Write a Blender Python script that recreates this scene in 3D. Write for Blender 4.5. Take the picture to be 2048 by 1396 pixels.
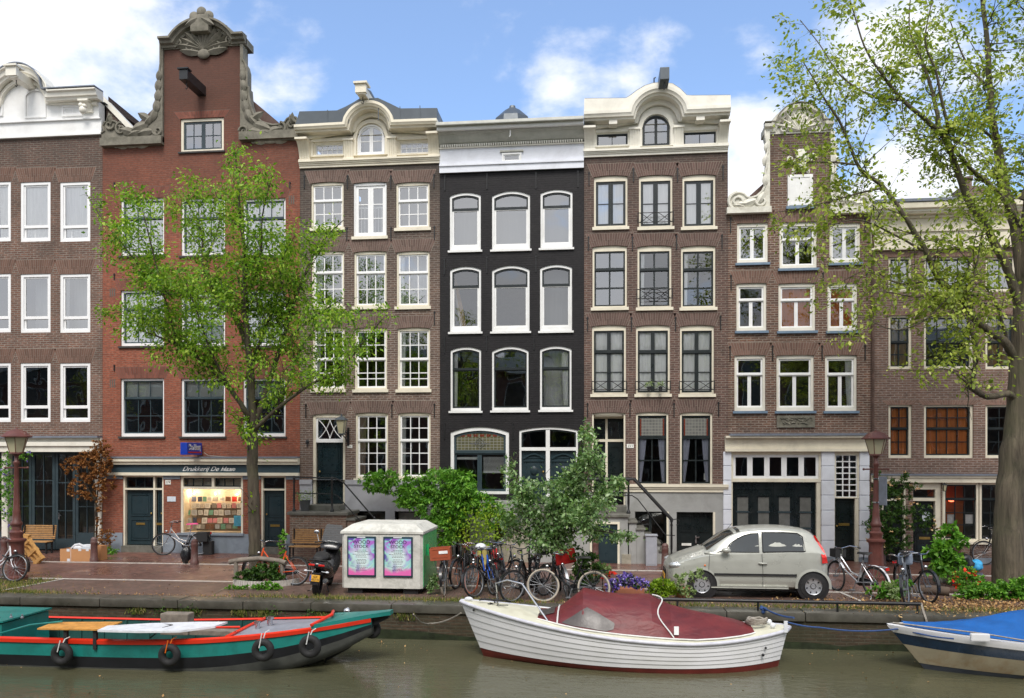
import bpy, bmesh, math, random
import numpy as np
from mathutils import Vector, Matrix
R=math.radians; PI=math.pi
random.seed(7); rng=np.random.default_rng(7)
scene=bpy.context.scene
for o in list(bpy.data.objects): bpy.data.objects.remove(o)
# ---------------------------------------------------------------- camera
CAMY=-24.0; EYE=3.05; YAW=R(6.1); FPX=1600.0; HZ=912.0
cam_d=bpy.data.cameras.new('camera'); cam=bpy.data.objects.new('camera',cam_d)
scene.collection.objects.link(cam); scene.camera=cam
cam.location=(0,CAMY,EYE); cam.rotation_euler=(R(90),0,YAW)
cam_d.sensor_width=36; cam_d.lens=36*FPX/2048; cam_d.shift_y=(HZ-698)/2048
cam_d.clip_start=0.1; cam_d.clip_end=2000
# ---------------------------------------------------------------- light
SUN_EL=R(52); SUN_AZ=R(176)          # azimuth from +Y clockwise: high behind the camera
sd=bpy.data.lights.new('sun','SUN'); sd.energy=1.65; sd.angle=R(25); sd.color=(1.0,.95,.88)
sun=bpy.data.objects.new('sun',sd); scene.collection.objects.link(sun)
sv=Vector((math.sin(SUN_AZ)*math.cos(SUN_EL), math.cos(SUN_AZ)*math.cos(SUN_EL), math.sin(SUN_EL)))
sun.rotation_euler=sv.to_track_quat('Z','Y').to_euler()
scene.view_settings.view_transform='Standard'; scene.view_settings.look='None'
scene.view_settings.exposure=0.88; scene.view_settings.gamma=1.0
world=bpy.data.worlds.new('World'); scene.world=world; world.use_nodes=True
def pix_dir(px,py):
    a=(px-1024)/FPX
    return Vector((-math.sin(YAW)+a*math.cos(YAW), math.cos(YAW)+a*math.sin(YAW),(HZ-py)/FPX)).normalized()
def build_world():
    nt=world.node_tree; nt.nodes.clear(); N=nt.nodes.new; L=nt.links.new
    out=N('ShaderNodeOutputWorld'); bg=N('ShaderNodeBackground'); sky=N('ShaderNodeTexSky')
    sky.sky_type='NISHITA'; sky.sun_disc=False; sky.sun_elevation=SUN_EL; sky.sun_rotation=SUN_AZ
    sky.air_density=1.0; sky.dust_density=0.4; sky.ozone_density=2.2; sky.altitude=0
    tc=N('ShaderNodeTexCoord'); mp=N('ShaderNodeMapping'); L(tc.outputs['Generated'],mp.inputs[0])
    mp.inputs['Scale'].default_value=(1,1,1.7)
    def noise(sc,det,rough,dist=0):
        n=N('ShaderNodeTexNoise'); n.inputs['Scale'].default_value=sc; n.inputs['Detail'].default_value=det
        n.inputs['Roughness'].default_value=rough; n.inputs['Distortion'].default_value=dist
        L(mp.outputs[0],n.inputs['Vector']); return n.outputs['Fac']
    def math_(op,a,b=None,clamp=False):
        m=N('ShaderNodeMath'); m.operation=op; m.use_clamp=clamp
        for i,v in enumerate((a,b)):
            if v is None: continue
            if isinstance(v,(int,float)): m.inputs[i].default_value=v
            else: L(v,m.inputs[i])
        return m.outputs[0]
    n1=noise(6.5,10,.58,.12)
    # cloud banks: soft lobes around chosen compass directions, broken up by the noise
    tot=None
    banks=[(60,40,12,.95),(250,110,9,.62),(20,300,6,.5),(560,115,4.5,.42),(1170,150,5,.42),(1310,130,4.5,.5),(1480,105,3.5,.42),(1500,330,6,.95),(1500,420,5,1.0),(1660,230,5,.6),
           (1740,110,6,.55),(1870,380,7,.85),(2050,200,8,.5)]
    for px,py,rad,amp in banks:
        d=pix_dir(px,py)
        dp=N('ShaderNodeVectorMath'); dp.operation='DOT_PRODUCT'; L(tc.outputs['Generated'],dp.inputs[0]); dp.inputs[1].default_value=d
        mr=N('ShaderNodeMapRange'); mr.interpolation_type='SMOOTHSTEP'
        mr.inputs['From Min'].default_value=math.cos(R(rad)); mr.inputs['From Max'].default_value=1.0
        mr.inputs['To Min'].default_value=0; mr.inputs['To Max'].default_value=amp
        L(dp.outputs['Value'],mr.inputs['Value'])
        tot=mr.outputs[0] if tot is None else math_('MAXIMUM',tot,mr.outputs[0])
    # behind the camera and overhead: broken bright overcast
    sep=N('ShaderNodeSeparateXYZ'); L(tc.outputs['Generated'],sep.inputs[0])
    back=N('ShaderNodeMapRange'); back.inputs['From Min'].default_value=.45; back.inputs['From Max'].default_value=-.1
    back.inputs['To Min'].default_value=0; back.inputs['To Max'].default_value=1.05; L(sep.outputs['Y'],back.inputs['Value'])
    tot=math_('MAXIMUM',tot,back.outputs[0])
    dens=math_('ADD',math_('MULTIPLY',tot,1.0),math_('MULTIPLY',math_('SUBTRACT',n1,.5),2.6))
    mr=N('ShaderNodeMapRange'); mr.interpolation_type='SMOOTHSTEP'
    mr.inputs['From Min'].default_value=.22; mr.inputs['From Max'].default_value=.95; L(dens,mr.inputs['Value'])
    n2=noise(7,6,.6,.2)
    cc=N('ShaderNodeMix'); cc.data_type='RGBA'; L(n2,cc.inputs['Factor'])
    cc.inputs['A'].default_value=(4.9,5.2,5.9,1); cc.inputs['B'].default_value=(6.6,6.6,6.6,1)
    # blue of the clear sky (Nishita), lifted a little by thin haze
    hz=N('ShaderNodeMix'); hz.data_type='RGBA'; hz.inputs['Factor'].default_value=.13; L(sky.outputs[0],hz.inputs['A']); hz.inputs['B'].default_value=(5,5.6,7,1)
    tint=N('ShaderNodeMix'); tint.data_type='RGBA'; tint.blend_type='MULTIPLY'; tint.inputs['Factor'].default_value=1
    L(hz.outputs['Result'],tint.inputs['A']); tint.inputs['B'].default_value=(.98,1.10,1.22,1)
    mx=N('ShaderNodeMix'); mx.data_type='RGBA'; L(mr.outputs[0],mx.inputs['Factor'])
    L(tint.outputs['Result'],mx.inputs['A']); L(cc.outputs['Result'],mx.inputs['B'])
    L(mx.outputs['Result'],bg.inputs['Color']); bg.inputs['Strength'].default_value=.105; L(bg.outputs[0],out.inputs[0])
build_world()
# ---------------------------------------------------------------- picture <-> place
def W(px,py,Y=0.0):
    a=(px-1024)/FPX; dx=-math.sin(YAW)+a*math.cos(YAW); dy=math.cos(YAW)+a*math.sin(YAW); dz=(HZ-py)/FPX
    s=(Y-CAMY)/dy; return Vector((dx*s,Y,EYE+dz*s))
def G(px,py,Z=0.0):
    a=(px-1024)/FPX; dx=-math.sin(YAW)+a*math.cos(YAW); dy=math.cos(YAW)+a*math.sin(YAW); dz=(HZ-py)/FPX
    s=(Z-EYE)/dz; return Vector((dx*s,CAMY+dy*s,Z))
def X(px,Y=0.0): return W(px,900,Y).x
# ---------------------------------------------------------------- materials
MATS={}
def lin(c): return tuple(((v/12.92) if v<=.04045 else ((v+.055)/1.055)**2.4) for v in c)
def newmat(name):
    m=bpy.data.materials.new(name); m.use_nodes=True; nt=m.node_tree; MATS[name]=m
    return m,nt,nt.nodes['Principled BSDF']
def link(nt,a,b): nt.links.new(a,b)
def nnoise(nt,vec,scale,detail=4,rough=.6,dist=0):
    n=nt.nodes.new('ShaderNodeTexNoise'); n.inputs['Scale'].default_value=scale; n.inputs['Detail'].default_value=detail
    n.inputs['Roughness'].default_value=rough; n.inputs['Distortion'].default_value=dist
    if vec is not None: link(nt,vec,n.inputs['Vector'])
    return n.outputs['Fac']
def nramp(nt,fac,stops):
    r=nt.nodes.new('ShaderNodeValToRGB'); link(nt,fac,r.inputs[0]); e=r.color_ramp.elements
    while len(e)<len(stops): e.new(.5)
    for i,(p,c) in enumerate(stops):
        e[i].position=p; e[i].color=(c if hasattr(c,'__len__') else (c,c,c))[:3]+(1,) if hasattr(c,'__len__') else (c,c,c,1)
    return r.outputs[0]
def nmix(nt,fac,a,b,mode='MIX'):
    m=nt.nodes.new('ShaderNodeMix'); m.data_type='RGBA'; m.blend_type=mode
    for k,v in (('Factor',fac),('A',a),('B',b)):
        if isinstance(v,(int,float)): m.inputs[k].default_value=v if k=='Factor' else (v,v,v,1)
        elif isinstance(v,tuple): m.inputs[k].default_value=v[:3]+(1,)
        else: link(nt,v,m.inputs[k])
    return m.outputs['Result']
def nmath(nt,op,a,b=0,clamp=False):
    m=nt.nodes.new('ShaderNodeMath'); m.operation=op; m.use_clamp=clamp
    for i,v in enumerate((a,b)):
        if isinstance(v,(int,float)): m.inputs[i].default_value=v
        else: link(nt,v,m.inputs[i])
    return m.outputs[0]
def nbump(nt,bs,h,strength=.3,dist=.01):
    b=nt.nodes.new('ShaderNodeBump'); b.inputs['Strength'].default_value=strength; b.inputs['Distance'].default_value=dist
    link(nt,h,b.inputs['Height']); link(nt,b.outputs[0],bs.inputs['Normal'])
def ocoord(nt,scale=None):
    t=nt.nodes.new('ShaderNodeTexCoord'); v=t.outputs['Object']
    if scale:
        m=nt.nodes.new('ShaderNodeMapping'); m.inputs['Scale'].default_value=scale; link(nt,v,m.inputs[0]); v=m.outputs[0]
    return v
def pmat(name,col,rough=.55,metal=0,var=.18,scale=6,bump=.0,spec=None,coat=0,streak=False,dirt=None,dscale=1.2):
    """painted / plain surface: colour broken up by two noises, optional vertical streaks and dirt blotches"""
    m,nt,bs=newmat(name); v=ocoord(nt,(3,3,.35) if streak else None)
    f=nnoise(nt,v,scale,6,.65)
    a=tuple(c*(1-var) for c in col); b=tuple(min(1,c*(1+var)) for c in col)
    c=nramp(nt,f,[(.3,a),(.7,b)])
    if dirt:
        f2=nnoise(nt,ocoord(nt),dscale,7,.7,.5); f2=nramp(nt,f2,[(.48,0.),(.72,1.)])
        c=nmix(nt,nmath(nt,'MULTIPLY',f2,.75),c,dirt)
    link(nt,c,bs.inputs['Base Color']); bs.inputs['Roughness'].default_value=rough; bs.inputs['Metallic'].default_value=metal
    rr=nramp(nt,nnoise(nt,ocoord(nt),scale*.7,4),[(.3,max(.02,rough-.1)),(.7,min(1,rough+.12))]); link(nt,rr,bs.inputs['Roughness'])
    if spec is not None: bs.inputs['Specular IOR Level'].default_value=spec
    if coat: bs.inputs['Coat Weight'].default_value=coat; bs.inputs['Coat Roughness'].default_value=.06
    if bump: nbump(nt,bs,nnoise(nt,ocoord(nt),scale*5,5),bump,.01)
    return m
def brickmat(name,c1,c2,mortar,stain=(.05,.045,.04),stain_amt=.5,rough=.85,bh=.068,bw=.225,ms=.011,bumps=.35,topcol=None,top=None):
    m,nt,bs=newmat(name); v=ocoord(nt)
    sp=nt.nodes.new('ShaderNodeSeparateXYZ'); link(nt,v,sp.inputs[0])
    cb=nt.nodes.new('ShaderNodeCombineXYZ'); link(nt,nmath(nt,'ADD',sp.outputs[0],sp.outputs[1]),cb.inputs[0]); link(nt,sp.outputs[2],cb.inputs[1])
    b=nt.nodes.new('ShaderNodeTexBrick'); link(nt,cb.outputs[0],b.inputs['Vector']); b.inputs['Scale'].default_value=1
    b.inputs['Brick Width'].default_value=bw; b.inputs['Row Height'].default_value=bh; b.inputs['Mortar Size'].default_value=ms
    b.inputs['Mortar Smooth'].default_value=.15; b.inputs['Bias'].default_value=0; b.offset=.5
    b.inputs['Color1'].default_value=c1+(1,); b.inputs['Color2'].default_value=c2+(1,); b.inputs['Mortar'].default_value=mortar+(1,)
    # patches of renewed / darker bricks, large weather stains
    f=nramp(nt,nnoise(nt,v,.9,6,.65,.4),[(.38,0.),(.68,1.)])
    g=nramp(nt,nnoise(nt,ocoord(nt,(9,9,30)),1.0,3,.7),[(.35,.62),(.65,1.25)])
    c=nmix(nt,1.0,b.outputs['Color'],g,'MULTIPLY')
    c=nmix(nt,nmath(nt,'MULTIPLY',f,stain_amt),c,stain)
    s2=nramp(nt,nnoise(nt,ocoord(nt,(1.6,1.6,.25)),1.3,5,.6),[(.5,0.),(.75,1.)])
    c=nmix(nt,nmath(nt,'MULTIPLY',s2,.30),c,tuple(x*.45 for x in c1))
    if top:   # soot on the upper part of the wall: starts at z0, full at z1
        z0,z1,amt=top; mr=nt.nodes.new('ShaderNodeMapRange'); mr.inputs['From Min'].default_value=z0; mr.inputs['From Max'].default_value=z1; mr.inputs['To Max'].default_value=amt
        zz=nmath(nt,'ADD',sp.outputs[2],nmath(nt,'MULTIPLY',nnoise(nt,v,.7,4),2.0)); link(nt,zz,mr.inputs['Value'])
        c=nmix(nt,mr.outputs[0],c,topcol or stain)
    link(nt,c,bs.inputs['Base Color']); bs.inputs['Roughness'].default_value=rough; bs.inputs['Specular IOR Level'].default_value=.25
    nbump(nt,bs,nmath(nt,'SUBTRACT',1.0,b.outputs['Fac']),bumps,.008)
    return m
def islandmat(name,stops,rough=.8,noise_amt=.3,spec=.3,transl=0,metal=0):
    m,nt,bs=newmat(name); g=nt.nodes.new('ShaderNodeNewGeometry')
    c=nramp(nt,g.outputs['Random Per Island'],stops)
    if noise_amt: c=nmix(nt,1.0,c,nramp(nt,nnoise(nt,ocoord(nt),1.6,4),[(.3,1-noise_amt),(.7,1+noise_amt)]),'MULTIPLY')
    link(nt,c,bs.inputs['Base Color']); bs.inputs['Roughness'].default_value=rough; bs.inputs['Specular IOR Level'].default_value=spec; bs.inputs['Metallic'].default_value=metal
    if transl:
        tr=nt.nodes.new('ShaderNodeBsdfTranslucent'); mx=nt.nodes.new('ShaderNodeMixShader'); mx.inputs[0].default_value=transl
        ct=nmix(nt,1.0,c,(1.25,1.35,.55),'MULTIPLY'); link(nt,ct,tr.inputs[0])
        link(nt,bs.outputs[0],mx.inputs[1]); link(nt,tr.outputs[0],mx.inputs[2]); link(nt,mx.outputs[0],nt.nodes['Material Output'].inputs[0])
    return m
def glassmat(name,refl=.16,tint=(.97,.98,.97),wave=.0035,rough=.0):
    m,nt,bs=newmat(name); nt.nodes.remove(bs)
    tr=nt.nodes.new('ShaderNodeBsdfTransparent'); tr.inputs[0].default_value=tint+(1,)
    gl=nt.nodes.new('ShaderNodeBsdfGlossy'); gl.inputs['Roughness'].default_value=rough; gl.inputs[0].default_value=(1,1,1,1)
    b=nt.nodes.new('ShaderNodeBump'); b.inputs['Strength'].default_value=1; b.inputs['Distance'].default_value=wave
    link(nt,nnoise(nt,ocoord(nt),1.6,1,.5),b.inputs['Height']); link(nt,b.outputs[0],gl.inputs['Normal'])
    fr=nt.nodes.new('ShaderNodeFresnel'); fr.inputs[0].default_value=1.45
    fac=nmath(nt,'ADD',nmath(nt,'MULTIPLY',fr.outputs[0],.9),refl-.035,True)
    mx=nt.nodes.new('ShaderNodeMixShader'); link(nt,fac,mx.inputs[0]); link(nt,tr.outputs[0],mx.inputs[1]); link(nt,gl.outputs[0],mx.inputs[2])
    link(nt,mx.outputs[0],nt.nodes['Material Output'].inputs[0]); return m
def emat(name,col,strength):
    m,nt,bs=newmat(name); bs.inputs['Emission Color'].default_value=col+(1,); bs.inputs['Emission Strength'].default_value=strength; bs.inputs['Base Color'].default_value=col+(1,); return m
# ---------------------------------------------------------------- mesh helpers
def wmat(o):
    m=o.matrix_basis.copy(); p=o.parent
    while p: m=p.matrix_basis@m; p=p.parent
    return m
class MB:
    def __init__(s,local=False): s.v=[];s.f=[];s.m=[];s.mi=0;s.local=local
    def mat(s,i): s.mi=i; return s
    def add(s,vs,fs):
        n=len(s.v); s.v+= [tuple(v) for v in vs]; s.f+=[tuple(i+n for i in f) for f in fs]; s.m+=[s.mi]*len(fs); return s
    def quad(s,a,b,c,d): return s.add([a,b,c,d],[(0,1,2,3)])
    def box(s,x0,x1,y0,y1,z0,z1,M=None,bev=0):
        if bev:
            b=min(bev,abs(x1-x0)/3,abs(y1-y0)/3,abs(z1-z0)/3); vs=[];fs=[]
            bm=bmesh.new(); bmesh.ops.create_cube(bm,size=1)
            for v in bm.verts: v.co=Vector(((x0+x1)/2+v.co.x*(x1-x0),(y0+y1)/2+v.co.y*(y1-y0),(z0+z1)/2+v.co.z*(z1-z0)))
            bmesh.ops.bevel(bm,geom=list(bm.edges),offset=b,segments=2,profile=.6,affect='EDGES')
            bm.verts.index_update(); vs=[v.co.copy() for v in bm.verts]; fs=[[v.index for v in f.verts] for f in bm.faces]; bm.free()
            if M: vs=[M@v for v in vs]
            return s.add(vs,fs)
        vs=[(x,y,z) for x in(x0,x1) for y in(y0,y1) for z in(z0,z1)]
        if M: vs=[M@Vector(v) for v in vs]
        return s.add(vs,[(0,1,3,2),(4,6,7,5),(0,4,5,1),(2,3,7,6),(0,2,6,4),(1,5,7,3)])
    def prism(s,poly,y0,y1,axis='y',M=None):
        """poly of (a,b): extruded along axis; axis y: (x,z); x: (y,z); z: (x,y)"""
        n=len(poly)
        def P(a,b,t):
            v={'y':(a,t,b),'x':(t,a,b),'z':(a,b,t)}[axis]
            return tuple(M@Vector(v)) if M else v
        vs=[P(a,b,y0) for a,b in poly]+[P(a,b,y1) for a,b in poly]
        fs=[tuple(range(n)),tuple(range(2*n-1,n-1,-1))]+[(i,(i+1)%n,n+(i+1)%n,n+i) for i in range(n)]
        return s.add(vs,fs)
    def tube(s,pts,r,n=8,closed=False,caps=True):
        pts=[Vector(p) for p in pts]; N=len(pts)
        rs=r if hasattr(r,'__len__') else [r]*N
        ref=None; rings=[]; vs=[]
        for i,p in enumerate(pts):
            if closed: d=(pts[(i+1)%N]-pts[i-1])
            else: d=pts[min(i+1,N-1)]-pts[max(i-1,0)]
            if d.length<1e-9: d=Vector((0,0,1))
            d.normalize()
            if ref is None:
                ref=Vector((0,0,1)) if abs(d.z)<.9 else Vector((1,0,0))
            u=(ref-d*ref.dot(d))
            if u.length<1e-6: u=d.orthogonal()
            u.normalize(); ref=u; w=d.cross(u)
            for k in range(n):
                a=2*PI*k/n; vs.append(p+(u*math.cos(a)+w*math.sin(a))*rs[i])
        fs=[]; M_=N if closed else N-1
        for i in range(M_):
            for k in range(n):
                a=i*n+k; b=i*n+(k+1)%n; c=((i+1)%N)*n+(k+1)%n; d=((i+1)%N)*n+k
                fs.append((a,b,c,d))
        if caps and not closed: fs+= [tuple(range(n-1,-1,-1)),tuple((N-1)*n+k for k in range(n))]
        return s.add(vs,fs)
    def lathe(s,prof,c=(0,0,0),n=16,M=None,sx=1,sy=1,rot=0,cap=True):
        """prof: (r,z) list, round vertical axis at c"""
        vs=[];fs=[]
        for r,z in prof:
            for k in range(n):
                a=2*PI*k/n+rot; vs.append(Vector((c[0]+r*math.cos(a)*sx,c[1]+r*math.sin(a)*sy,c[2]+z)))
        for i in range(len(prof)-1):
            for k in range(n): fs.append((i*n+k,i*n+(k+1)%n,(i+1)*n+(k+1)%n,(i+1)*n+k))
        if cap and prof[0][0]>1e-4: fs.append(tuple(range(n-1,-1,-1)))
        if cap and prof[-1][0]>1e-4: fs.append(tuple((len(prof)-1)*n+k for k in range(n)))
        if M: vs=[M@v for v in vs]
        return s.add(vs,fs)
    def ball(s,c,r,n=10,sz=(1,1,1)):
        pr=[(max(1e-5,math.sin(PI*i/n)),-math.cos(PI*i/n)) for i in range(n+1)]
        vs=[];fs=[];m=n+2
        for a,z in pr:
            for k in range(m): t=2*PI*k/m; vs.append((c[0]+r*sz[0]*a*math.cos(t),c[1]+r*sz[1]*a*math.sin(t),c[2]+r*sz[2]*z))
        for i in range(n):
            for k in range(m): fs.append((i*m+k,i*m+(k+1)%m,(i+1)*m+(k+1)%m,(i+1)*m+k))
        return s.add(vs,fs)
    def loft(s,rings,closed=False,caps=False):
        n=len(rings[0]); vs=[p for r in rings for p in r]; fs=[]
        for i in range(len(rings)-1):
            for k in range(n if closed else n-1):
                fs.append((i*n+k,i*n+(k+1)%n,(i+1)*n+(k+1)%n,(i+1)*n+k))
        if caps: fs+=[tuple(range(n-1,-1,-1)),tuple((len(rings)-1)*n+k for k in range(n))]
        return s.add(vs,fs)
    def build(s,name,mats,parent=None,smooth=0,normals=True,weld=False):
        me=bpy.data.meshes.new(name)
        vs=s.v
        if parent is not None and not s.local:
            inv=wmat(parent).inverted(); vs=[tuple(inv@Vector(v)) for v in vs]
        me.from_pydata(vs,[],s.f)
        if not isinstance(mats,(list,tuple)): mats=[mats]
        for m in mats: me.materials.append(MATS[m] if isinstance(m,str) else m)
        if len(mats)>1: me.polygons.foreach_set('material_index',s.m)
        if normals or weld:
            bm=bmesh.new(); bm.from_mesh(me)
            if weld: bmesh.ops.remove_doubles(bm,verts=bm.verts,dist=1e-5)
            if normals: bmesh.ops.recalc_face_normals(bm,faces=bm.faces)
            bm.to_mesh(me); bm.free()
        if smooth:
            me.shade_smooth(); me.set_sharp_from_angle(angle=R(smooth))
        me.update()
        o=bpy.data.objects.new(name,me); scene.collection.objects.link(o)
        if parent is not None: o.parent=parent
        return o
def tag(o,label=None,cat=None,group=None,kind=None):
    if label: o['label']=label
    if cat: o['category']=cat
    if group: o['group']=group
    if kind: o['kind']=kind
    return o
def thing(name,label,cat,loc=(0,0,0),rotz=0,group=None,rot=None):
    o=bpy.data.objects.new(name,None); scene.collection.objects.link(o); o.location=loc; o.empty_display_size=.2
    o.rotation_euler=rot if rot else (0,0,rotz); return tag(o,label,cat,group)
def text_mesh(body,size,mat,parent,M,name='lettering',font=None,align='CENTER',extrude=.002,shear=0,spacing=1,xs=1.0,offset=0):
    cu=bpy.data.curves.new(name,'FONT'); cu.body=body; cu.size=size; cu.align_x=align; cu.align_y='CENTER'; cu.extrude=extrude; cu.shear=shear; cu.space_character=spacing; cu.offset=offset
    ob=bpy.data.objects.new('tmp',cu); scene.collection.objects.link(ob)
    dg=bpy.context.evaluated_depsgraph_get(); me=bpy.data.meshes.new_from_object(ob.evaluated_get(dg)); bpy.data.objects.remove(ob); bpy.data.curves.remove(cu)
    me.name=name
    S=Matrix.Diagonal((xs,1,1,1)); T=(wmat(parent).inverted() if parent is not None else Matrix())@M@S
    me.transform(T); me.materials.clear(); me.materials.append(MATS[mat])
    o=bpy.data.objects.new(name,me); scene.collection.objects.link(o)
    if parent is not None: o.parent=parent
    return o
def frontM(x,y,z): return Matrix.Translation((x,y,z))@Matrix.Rotation(PI/2,4,'X')   # text upright, facing -y
# ================================================================ materials
brickmat('brick_brown_far_left',(.235,.12,.085),(.155,.082,.062),(.30,.26,.22),top=(10.0,14.5,.55))
brickmat('brick_red',(.35,.108,.062),(.25,.078,.048),(.27,.15,.11),stain=(.13,.055,.04),stain_amt=.5,ms=.008,topcol=(.085,.048,.038),top=(10.5,15.5,.85))
brickmat('brick_brown_cream',(.20,.125,.095),(.135,.085,.068),(.33,.28,.24),top=(8.5,12.6,.78))
brickmat('brick_black',(.020,.018,.020),(.015,.014,.016),(.018,.017,.018),stain=(.035,.032,.032),stain_amt=.3,rough=.55,bumps=.8)
brickmat('brick_brown_stoop',(.17,.095,.075),(.115,.066,.056),(.25,.20,.17),top=(8.5,13.5,.6))
brickmat('brick_brown_neck',(.22,.115,.08),(.13,.072,.055),(.34,.28,.23),top=(10.5,14.5,.55))
brickmat('brick_pinkish',(.25,.15,.115),(.185,.108,.085),(.34,.28,.24))
brickmat('brick_yellowish',(.24,.20,.14),(.18,.15,.11),(.30,.27,.22))
brickmat('brick_old_patchy',(.25,.15,.11),(.17,.12,.09),(.30,.27,.22),stain=(.32,.20,.16))
def lint(name,c,mort=None): return islandmat(name,[(0,tuple(x*.8 for x in c)),(.5,c),(1,tuple(x*1.2 for x in c))],.85,.15)
lint('lintel_far_left',(.15,.085,.064)); lint('lintel_red',(.20,.072,.05)); lint('lintel_cream',(.145,.095,.08)); lint('lintel_stoop',(.13,.082,.07)); lint('lintel_neck',(.17,.10,.078)); lint('lintel_pinkish',(.22,.135,.105))
pmat('mortar_dark',(.12,.10,.085),.9); pmat('mortar_light',(.27,.23,.19),.9)
pmat('cream_paint',(.78,.72,.58),.42,var=.06,scale=3,bump=.05,dirt=(.55,.50,.40),dscale=1.0)
pmat('ivory_paint',(.80,.77,.68),.42,var=.05,scale=3,bump=.05,dirt=(.60,.57,.49),dscale=.9)
pmat('white_paint',(.82,.82,.81),.42,var=.05,scale=3,bump=.04,dirt=(.66,.65,.62),dscale=.8)
pmat('white_window',(.84,.84,.84),.35,var=.04,scale=4)
pmat('bluish_white',(.72,.74,.80),.5,var=.04,scale=3,dirt=(.55,.56,.60))
pmat('greygreen_paint',(.44,.44,.39),.45,var=.08,dirt=(.24,.24,.21))
pmat('sash_darkblue',(.035,.055,.065),.35,var=.15); pmat('sash_black',(.012,.017,.018),.35,var=.2)
pmat('door_darkgreen',(.009,.021,.026),.28,var=.15,coat=.3); pmat('door_teal',(.017,.034,.042),.35,var=.12); pmat('door_black',(.006,.011,.012),.3,var=.2,coat=.3)
pmat('sill_stone_dark',(.045,.042,.04),.7,bump=.2); pmat('sill_blue',(.16,.23,.32),.5); pmat('lead_grey',(.17,.19,.23),.5,var=.2,bump=.15)
pmat('zinc_dark',(.085,.10,.115),.42,metal=.25,var=.12,scale=2,bump=.05); pmat('roof_tile',(.10,.06,.05),.8,bump=.4)
pmat('grey_plinth',(.33,.33,.32),.65,var=.07,scale=2,bump=.1,dirt=(.22,.22,.20),dscale=1.4)
pmat('lilac_plinth',(.40,.40,.43),.65,var=.06,scale=2,bump=.1,dirt=(.27,.27,.28),dscale=1.4)
pmat('bluegrey_plinth',(.24,.28,.33),.6,var=.08,scale=3,bump=.1,dirt=(.15,.17,.19),dscale=1.8)
pmat('sandstone',(.19,.175,.14),.9,var=.28,scale=5,bump=.5,dirt=(.085,.085,.06),dscale=2.2)
pmat('sandstone_pale',(.34,.31,.25),.9,var=.25,scale=5,bump=.5,dirt=(.18,.17,.12),dscale=2.2)
pmat('white_stone',(.70,.68,.60),.7,var=.12,scale=5,bump=.3,dirt=(.40,.37,.29),dscale=2.6)
pmat('step_stone',(.15,.145,.125),.5,var=.25,scale=5,bump=.3,dirt=(.07,.075,.05),dscale=3)
pmat('iron_black',(.012,.012,.013),.4,var=.3); pmat('beam_black',(.016,.018,.021),.35,var=.3)
pmat('cornice_pale',(.56,.56,.51),.45,var=.06,dirt=(.40,.40,.36)); pmat('interior_dark',(.10,.09,.07),.9,var=.5,scale=1.5); pmat('interior_floor',(.10,.085,.065),.9); pmat('interior_ceiling',(.32,.31,.28),.9,var=.1)
def clothmat(name,col,tr=.06,var=.12):
    m,nt,bs=newmat(name); c=nramp(nt,nnoise(nt,ocoord(nt,(14,14,.6)),2,5),[(.3,tuple(x*(1-var) for x in col)),(.7,tuple(min(1,x*(1+var)) for x in col))])
    link(nt,c,bs.inputs['Base Color']); bs.inputs['Roughness'].default_value=.95
    t=nt.nodes.new('ShaderNodeBsdfTranslucent'); link(nt,c,t.inputs[0]); mx=nt.nodes.new('ShaderNodeMixShader'); mx.inputs[0].default_value=tr
    link(nt,bs.outputs[0],mx.inputs[1]); link(nt,t.outputs[0],mx.inputs[2]); link(nt,mx.outputs[0],nt.nodes['Material Output'].inputs[0]); return m
clothmat('curtain_white',(.92,.92,.92)); glassmat('glass_clear',.06); clothmat('curtain_grey',(.50,.51,.52)); clothmat('curtain_blueish',(.42,.43,.52)); clothmat('curtain_orange',(.62,.21,.06)); clothmat('curtain_ochre',(.42,.27,.12)); clothmat('blind_white',(.66,.68,.68),var=.05); clothmat('room_grey',(.33,.33,.34),var=.05)
clothmat('curtain_warm',(.50,.38,.30))
glassmat('glass',.20); glassmat('glass_dark',.10); glassmat('glass_sky',.34,wave=.0035); glassmat('car_glass',.10,(.30,.36,.35),wave=.0); glassmat('clear_plastic',.05,(.92,.9,.86),wave=.001); pmat('plastic_smoke',(.07,.06,.058),.4,var=.35,scale=4,bump=.3); pmat('car_glass_dark',(.012,.017,.017),.04,var=.2,spec=.9,coat=.6)
# leaded glass: tinted panes between lead cames
def leadmat(name,body,edge,sx=.11,sz=.085):
    m,nt,bs=newmat(name); v=ocoord(nt); sp=nt.nodes.new('ShaderNodeSeparateXYZ'); link(nt,v,sp.inputs[0]); cb=nt.nodes.new('ShaderNodeCombineXYZ'); link(nt,sp.outputs[0],cb.inputs[0]); link(nt,sp.outputs[2],cb.inputs[1])
    b=nt.nodes.new('ShaderNodeTexBrick'); b.offset=0; link(nt,cb.outputs[0],b.inputs['Vector']); b.inputs['Scale'].default_value=1; b.inputs['Brick Width'].default_value=sx; b.inputs['Row Height'].default_value=sz; b.inputs['Mortar Size'].default_value=.008
    b.inputs['Color1'].default_value=body+(1,); b.inputs['Color2'].default_value=edge+(1,); b.inputs['Mortar'].default_value=(.25,.25,.22,1)
    link(nt,b.outputs['Color'],bs.inputs['Base Color']); bs.inputs['Roughness'].default_value=.15; return m
leadmat('leaded_olive',(.13,.12,.06),(.09,.09,.055)); leadmat('leaded_grey',(.13,.13,.125),(.17,.17,.16),.09,.09); pmat('leaded_red',(.16,.035,.02),.2,var=.4,scale=12)
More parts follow.
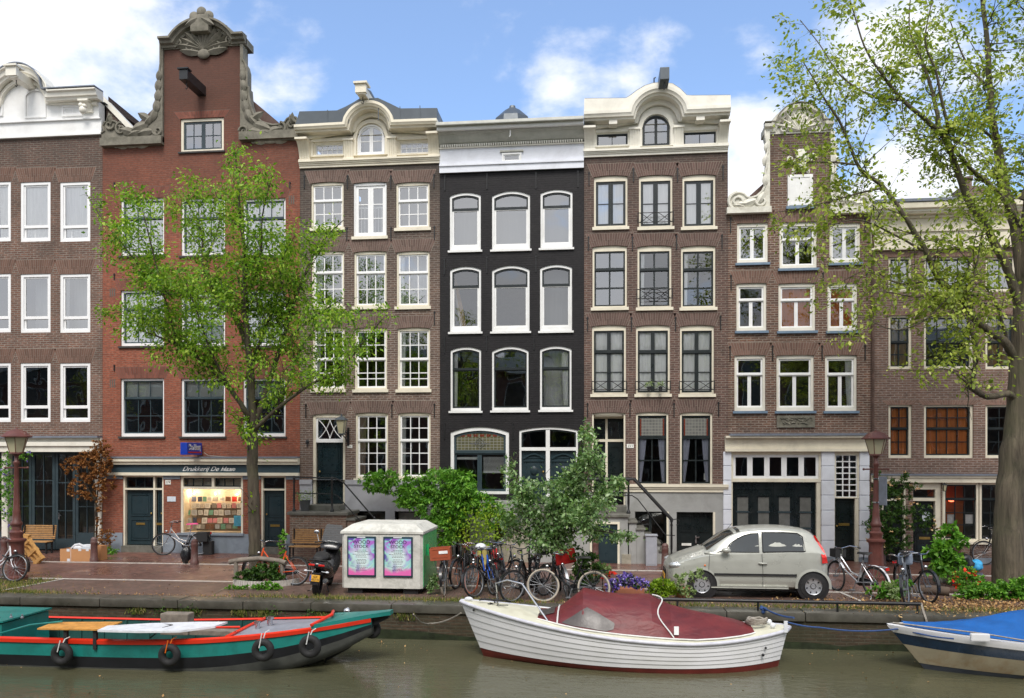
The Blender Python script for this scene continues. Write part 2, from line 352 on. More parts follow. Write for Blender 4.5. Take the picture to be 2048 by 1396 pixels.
# water
def watermat():
    m,nt,bs=newmat('canal_water'); v=ocoord(nt,(1.0,2.2,1))
    c=nramp(nt,nnoise(nt,ocoord(nt),.35,5),[(.3,(.072,.072,.040)),(.7,(.105,.10,.058))])
    link(nt,c,bs.inputs['Base Color']); bs.inputs['Roughness'].default_value=.06; bs.inputs['IOR'].default_value=1.33; bs.inputs['Specular IOR Level'].default_value=.95
    r=nt.nodes.new('ShaderNodeMapping'); link(nt,nt.nodes.new('ShaderNodeTexCoord').outputs['Object'],r.inputs[0]); r.inputs['Rotation'].default_value=(0,0,R(22)); r.inputs['Scale'].default_value=(1.0,3.0,1)
    n1=nnoise(nt,r.outputs[0],2.4,4,.55,.8); n2=nnoise(nt,r.outputs[0],9,3,.5,.3); n3=nnoise(nt,ocoord(nt),.5,2)
    h=nmath(nt,'ADD',nmath(nt,'MULTIPLY',n1,1.0),nmath(nt,'MULTIPLY',n2,.35)); h=nmath(nt,'MULTIPLY',h,nmath(nt,'ADD',n3,.3))
    nbump(nt,bs,h,.36,.035); return m
watermat()
def pavemat(name,c1,c2,mort,rot=45,wet=.5,bw=.21,bh=.075,rough=.45,herring=False):
    m,nt,bs=newmat(name); t=nt.nodes.new('ShaderNodeTexCoord'); mp=nt.nodes.new('ShaderNodeMapping'); link(nt,t.outputs['Object'],mp.inputs[0]); mp.inputs['Rotation'].default_value=(0,0,R(rot))
    b=nt.nodes.new('ShaderNodeTexBrick'); link(nt,mp.outputs[0],b.inputs['Vector']); b.inputs['Scale'].default_value=1; b.inputs['Brick Width'].default_value=bw; b.inputs['Row Height'].default_value=bh; b.inputs['Mortar Size'].default_value=.006; b.inputs['Mortar Smooth'].default_value=.3
    b.inputs['Color1'].default_value=c1+(1,); b.inputs['Color2'].default_value=c2+(1,); b.inputs['Mortar'].default_value=mort+(1,)
    v=t.outputs['Object']
    f=nramp(nt,nnoise(nt,v,.55,6,.6,.3),[(.35,0.),(.65,1.)])
    c=nmix(nt,1.0,b.outputs['Color'],nramp(nt,nnoise(nt,v,3.0,5,.7),[(.3,.7),(.7,1.3)]),'MULTIPLY')
    c=nmix(nt,nmath(nt,'MULTIPLY',f,.35),c,tuple(x*.45 for x in c1))
    link(nt,c,bs.inputs['Base Color'])
    rr=nmath(nt,'ADD',nramp(nt,nnoise(nt,v,.8,5,.6),[(.35,rough-.28*wet),(.65,rough+.12)]),nmath(nt,'MULTIPLY',nnoise(nt,v,14,3),.12)); link(nt,rr,bs.inputs['Roughness'])
    bs.inputs['Specular IOR Level'].default_value=.5
    nbump(nt,bs,nmath(nt,'ADD',nmath(nt,'SUBTRACT',1.0,b.outputs['Fac']),nmath(nt,'MULTIPLY',nnoise(nt,v,6,4),.8)),.25,.006)
    return m
pavemat('pave_red',(.20,.098,.078),(.135,.072,.06),(.09,.066,.055),45,1.0,rough=.40)
pavemat('pave_sidewalk',(.21,.09,.066),(.14,.066,.052),(.06,.04,.03),0,1.0,rough=.33)
pavemat('pave_parking',(.165,.098,.078),(.12,.078,.062),(.06,.048,.035),90,.7,rough=.5)
pmat('quay_stone',(.085,.08,.066),.34,var=.35,scale=3,bump=.3,dirt=(.035,.035,.024),dscale=1.2)
pmat('kerb_white',(.50,.47,.43),.5,var=.2,scale=10)
def quaywall():
    m=brickmat('quay_brick',(.10,.062,.042),(.065,.045,.032),(.09,.08,.06),stain=(.040,.042,.022),stain_amt=.8,rough=.6,bumps=.8); return m
quaywall()
pmat('algae_band',(.018,.026,.010),.5,var=.5,scale=8,bump=.4)
pmat('soil',(.085,.062,.036),.95,var=.4,scale=9,bump=.6,dirt=(.09,.10,.03),dscale=3)
pmat('opposite_brick',(.16,.08,.06),.9,var=.2); pmat('opposite_window',(.02,.02,.025),.2); pmat('opposite_trim',(.65,.62,.55),.6)
pmat('rubber',(.014,.014,.015),.75,var=.3,scale=12,bump=.2); pmat('chrome',(.62,.62,.64),.22,metal=1,var=.08); pmat('alu',(.26,.27,.29),.42,metal=.7,var=.12); pmat('rust_steel',(.10,.06,.045),.6,metal=.3,var=.4)
pmat('black_paint',(.012,.012,.014),.25,var=.2,coat=.4); pmat('black_matte',(.018,.018,.019),.7,var=.25); pmat('leather_brown',(.13,.05,.025),.5)
pmat('lamp_brown',(.125,.042,.033),.42,var=.28,scale=5,bump=.15,dirt=(.07,.03,.025),dscale=4); pmat('bollard_brown',(.11,.045,.038),.5,var=.3,scale=7,bump=.3,dirt=(.16,.13,.12),dscale=5)
pmat('lamp_milk',(.50,.46,.30),.35,var=.08,scale=2)
pmat('wood_slat',(.40,.22,.085),.55,var=.3,scale=9,streak=False,bump=.2); pmat('wood_pallet',(.50,.27,.085),.8,var=.3,scale=8,bump=.3); pmat('wood_grey',(.20,.17,.14),.85,var=.35,scale=7,bump=.4); pmat('wood_orange',(.60,.28,.06),.55,var=.3,scale=7,bump=.2)
pmat('cardboard',(.50,.25,.11),.85,var=.07,scale=3); pmat('tape_white',(.70,.72,.76),.3); pmat('plastic_white',(.72,.74,.78),.4)
islandmat('leaf_elm',[(0,(.075,.19,.014)),(.45,(.19,.34,.028)),(.8,(.31,.47,.045)),(1,(.46,.57,.09))],.5,.25,.35,.42)
islandmat('leaf_big',[(0,(.15,.21,.03)),(.45,(.28,.36,.05)),(.8,(.42,.48,.085)),(1,(.55,.57,.17))],.5,.25,.35,.35)
islandmat('leaf_small',[(0,(.08,.16,.055)),(.5,(.17,.30,.10)),(.85,(.30,.43,.17)),(1,(.48,.58,.38))],.42,.25,.5,.3)
islandmat('leaf_vine',[(0,(.06,.18,.018)),(.5,(.12,.31,.03)),(1,(.24,.46,.06))],.5,.25,.35,.32)
islandmat('leaf_yellowgreen',[(0,(.12,.22,.015)),(.5,(.22,.36,.02)),(1,(.36,.48,.04))],.5,.2,.35,.35)
islandmat('leaf_dead',[(0,(.10,.035,.012)),(.5,(.22,.085,.025)),(.9,(.36,.16,.045)),(1,(.55,.33,.16))],.8,.25,.2,.2)
islandmat('leaf_dark',[(0,(.020,.055,.010)),(.5,(.045,.11,.018)),(1,(.10,.19,.035))],.5,.25,.35,.3)
islandmat('leaf_pale',[(0,(.16,.24,.09)),(.5,(.26,.36,.13)),(1,(.42,.50,.28))],.6,.2,.3,.3)
islandmat('grass_blades',[(0,(.06,.10,.015)),(.5,(.13,.17,.03)),(.8,(.25,.24,.07)),(1,(.38,.30,.13))],.8,.2,.2,.2)
islandmat('fallen_leaves',[(0,(.16,.08,.03)),(.5,(.36,.20,.08)),(1,(.55,.38,.18))],.85,.2,.2,0)
islandmat('flower_violet',[(0,(.10,.06,.32)),(.6,(.22,.15,.55)),(1,(.55,.5,.75))],.6,.1); islandmat('flower_red',[(0,(.55,.02,.01)),(1,(.75,.05,.02))],.5,.1); islandmat('flower_white',[(0,(.7,.65,.5)),(1,(.8,.8,.75))],.6,.1); islandmat('flower_rose',[(0,(.55,.3,.15)),(1,(.75,.6,.3))],.6,.1)
def barkmat(name,a,b,sc=(16,16,2.2),bump=.9):
    m,nt,bs=newmat(name); f=nnoise(nt,ocoord(nt,sc),1.0,7,.7,.6); c=nramp(nt,f,[(.3,a),(.65,b)])
    g=nramp(nt,nnoise(nt,ocoord(nt),1.3,4),[(.45,0.),(.7,1.)]); c=nmix(nt,nmath(nt,'MULTIPLY',g,.45),c,(.075,.085,.035))
    link(nt,c,bs.inputs['Base Color']); bs.inputs['Roughness'].default_value=.9; nbump(nt,bs,f,bump,.03); return m
barkmat('bark_elm',(.035,.026,.018),(.105,.085,.058)); barkmat('bark_big',(.03,.024,.016),(.16,.13,.09),(9,9,.9),1.6); barkmat('twig_dark',(.022,.016,.012),(.05,.036,.025),(9,9,9),.3)
# boats, car, bin
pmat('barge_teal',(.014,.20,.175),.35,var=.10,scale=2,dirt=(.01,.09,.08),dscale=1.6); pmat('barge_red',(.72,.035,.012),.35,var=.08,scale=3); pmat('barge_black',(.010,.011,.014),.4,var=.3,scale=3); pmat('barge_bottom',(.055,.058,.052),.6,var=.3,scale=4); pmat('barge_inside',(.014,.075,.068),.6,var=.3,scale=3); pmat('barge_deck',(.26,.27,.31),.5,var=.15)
pmat('boat_white',(.74,.74,.76),.3,var=.04,scale=2,coat=.3,dirt=(.62,.62,.60),dscale=.8); pmat('boat_cream',(.68,.66,.52),.5,var=.07,scale=3,dirt=(.5,.47,.35),dscale=2); pmat('boat_red',(.13,.018,.013),.5,var=.25,scale=4); pmat('boat_rim',(.56,.56,.62),.4)
def canvas():
    m,nt,bs=newmat('canvas_red'); c=nramp(nt,nnoise(nt,ocoord(nt,(1,1,4)),2.2,5,.6,.4),[(.3,(.095,.013,.017)),(.7,(.175,.024,.026))]); link(nt,c,bs.inputs['Base Color'])
    bs.inputs['Roughness'].default_value=.5; nbump(nt,bs,nnoise(nt,ocoord(nt,(1.0,1.0,2.5)),2.2,4,.55,1.0),.5,.05)
canvas()
pmat('canvas_blue',(.012,.105,.36),.4,var=.2,scale=3,bump=.4); pmat('boat_navy',(.008,.035,.085),.25,var=.2,coat=.4); pmat('boat_tan',(.52,.45,.32),.45,var=.12,scale=2,dirt=(.33,.17,.06),dscale=1.6); pmat('boat_grey',(.065,.075,.10),.5,var=.2)
pmat('rope_grey',(.30,.27,.23),.9,var=.3,scale=30); pmat('rope_blue',(.03,.07,.20),.8,var=.3,scale=30); pmat('rope_white',(.70,.70,.68),.7)
pmat('car_silver',(.44,.445,.40),.33,metal=.25,var=.01,coat=.6); pmat('car_black',(.014,.014,.016),.5,var=.2); pmat('hubcap',(.50,.51,.54),.3,metal=.6,var=.06); pmat('light_red',(.60,.015,.01),.2,coat=.6); pmat('light_clear',(.72,.74,.76),.12,metal=.6,coat=1); pmat('orange_plastic',(.80,.16,.01),.35); pmat('plate_yellow',(.80,.42,.05),.4,var=.04); pmat('plate_blue',(.05,.12,.5),.4); pmat('ink',(.03,.025,.03),.5)
pmat('bin_concrete',(.62,.61,.56),.85,var=.12,scale=9,bump=.35,dirt=(.30,.30,.26),dscale=3); pmat('bin_green',(.03,.42,.14),.3,var=.1,coat=.2); pmat('poster_frame',(.02,.05,.07),.35)
pmat('crate_brown',(.34,.075,.03),.55,var=.08); pmat('bike_orange',(.75,.10,.02),.35,coat=.3); pmat('bike_blue',(.02,.10,.50),.3,coat=.3); pmat('bike_red',(.5,.02,.02),.3,coat=.3); pmat('bike_silver',(.55,.56,.60),.28,metal=.7); pmat('bike_white',(.75,.75,.78),.3,coat=.3); pmat('bike_grey',(.10,.11,.13),.35,metal=.3); pmat('pink',(.75,.07,.28),.6); pmat('bag_white',(.78,.80,.84),.35,var=.08); pmat('bag_red',(.50,.012,.01),.7,var=.1); pmat('bag_blue',(.05,.40,.75),.45,var=.3,scale=9); pmat('bag_black',(.012,.013,.016),.3,var=.4,bump=.5); pmat('bag_greyblue',(.20,.24,.31),.7); pmat('tyre_cream',(.50,.44,.36),.7); pmat('tyre_orange',(.50,.14,.07),.7)
pmat('pot_grey',(.075,.078,.08),.7); pmat('pot_yellow',(.55,.47,.16),.5); pmat('pot_green',(.012,.075,.045),.4); pmat('planter_grey',(.23,.23,.215),.85,bump=.3,dirt=(.12,.13,.09),dscale=4); pmat('terracotta',(.34,.13,.07),.85); pmat('stump',(.10,.07,.05),.9,bump=.6)
pmat('cabinet_grey',(.33,.34,.38),.5,var=.08,scale=4,dirt=(.42,.42,.45),dscale=4); pmat('sign_blue',(.012,.05,.42),.35,var=.05); pmat('sign_white',(.85,.85,.85),.4); pmat('sign_red',(.6,.02,.03),.4); pmat('band_slate',(.035,.062,.08),.4,var=.1); pmat('brass',(.45,.30,.09),.35,metal=.8); pmat('plate_enamel',(.80,.79,.74),.35); pmat('shop_wall',(.70,.62,.50),.8,var=.06); pmat('orange_wall',(.50,.20,.06),.8)
emat('bulb',(1.0,.78,.5),30); emat('bulb_red',(1.0,.14,.06),3)
for i,c in enumerate([(.80,.80,.78),(.62,.68,.75),(.75,.30,.34),(.18,.42,.32),(.10,.12,.2),(.25,.12,.07),(.78,.70,.6),(.6,.03,.02),(.85,.35,.5),(.35,.33,.3)]): pmat('paper_%d'%i,c,.7,var=.1,scale=25)
pmat('poster_sky',(.08,.45,.85),.5,var=.2,scale=8)
pmat('room_grey_dark',(.14,.14,.13),.15,var=.15)
# ================================================================ foliage
def leaf_mesh(name,C,mat,parent,size=.08,aspect=.55,droop=.35,var=.35,dirs=None,seed=0,up=.5,fold=.25):
    """C: (N,3) world positions of leaf bases; every leaf is two folded triangles"""
    r=np.random.default_rng(seed+len(C)); N=len(C); C=np.asarray(C,dtype=float)
    if parent is not None:
        inv=np.array(wmat(parent).inverted()); C=C@inv[:3,:3].T+inv[:3,3]
    d=r.normal(size=(N,3)); 
    if dirs is not None: d=d*.6+np.asarray(dirs)*1.2
    d[:,2]-=droop; d/=np.linalg.norm(d,axis=1)[:,None]
    n=r.normal(size=(N,3)); n[:,2]=np.abs(n[:,2])+up; n-=d*(n*d).sum(1)[:,None]; n/=np.linalg.norm(n,axis=1)[:,None]; s=np.cross(d,n)
    L=size*(1+var*r.uniform(-1,1,N))[:,None]; w=L*aspect*.5
    v=np.empty((N,4,3)); v[:,0]=C; v[:,1]=C+d*L*.45+s*w+n*w*fold; v[:,2]=C+d*L; v[:,3]=C+d*L*.45-s*w+n*w*fold
    me=bpy.data.meshes.new(name); me.vertices.add(4*N); me.vertices.foreach_set('co',v.reshape(-1))
    me.loops.add(6*N); me.polygons.add(2*N)
    b=(np.arange(N)*4)[:,None]; li=(b+np.array([0,1,2,0,2,3])[None]).reshape(-1); me.loops.foreach_set('vertex_index',li.astype(np.int32))
    me.polygons.foreach_set('loop_start',(np.arange(2*N)*3).astype(np.int32)); me.polygons.foreach_set('loop_total',np.full(2*N,3,dtype=np.int32))
    me.materials.append(MATS[mat]); me.update(calc_edges=True); me.validate()
    o=bpy.data.objects.new(name,me); scene.collection.objects.link(o)
    if parent is not None: o.parent=parent
    return o
def blob_points(blobs,n,clump=26,cr=.22,seed=1,shell=.55):
    """clumped points in ellipsoids (cx,cy,cz,rx,ry,rz), denser towards the outside"""
    r=np.random.default_rng(seed); vol=np.array([b[3]*b[4]*b[5] for b in blobs])**.8; vol/=vol.sum(); out=[]
    for b,f in zip(blobs,vol):
        k=max(1,int(n*f/clump)); d=r.normal(size=(k,3)); d/=np.linalg.norm(d,axis=1)[:,None]; rad=r.uniform(shell**3,1,k)**(1/3)
        c=np.array(b[:3])+d*rad[:,None]*np.array(b[3:6])
        p=c[:,None,:]+r.normal(size=(k,clump,3))*cr*np.array([1,1,.55])*r.uniform(.6,1.3,(k,1,1)); out.append(p.reshape(-1,3))
    return np.concatenate(out)
def foliage(name,blobs,n,size,mat,parent,clump=14,cr=None,seed=1,shell=.3,droop=.2,aspect=.55,zmin=None):
    cr=cr if cr else min(min(b[3:6]) for b in blobs)*.45
    P=blob_points(blobs,n,clump,cr,seed,shell)
    if zmin is not None: P=P[P[:,2]>zmin]
    return leaf_mesh(name,P,mat,parent,size,aspect,droop,seed=seed)
def make_tree(name,label,base,limbs,leafmat,bark,twigs_per_m,leaf_n,leaf_size,seed,tw_len=(.5,1.1),inside=None,group=None,leaf_spread=.16,droop=.5,min_r=.05,tw_depth=1.0,n_tw2=3,upb=.25,aspect=.55,cat='tree',start=.25,lean=0):
    """limbs: list of (points, radii) in world space; twigs grow at random from the thinner parts, leaves along the twigs"""
    r=random.Random(seed); e=thing(name,label,cat,tuple(base),group=group)
    tr=MB()
    for pts_,rs,*_ in limbs:
        # smooth the traced polyline (Catmull-Rom)
        P=[Vector(p) for p in pts_]; Q=[];Rr=[]
        for i in range(len(P)-1):
            p0=P[max(i-1,0)];p1=P[i];p2=P[i+1];p3=P[min(i+2,len(P)-1)]
            m=max(3,int((p2-p1).length/.18))
            for k in range(m):
                t=k/m; q=.5*((2*p1)+(p2-p0)*t+(2*p0-5*p1+4*p2-p3)*t*t+(3*p1-p0-3*p2+p3)*t**3); rr_=rs[i]+(rs[i+1]-rs[i])*t
                wob=.25*rr_; q=q+Vector((r.uniform(-1,1),r.uniform(-1,1),r.uniform(-1,1)*.4))*wob*(.6 if rr_<.08 else .25); Q.append(q); Rr.append(rr_*(1+(.07 if rr_<.13 else .018)*r.uniform(-1,1)))
        Q.append(P[-1]);Rr.append(rs[-1]); tr.tube(Q,Rr,12 if max(rs)>.12 else 7)
        if isinstance(_,list) or True: pass
        _l=(Q,Rr); 
        limb_paths=limbs_dense.setdefault(name+str(seed),[]); limb_paths.append(_l)
    tk=tr.build('trunk',bark,e,smooth=70,normals=False)
    tw=MB(); L=[]; D=[]
    for Q,Rr in limbs_dense[name+str(seed)]:
        tot=sum((Q[i+1]-Q[i]).length for i in range(len(Q)-1)); n=max(1,int(tot*twigs_per_m)); 
        for _ in range(n):
            i=r.randrange(int(len(Q)*start if Rr[0]>.05 else 0),len(Q)); 
            if Rr[i]>min_r*3 : continue
            p=Q[i]; d=(Q[min(i+1,len(Q)-1)]-Q[max(i-1,0)]); 
            if d.length<1e-6: continue
            d.normalize(); v=Vector((r.gauss(0,1),r.gauss(0,1)*tw_depth,r.gauss(0,.8)+upb)).normalized(); v=(v+d*.55).normalized(); l=r.uniform(*tw_len)
            def grow(p,v,l,rad,lev):
                pts_=[p]; n_=5; vv=v.copy()
                for k in range(n_): 
                    vv=(vv+Vector((r.gauss(0,.16),r.gauss(0,.16),r.gauss(0,.14)-(.05 if lev else .02)))).normalized(); pts_.append(pts_[-1]+vv*l/n_)
                if inside and not inside(pts_[-1]): 
                    if r.random()<.85: return
                tw.tube(pts_,[rad*(1-.8*k/n_) for k in range(n_+1)],3,caps=False)
                if lev<1:
                    for _k in range(n_tw2):
                        j=r.randrange(1,n_+1); v2=(vv*.5+Vector((r.gauss(0,1),r.gauss(0,1)*tw_depth,r.gauss(0,.7)+.1))).normalized(); grow(pts_[j],v2,l*r.uniform(.4,.75),rad*.55,lev+1)
                for k in range(1,n_+1): L.append((pts_[k],vv,k/n_))
            grow(p,v,l,max(.006,min(.018,Rr[i]*.4)),0)
    tw.build('twigs','twig_dark' if bark!='bark_big' else 'twig_dark',e,normals=False)
    g=np.random.default_rng(seed); idx=g.integers(0,len(L),leaf_n); A=np.array([l[0][:] for l in L])[idx]; Dv=np.array([l[1][:] for l in L])[idx]
    P=A+g.normal(size=A.shape)*leaf_spread*np.array([1,1,.7]); 
    if inside: 
        keep=np.array([inside(Vector(q)) or g.random()<.12 for q in P]); P=P[keep]; Dv=Dv[keep]
    leaf_mesh('crown',P,leafmat,e,leaf_size,aspect,droop,var=.55,dirs=Dv,seed=seed)
    return e
limbs_dense={}
def grass_patch(name,pts_fn,n,h,mat,parent=None,seed=3,label=None,w=.008):
    r=np.random.default_rng(seed); P=np.array([pts_fn(r) for _ in range(n)]); N=len(P)
    a=r.uniform(0,2*PI,N); hh=h*r.uniform(.4,1.2,N); lean=r.normal(size=(N,2))*.35*hh[:,None]; w_=w*r.uniform(.6,1.4,N)
    v=np.empty((N,3,3)); v[:,0]=P+np.stack([np.cos(a)*w_,np.sin(a)*w_,0*a],1); v[:,1]=P-np.stack([np.cos(a)*w_,np.sin(a)*w_,0*a],1); v[:,2]=P+np.stack([lean[:,0],lean[:,1],hh],1)
    me=bpy.data.meshes.new(name); me.from_pydata([tuple(x) for x in v.reshape(-1,3)],[],[(3*i,3*i+1,3*i+2) for i in range(N)]); me.materials.append(MATS[mat]); o=bpy.data.objects.new(name,me); scene.collection.objects.link(o)
    if parent: o.parent=parent
    o['kind']='stuff'; return o
def litter(name,fn,n,size,mat,seed=5):
    r=np.random.default_rng(seed); P=np.array([fn(r) for _ in range(n)]); o=leaf_mesh(name,P,mat,None,size,.7,.0,var=.6,seed=seed,up=3.0); o['kind']='stuff'; return o
# ================================================================ facade toolkit
def arc_z(x,x0,x1,rise):
    """height above the springing of a segmental (or round) arch at x"""
    if rise<=0: return 0.0
    w=(x1-x0)/2; r=(w*w+rise*rise)/(2*rise); d=x-(x0+x1)/2
    return math.sqrt(max(0,r*r-d*d))-(r-rise)
def frame_poly(x0,x1,z0,z1,rise,n=12):
    """closed outline, same number of points for every call; z1 = crown"""
    pts=[(x0,z0),(x1,z0)]; sp=z1-rise
    for i in range(n+1):
        x=x1+(x0-x1)*i/n; pts.append((x,sp+arc_z(x,x0,x1,rise)))
    return pts
def ring(mb,o,i,y0,y1):
    """flat ring between outlines o and i, front face at y0, back at y1"""
    n=len(o); vs=[(a,y0,b) for a,b in o]+[(a,y0,b) for a,b in i]+[(a,y1,b) for a,b in o]+[(a,y1,b) for a,b in i]; fs=[]
    for k in range(n):
        j=(k+1)%n; fs+=[(k,j,n+j,n+k),(n+k,n+j,3*n+j,3*n+k),(k,2*n+k,2*n+j,j)]
    mb.add(vs,fs)
class House:
    def __init__(s,name,label,px0,px1,pytop,brick,lintel,group='canal houses along the quay',depth=9.5,gap=.003):
        s.x0=X(px0)+gap; s.x1=X(px1)-gap; s.zt=W((px0+px1)/2,pytop).z; s.brick=brick; s.lintel=lintel; s.ops=[]; s.depth=depth
        s.e=thing(name,label,'house',((s.x0+s.x1)/2,0,0),group=group); s.zb=-.3
    def H(s,px,py,Y=0): w=W(px,py,Y); return w.x,w.z
    def hole(s,x0,x1,z0,z1,rise=0): s.ops.append((x0,x1,z0,z1,rise))
    def build_wall(s,name='wall',extra=None,thick=.32):
        mb=MB(); xs=sorted({s.x0,s.x1}|{v for o in s.ops for v in o[:2]}); zs=sorted({s.zb,s.zt}|{v for o in s.ops for v in o[2:4]})
        for a,b in zip(xs,xs[1:]):
            for c,d in zip(zs,zs[1:]):
                if b-a<1e-5 or d-c<1e-5: continue
                mx=(a+b)/2; mz=(c+d)/2
                if mz>s.zt: continue
                if any(o[0]<mx<o[1] and o[2]<mz<o[3] for o in s.ops): continue
                mb.quad((a,0,c),(b,0,c),(b,0,d),(a,0,d))
        for x0,x1,z0,z1,r in s.ops:
            p=frame_poly(x0,x1,z0,z1,r)
            n=len(p)
            for k in range(n): a=p[k]; b=p[(k+1)%n]; mb.quad((a[0],0,a[1]),(b[0],0,b[1]),(b[0],thick,b[1]),(a[0],thick,a[1]))
            if r>0:
                for k in range(2,n-1): a=p[k]; b=p[k+1]; mb.quad((a[0],0,a[1]),(b[0],0,b[1]),(b[0],0,z1),(a[0],0,z1))
        D=s.depth
        mb.quad((s.x0,0,s.zb),(s.x0,D,s.zb),(s.x0,D,s.zt),(s.x0,0,s.zt)); mb.quad((s.x1,0,s.zb),(s.x1,D,s.zb),(s.x1,D,s.zt),(s.x1,0,s.zt)); mb.quad((s.x0,D,s.zb),(s.x1,D,s.zb),(s.x1,D,s.zt),(s.x0,D,s.zt))
        o=mb.build(name,s.brick,s.e,normals=False)
        # rooms: one plain dark back wall with a floor at every storey
        it=MB(); it.quad((s.x0+.02,3.2,s.zb),(s.x1-.02,3.2,s.zb),(s.x1-.02,3.2,s.zt-.05),(s.x0+.02,3.2,s.zt-.05))
        it.mat(1)
        for z in getattr(s,'floors',[]): it.box(s.x0+.02,s.x1-.02,.34,3.19,z-.12,z+.02)
        it.mat(2)
        for z in getattr(s,'floors',[]): it.quad((s.x0+.02,.34,z-.125),(s.x1-.02,.34,z-.125),(s.x1-.02,3.19,z-.125),(s.x0+.02,3.19,z-.125))
        it.build('interior',['interior_dark','interior_floor','interior_ceiling'],s.e,normals=False)
        return o
    def roof(s,zr,mat='roof_tile',y0=.3):
        mb=MB(); a=s.x0+.02; b=s.x1-.02; m=(a+b)/2; D=s.depth-.02; zt=s.zt-.01
        mb.add([(a,y0,zt),(b,y0,zt),(m,y0,zr),(a,D,zt),(b,D,zt),(m,D,zr)],[(0,1,2),(3,5,4),(0,2,5,3),(1,4,5,2),(0,3,4,1)])
        return mb.build('roof',mat,s.e,normals=False)
    def flat_roof(s,z=None,mat='zinc_dark'):
        mb=MB(); z=z if z is not None else s.zt-.02; mb.quad((s.x0,.1,z),(s.x1,.1,z),(s.x1,s.depth,z),(s.x0,s.depth,z)); return mb.build('roof',mat,s.e,normals=False)
    # ---------------------------------------------------------- window
    def window(s,px0,px1,py0,py1,frame='cream_paint',sash='white_window',fw=.07,ft=None,fb=None,rise=0,secs=((0,1,3,3),),sw=.045,bw=.022,
               sill=None,sillh=.07,curtain=None,ccol='curtain_white',glass='glass',lintel=True,lh=.34,recess=.05,name='window',box=None,extra=None,rail=.05,mull=None,label=None,sillp=.06,cut=True):
        if box: x0,x1,z0,z1=box
        else:
            xm,z1=s.H((px0+px1)/2,py0); _,z0=s.H((px0+px1)/2,py1); x0=s.H(px0,900)[0]; x1=s.H(px1,900)[0]
        ft=fw if ft is None else ft; fb=fw if fb is None else fb
        if cut: s.hole(x0,x1,z0,z1,rise)
        y=recess; P=s.e
        f=MB(); o=frame_poly(x0,x1,z0,z1,rise); ix0,ix1,iz0,iz1=x0+fw,x1-fw,z0+fb,z1-ft; ir=max(0,rise*(ix1-ix0)/(x1-x0)) if rise<(x1-x0)*.45 else (ix1-ix0)/2
        if rise<.08 and ft>fw: ir=0
        i=frame_poly(ix0,ix1,iz0,iz1,ir); ring(f,o,i,y,y+.12)
        wo=f.build(name,frame,P,normals=False)
        if label: wo['label']=label
        # sashes
        sm=MB(); gp=MB(); W_=ix1-ix0; Hh=iz1-iz0
        for q,sec in enumerate(secs):
            f0,f1,nc,nr=sec[:4]; u0,u1=(sec[4],sec[5]) if len(sec)>5 else (0,1)
            a=ix0+u0*W_; b=ix0+u1*W_; top=iz1-f0*Hh; bot=iz1-f1*Hh
            top-=.002 if f0>0 else 0
            r=ir if (f0==0 and u0==0 and u1==1) else 0
            if f0==0 and ir>0 and not(u0==0 and u1==1): r=-1     # leaf under a shared arch
            yy=y+.035+(.03 if f0>0 else 0)
            w=sw
            def ztop(x):
                if r>0: return top-w-(r)+arc_z(x,a+w,b-w,r*(b-a-2*w)/(b-a) if r<(b-a)*.45 else (b-a)/2-w)+ (0 if r<(b-a)*.45 else w*0)
                if r<0: return iz1-ir+arc_z(x,ix0,ix1,ir)-w
                return top-w
            if r>=0:
                o2=frame_poly(a+.001,b-.001,bot+.001,top-.001,r); i2=frame_poly(a+w,b-w,bot+w,top-w,max(0,r*(b-a-2*w)/(b-a)) if r<(b-a)*.45 else (b-a)/2-w)
                if r==0 and nc==0: pass
                ring(sm,o2,i2,yy,yy+.045)
            else:
                n=12; o2=[(a+.001,bot),(b-.001,bot)]; i2=[(a+w,bot+w),(b-w,bot+w)]
                for k in range(n+1):
                    x=b-.001+(a-b+.002)*k/n; o2.append((x,iz1-ir+arc_z(x,ix0,ix1,ir))); x=b-w+(a-b+2*w)*k/n; i2.append((x,max(bot+w+.01,iz1-ir+arc_z(x,ix0,ix1,ir)-w)))
                ring(sm,o2,i2,yy,yy+.045)
            rows=nr if hasattr(nr,'__len__') else [k/nr for k in range(1,nr)]
            gt=top-w; gb=bot+w
            for k in range(1,nc):
                x=a+w+(b-a-2*w)*k/nc; sm.box(x-bw/2,x+bw/2,yy+.003,yy+.034,gb+.001,ztop(x)-.0+.012 if r else gt+.001)
            for fr in rows:
                z=gt-(gt-gb)*fr; xa,xb=a+w,b-w
                if r: # clip to the arch
                    zz=[xa+(xb-xa)*t/40 for t in range(41)]; ok=[x for x in zz if ztop(x)>=z-.001]; 
                    if not ok: continue
                    xa,xb=ok[0],ok[-1]
                sm.box(xa-.002,xb+.002,yy+.006,yy+.032,z-bw/2,z+bw/2)
            # pane
            n=10 if r else 1; tilt=random.uniform(-.0,.0)
            for k in range(n):
                xa=a+w+(b-a-2*w)*k/n; xb=a+w+(b-a-2*w)*(k+1)/n
                gp.quad((xa,yy+.02,gb),(xb,yy+.02,gb),(xb,yy+.02,ztop(xb)),(xa,yy+.02,ztop(xa)))
            if f1<1 and u0==0 and rail: sm.box(ix0+.001,ix1-.001,yy-.012,yy-.001,bot-rail/2,bot+rail/2)
        if mull:
            for u in mull: x=ix0+u*W_; sm.box(x-.035,x+.035,y+.012,y+.034,iz0+.001,min(iz1,iz1-ir+arc_z(x,ix0,ix1,ir))-.001)
        if extra: extra(sm,ix0,ix1,iz0,iz1,y)
        sm.build('sash',sash,wo,normals=True); gp.build('pane',glass,wo,normals=False)
        if sill:
            sl=MB(); sl.box(x0-.05,x1+.05,-sillp,y+.1,z0-sillh,z0-.001); sl.build('sill',sill,wo)
        if lintel:
            s.lint(x0,x1,z1,rise,lh,wo)
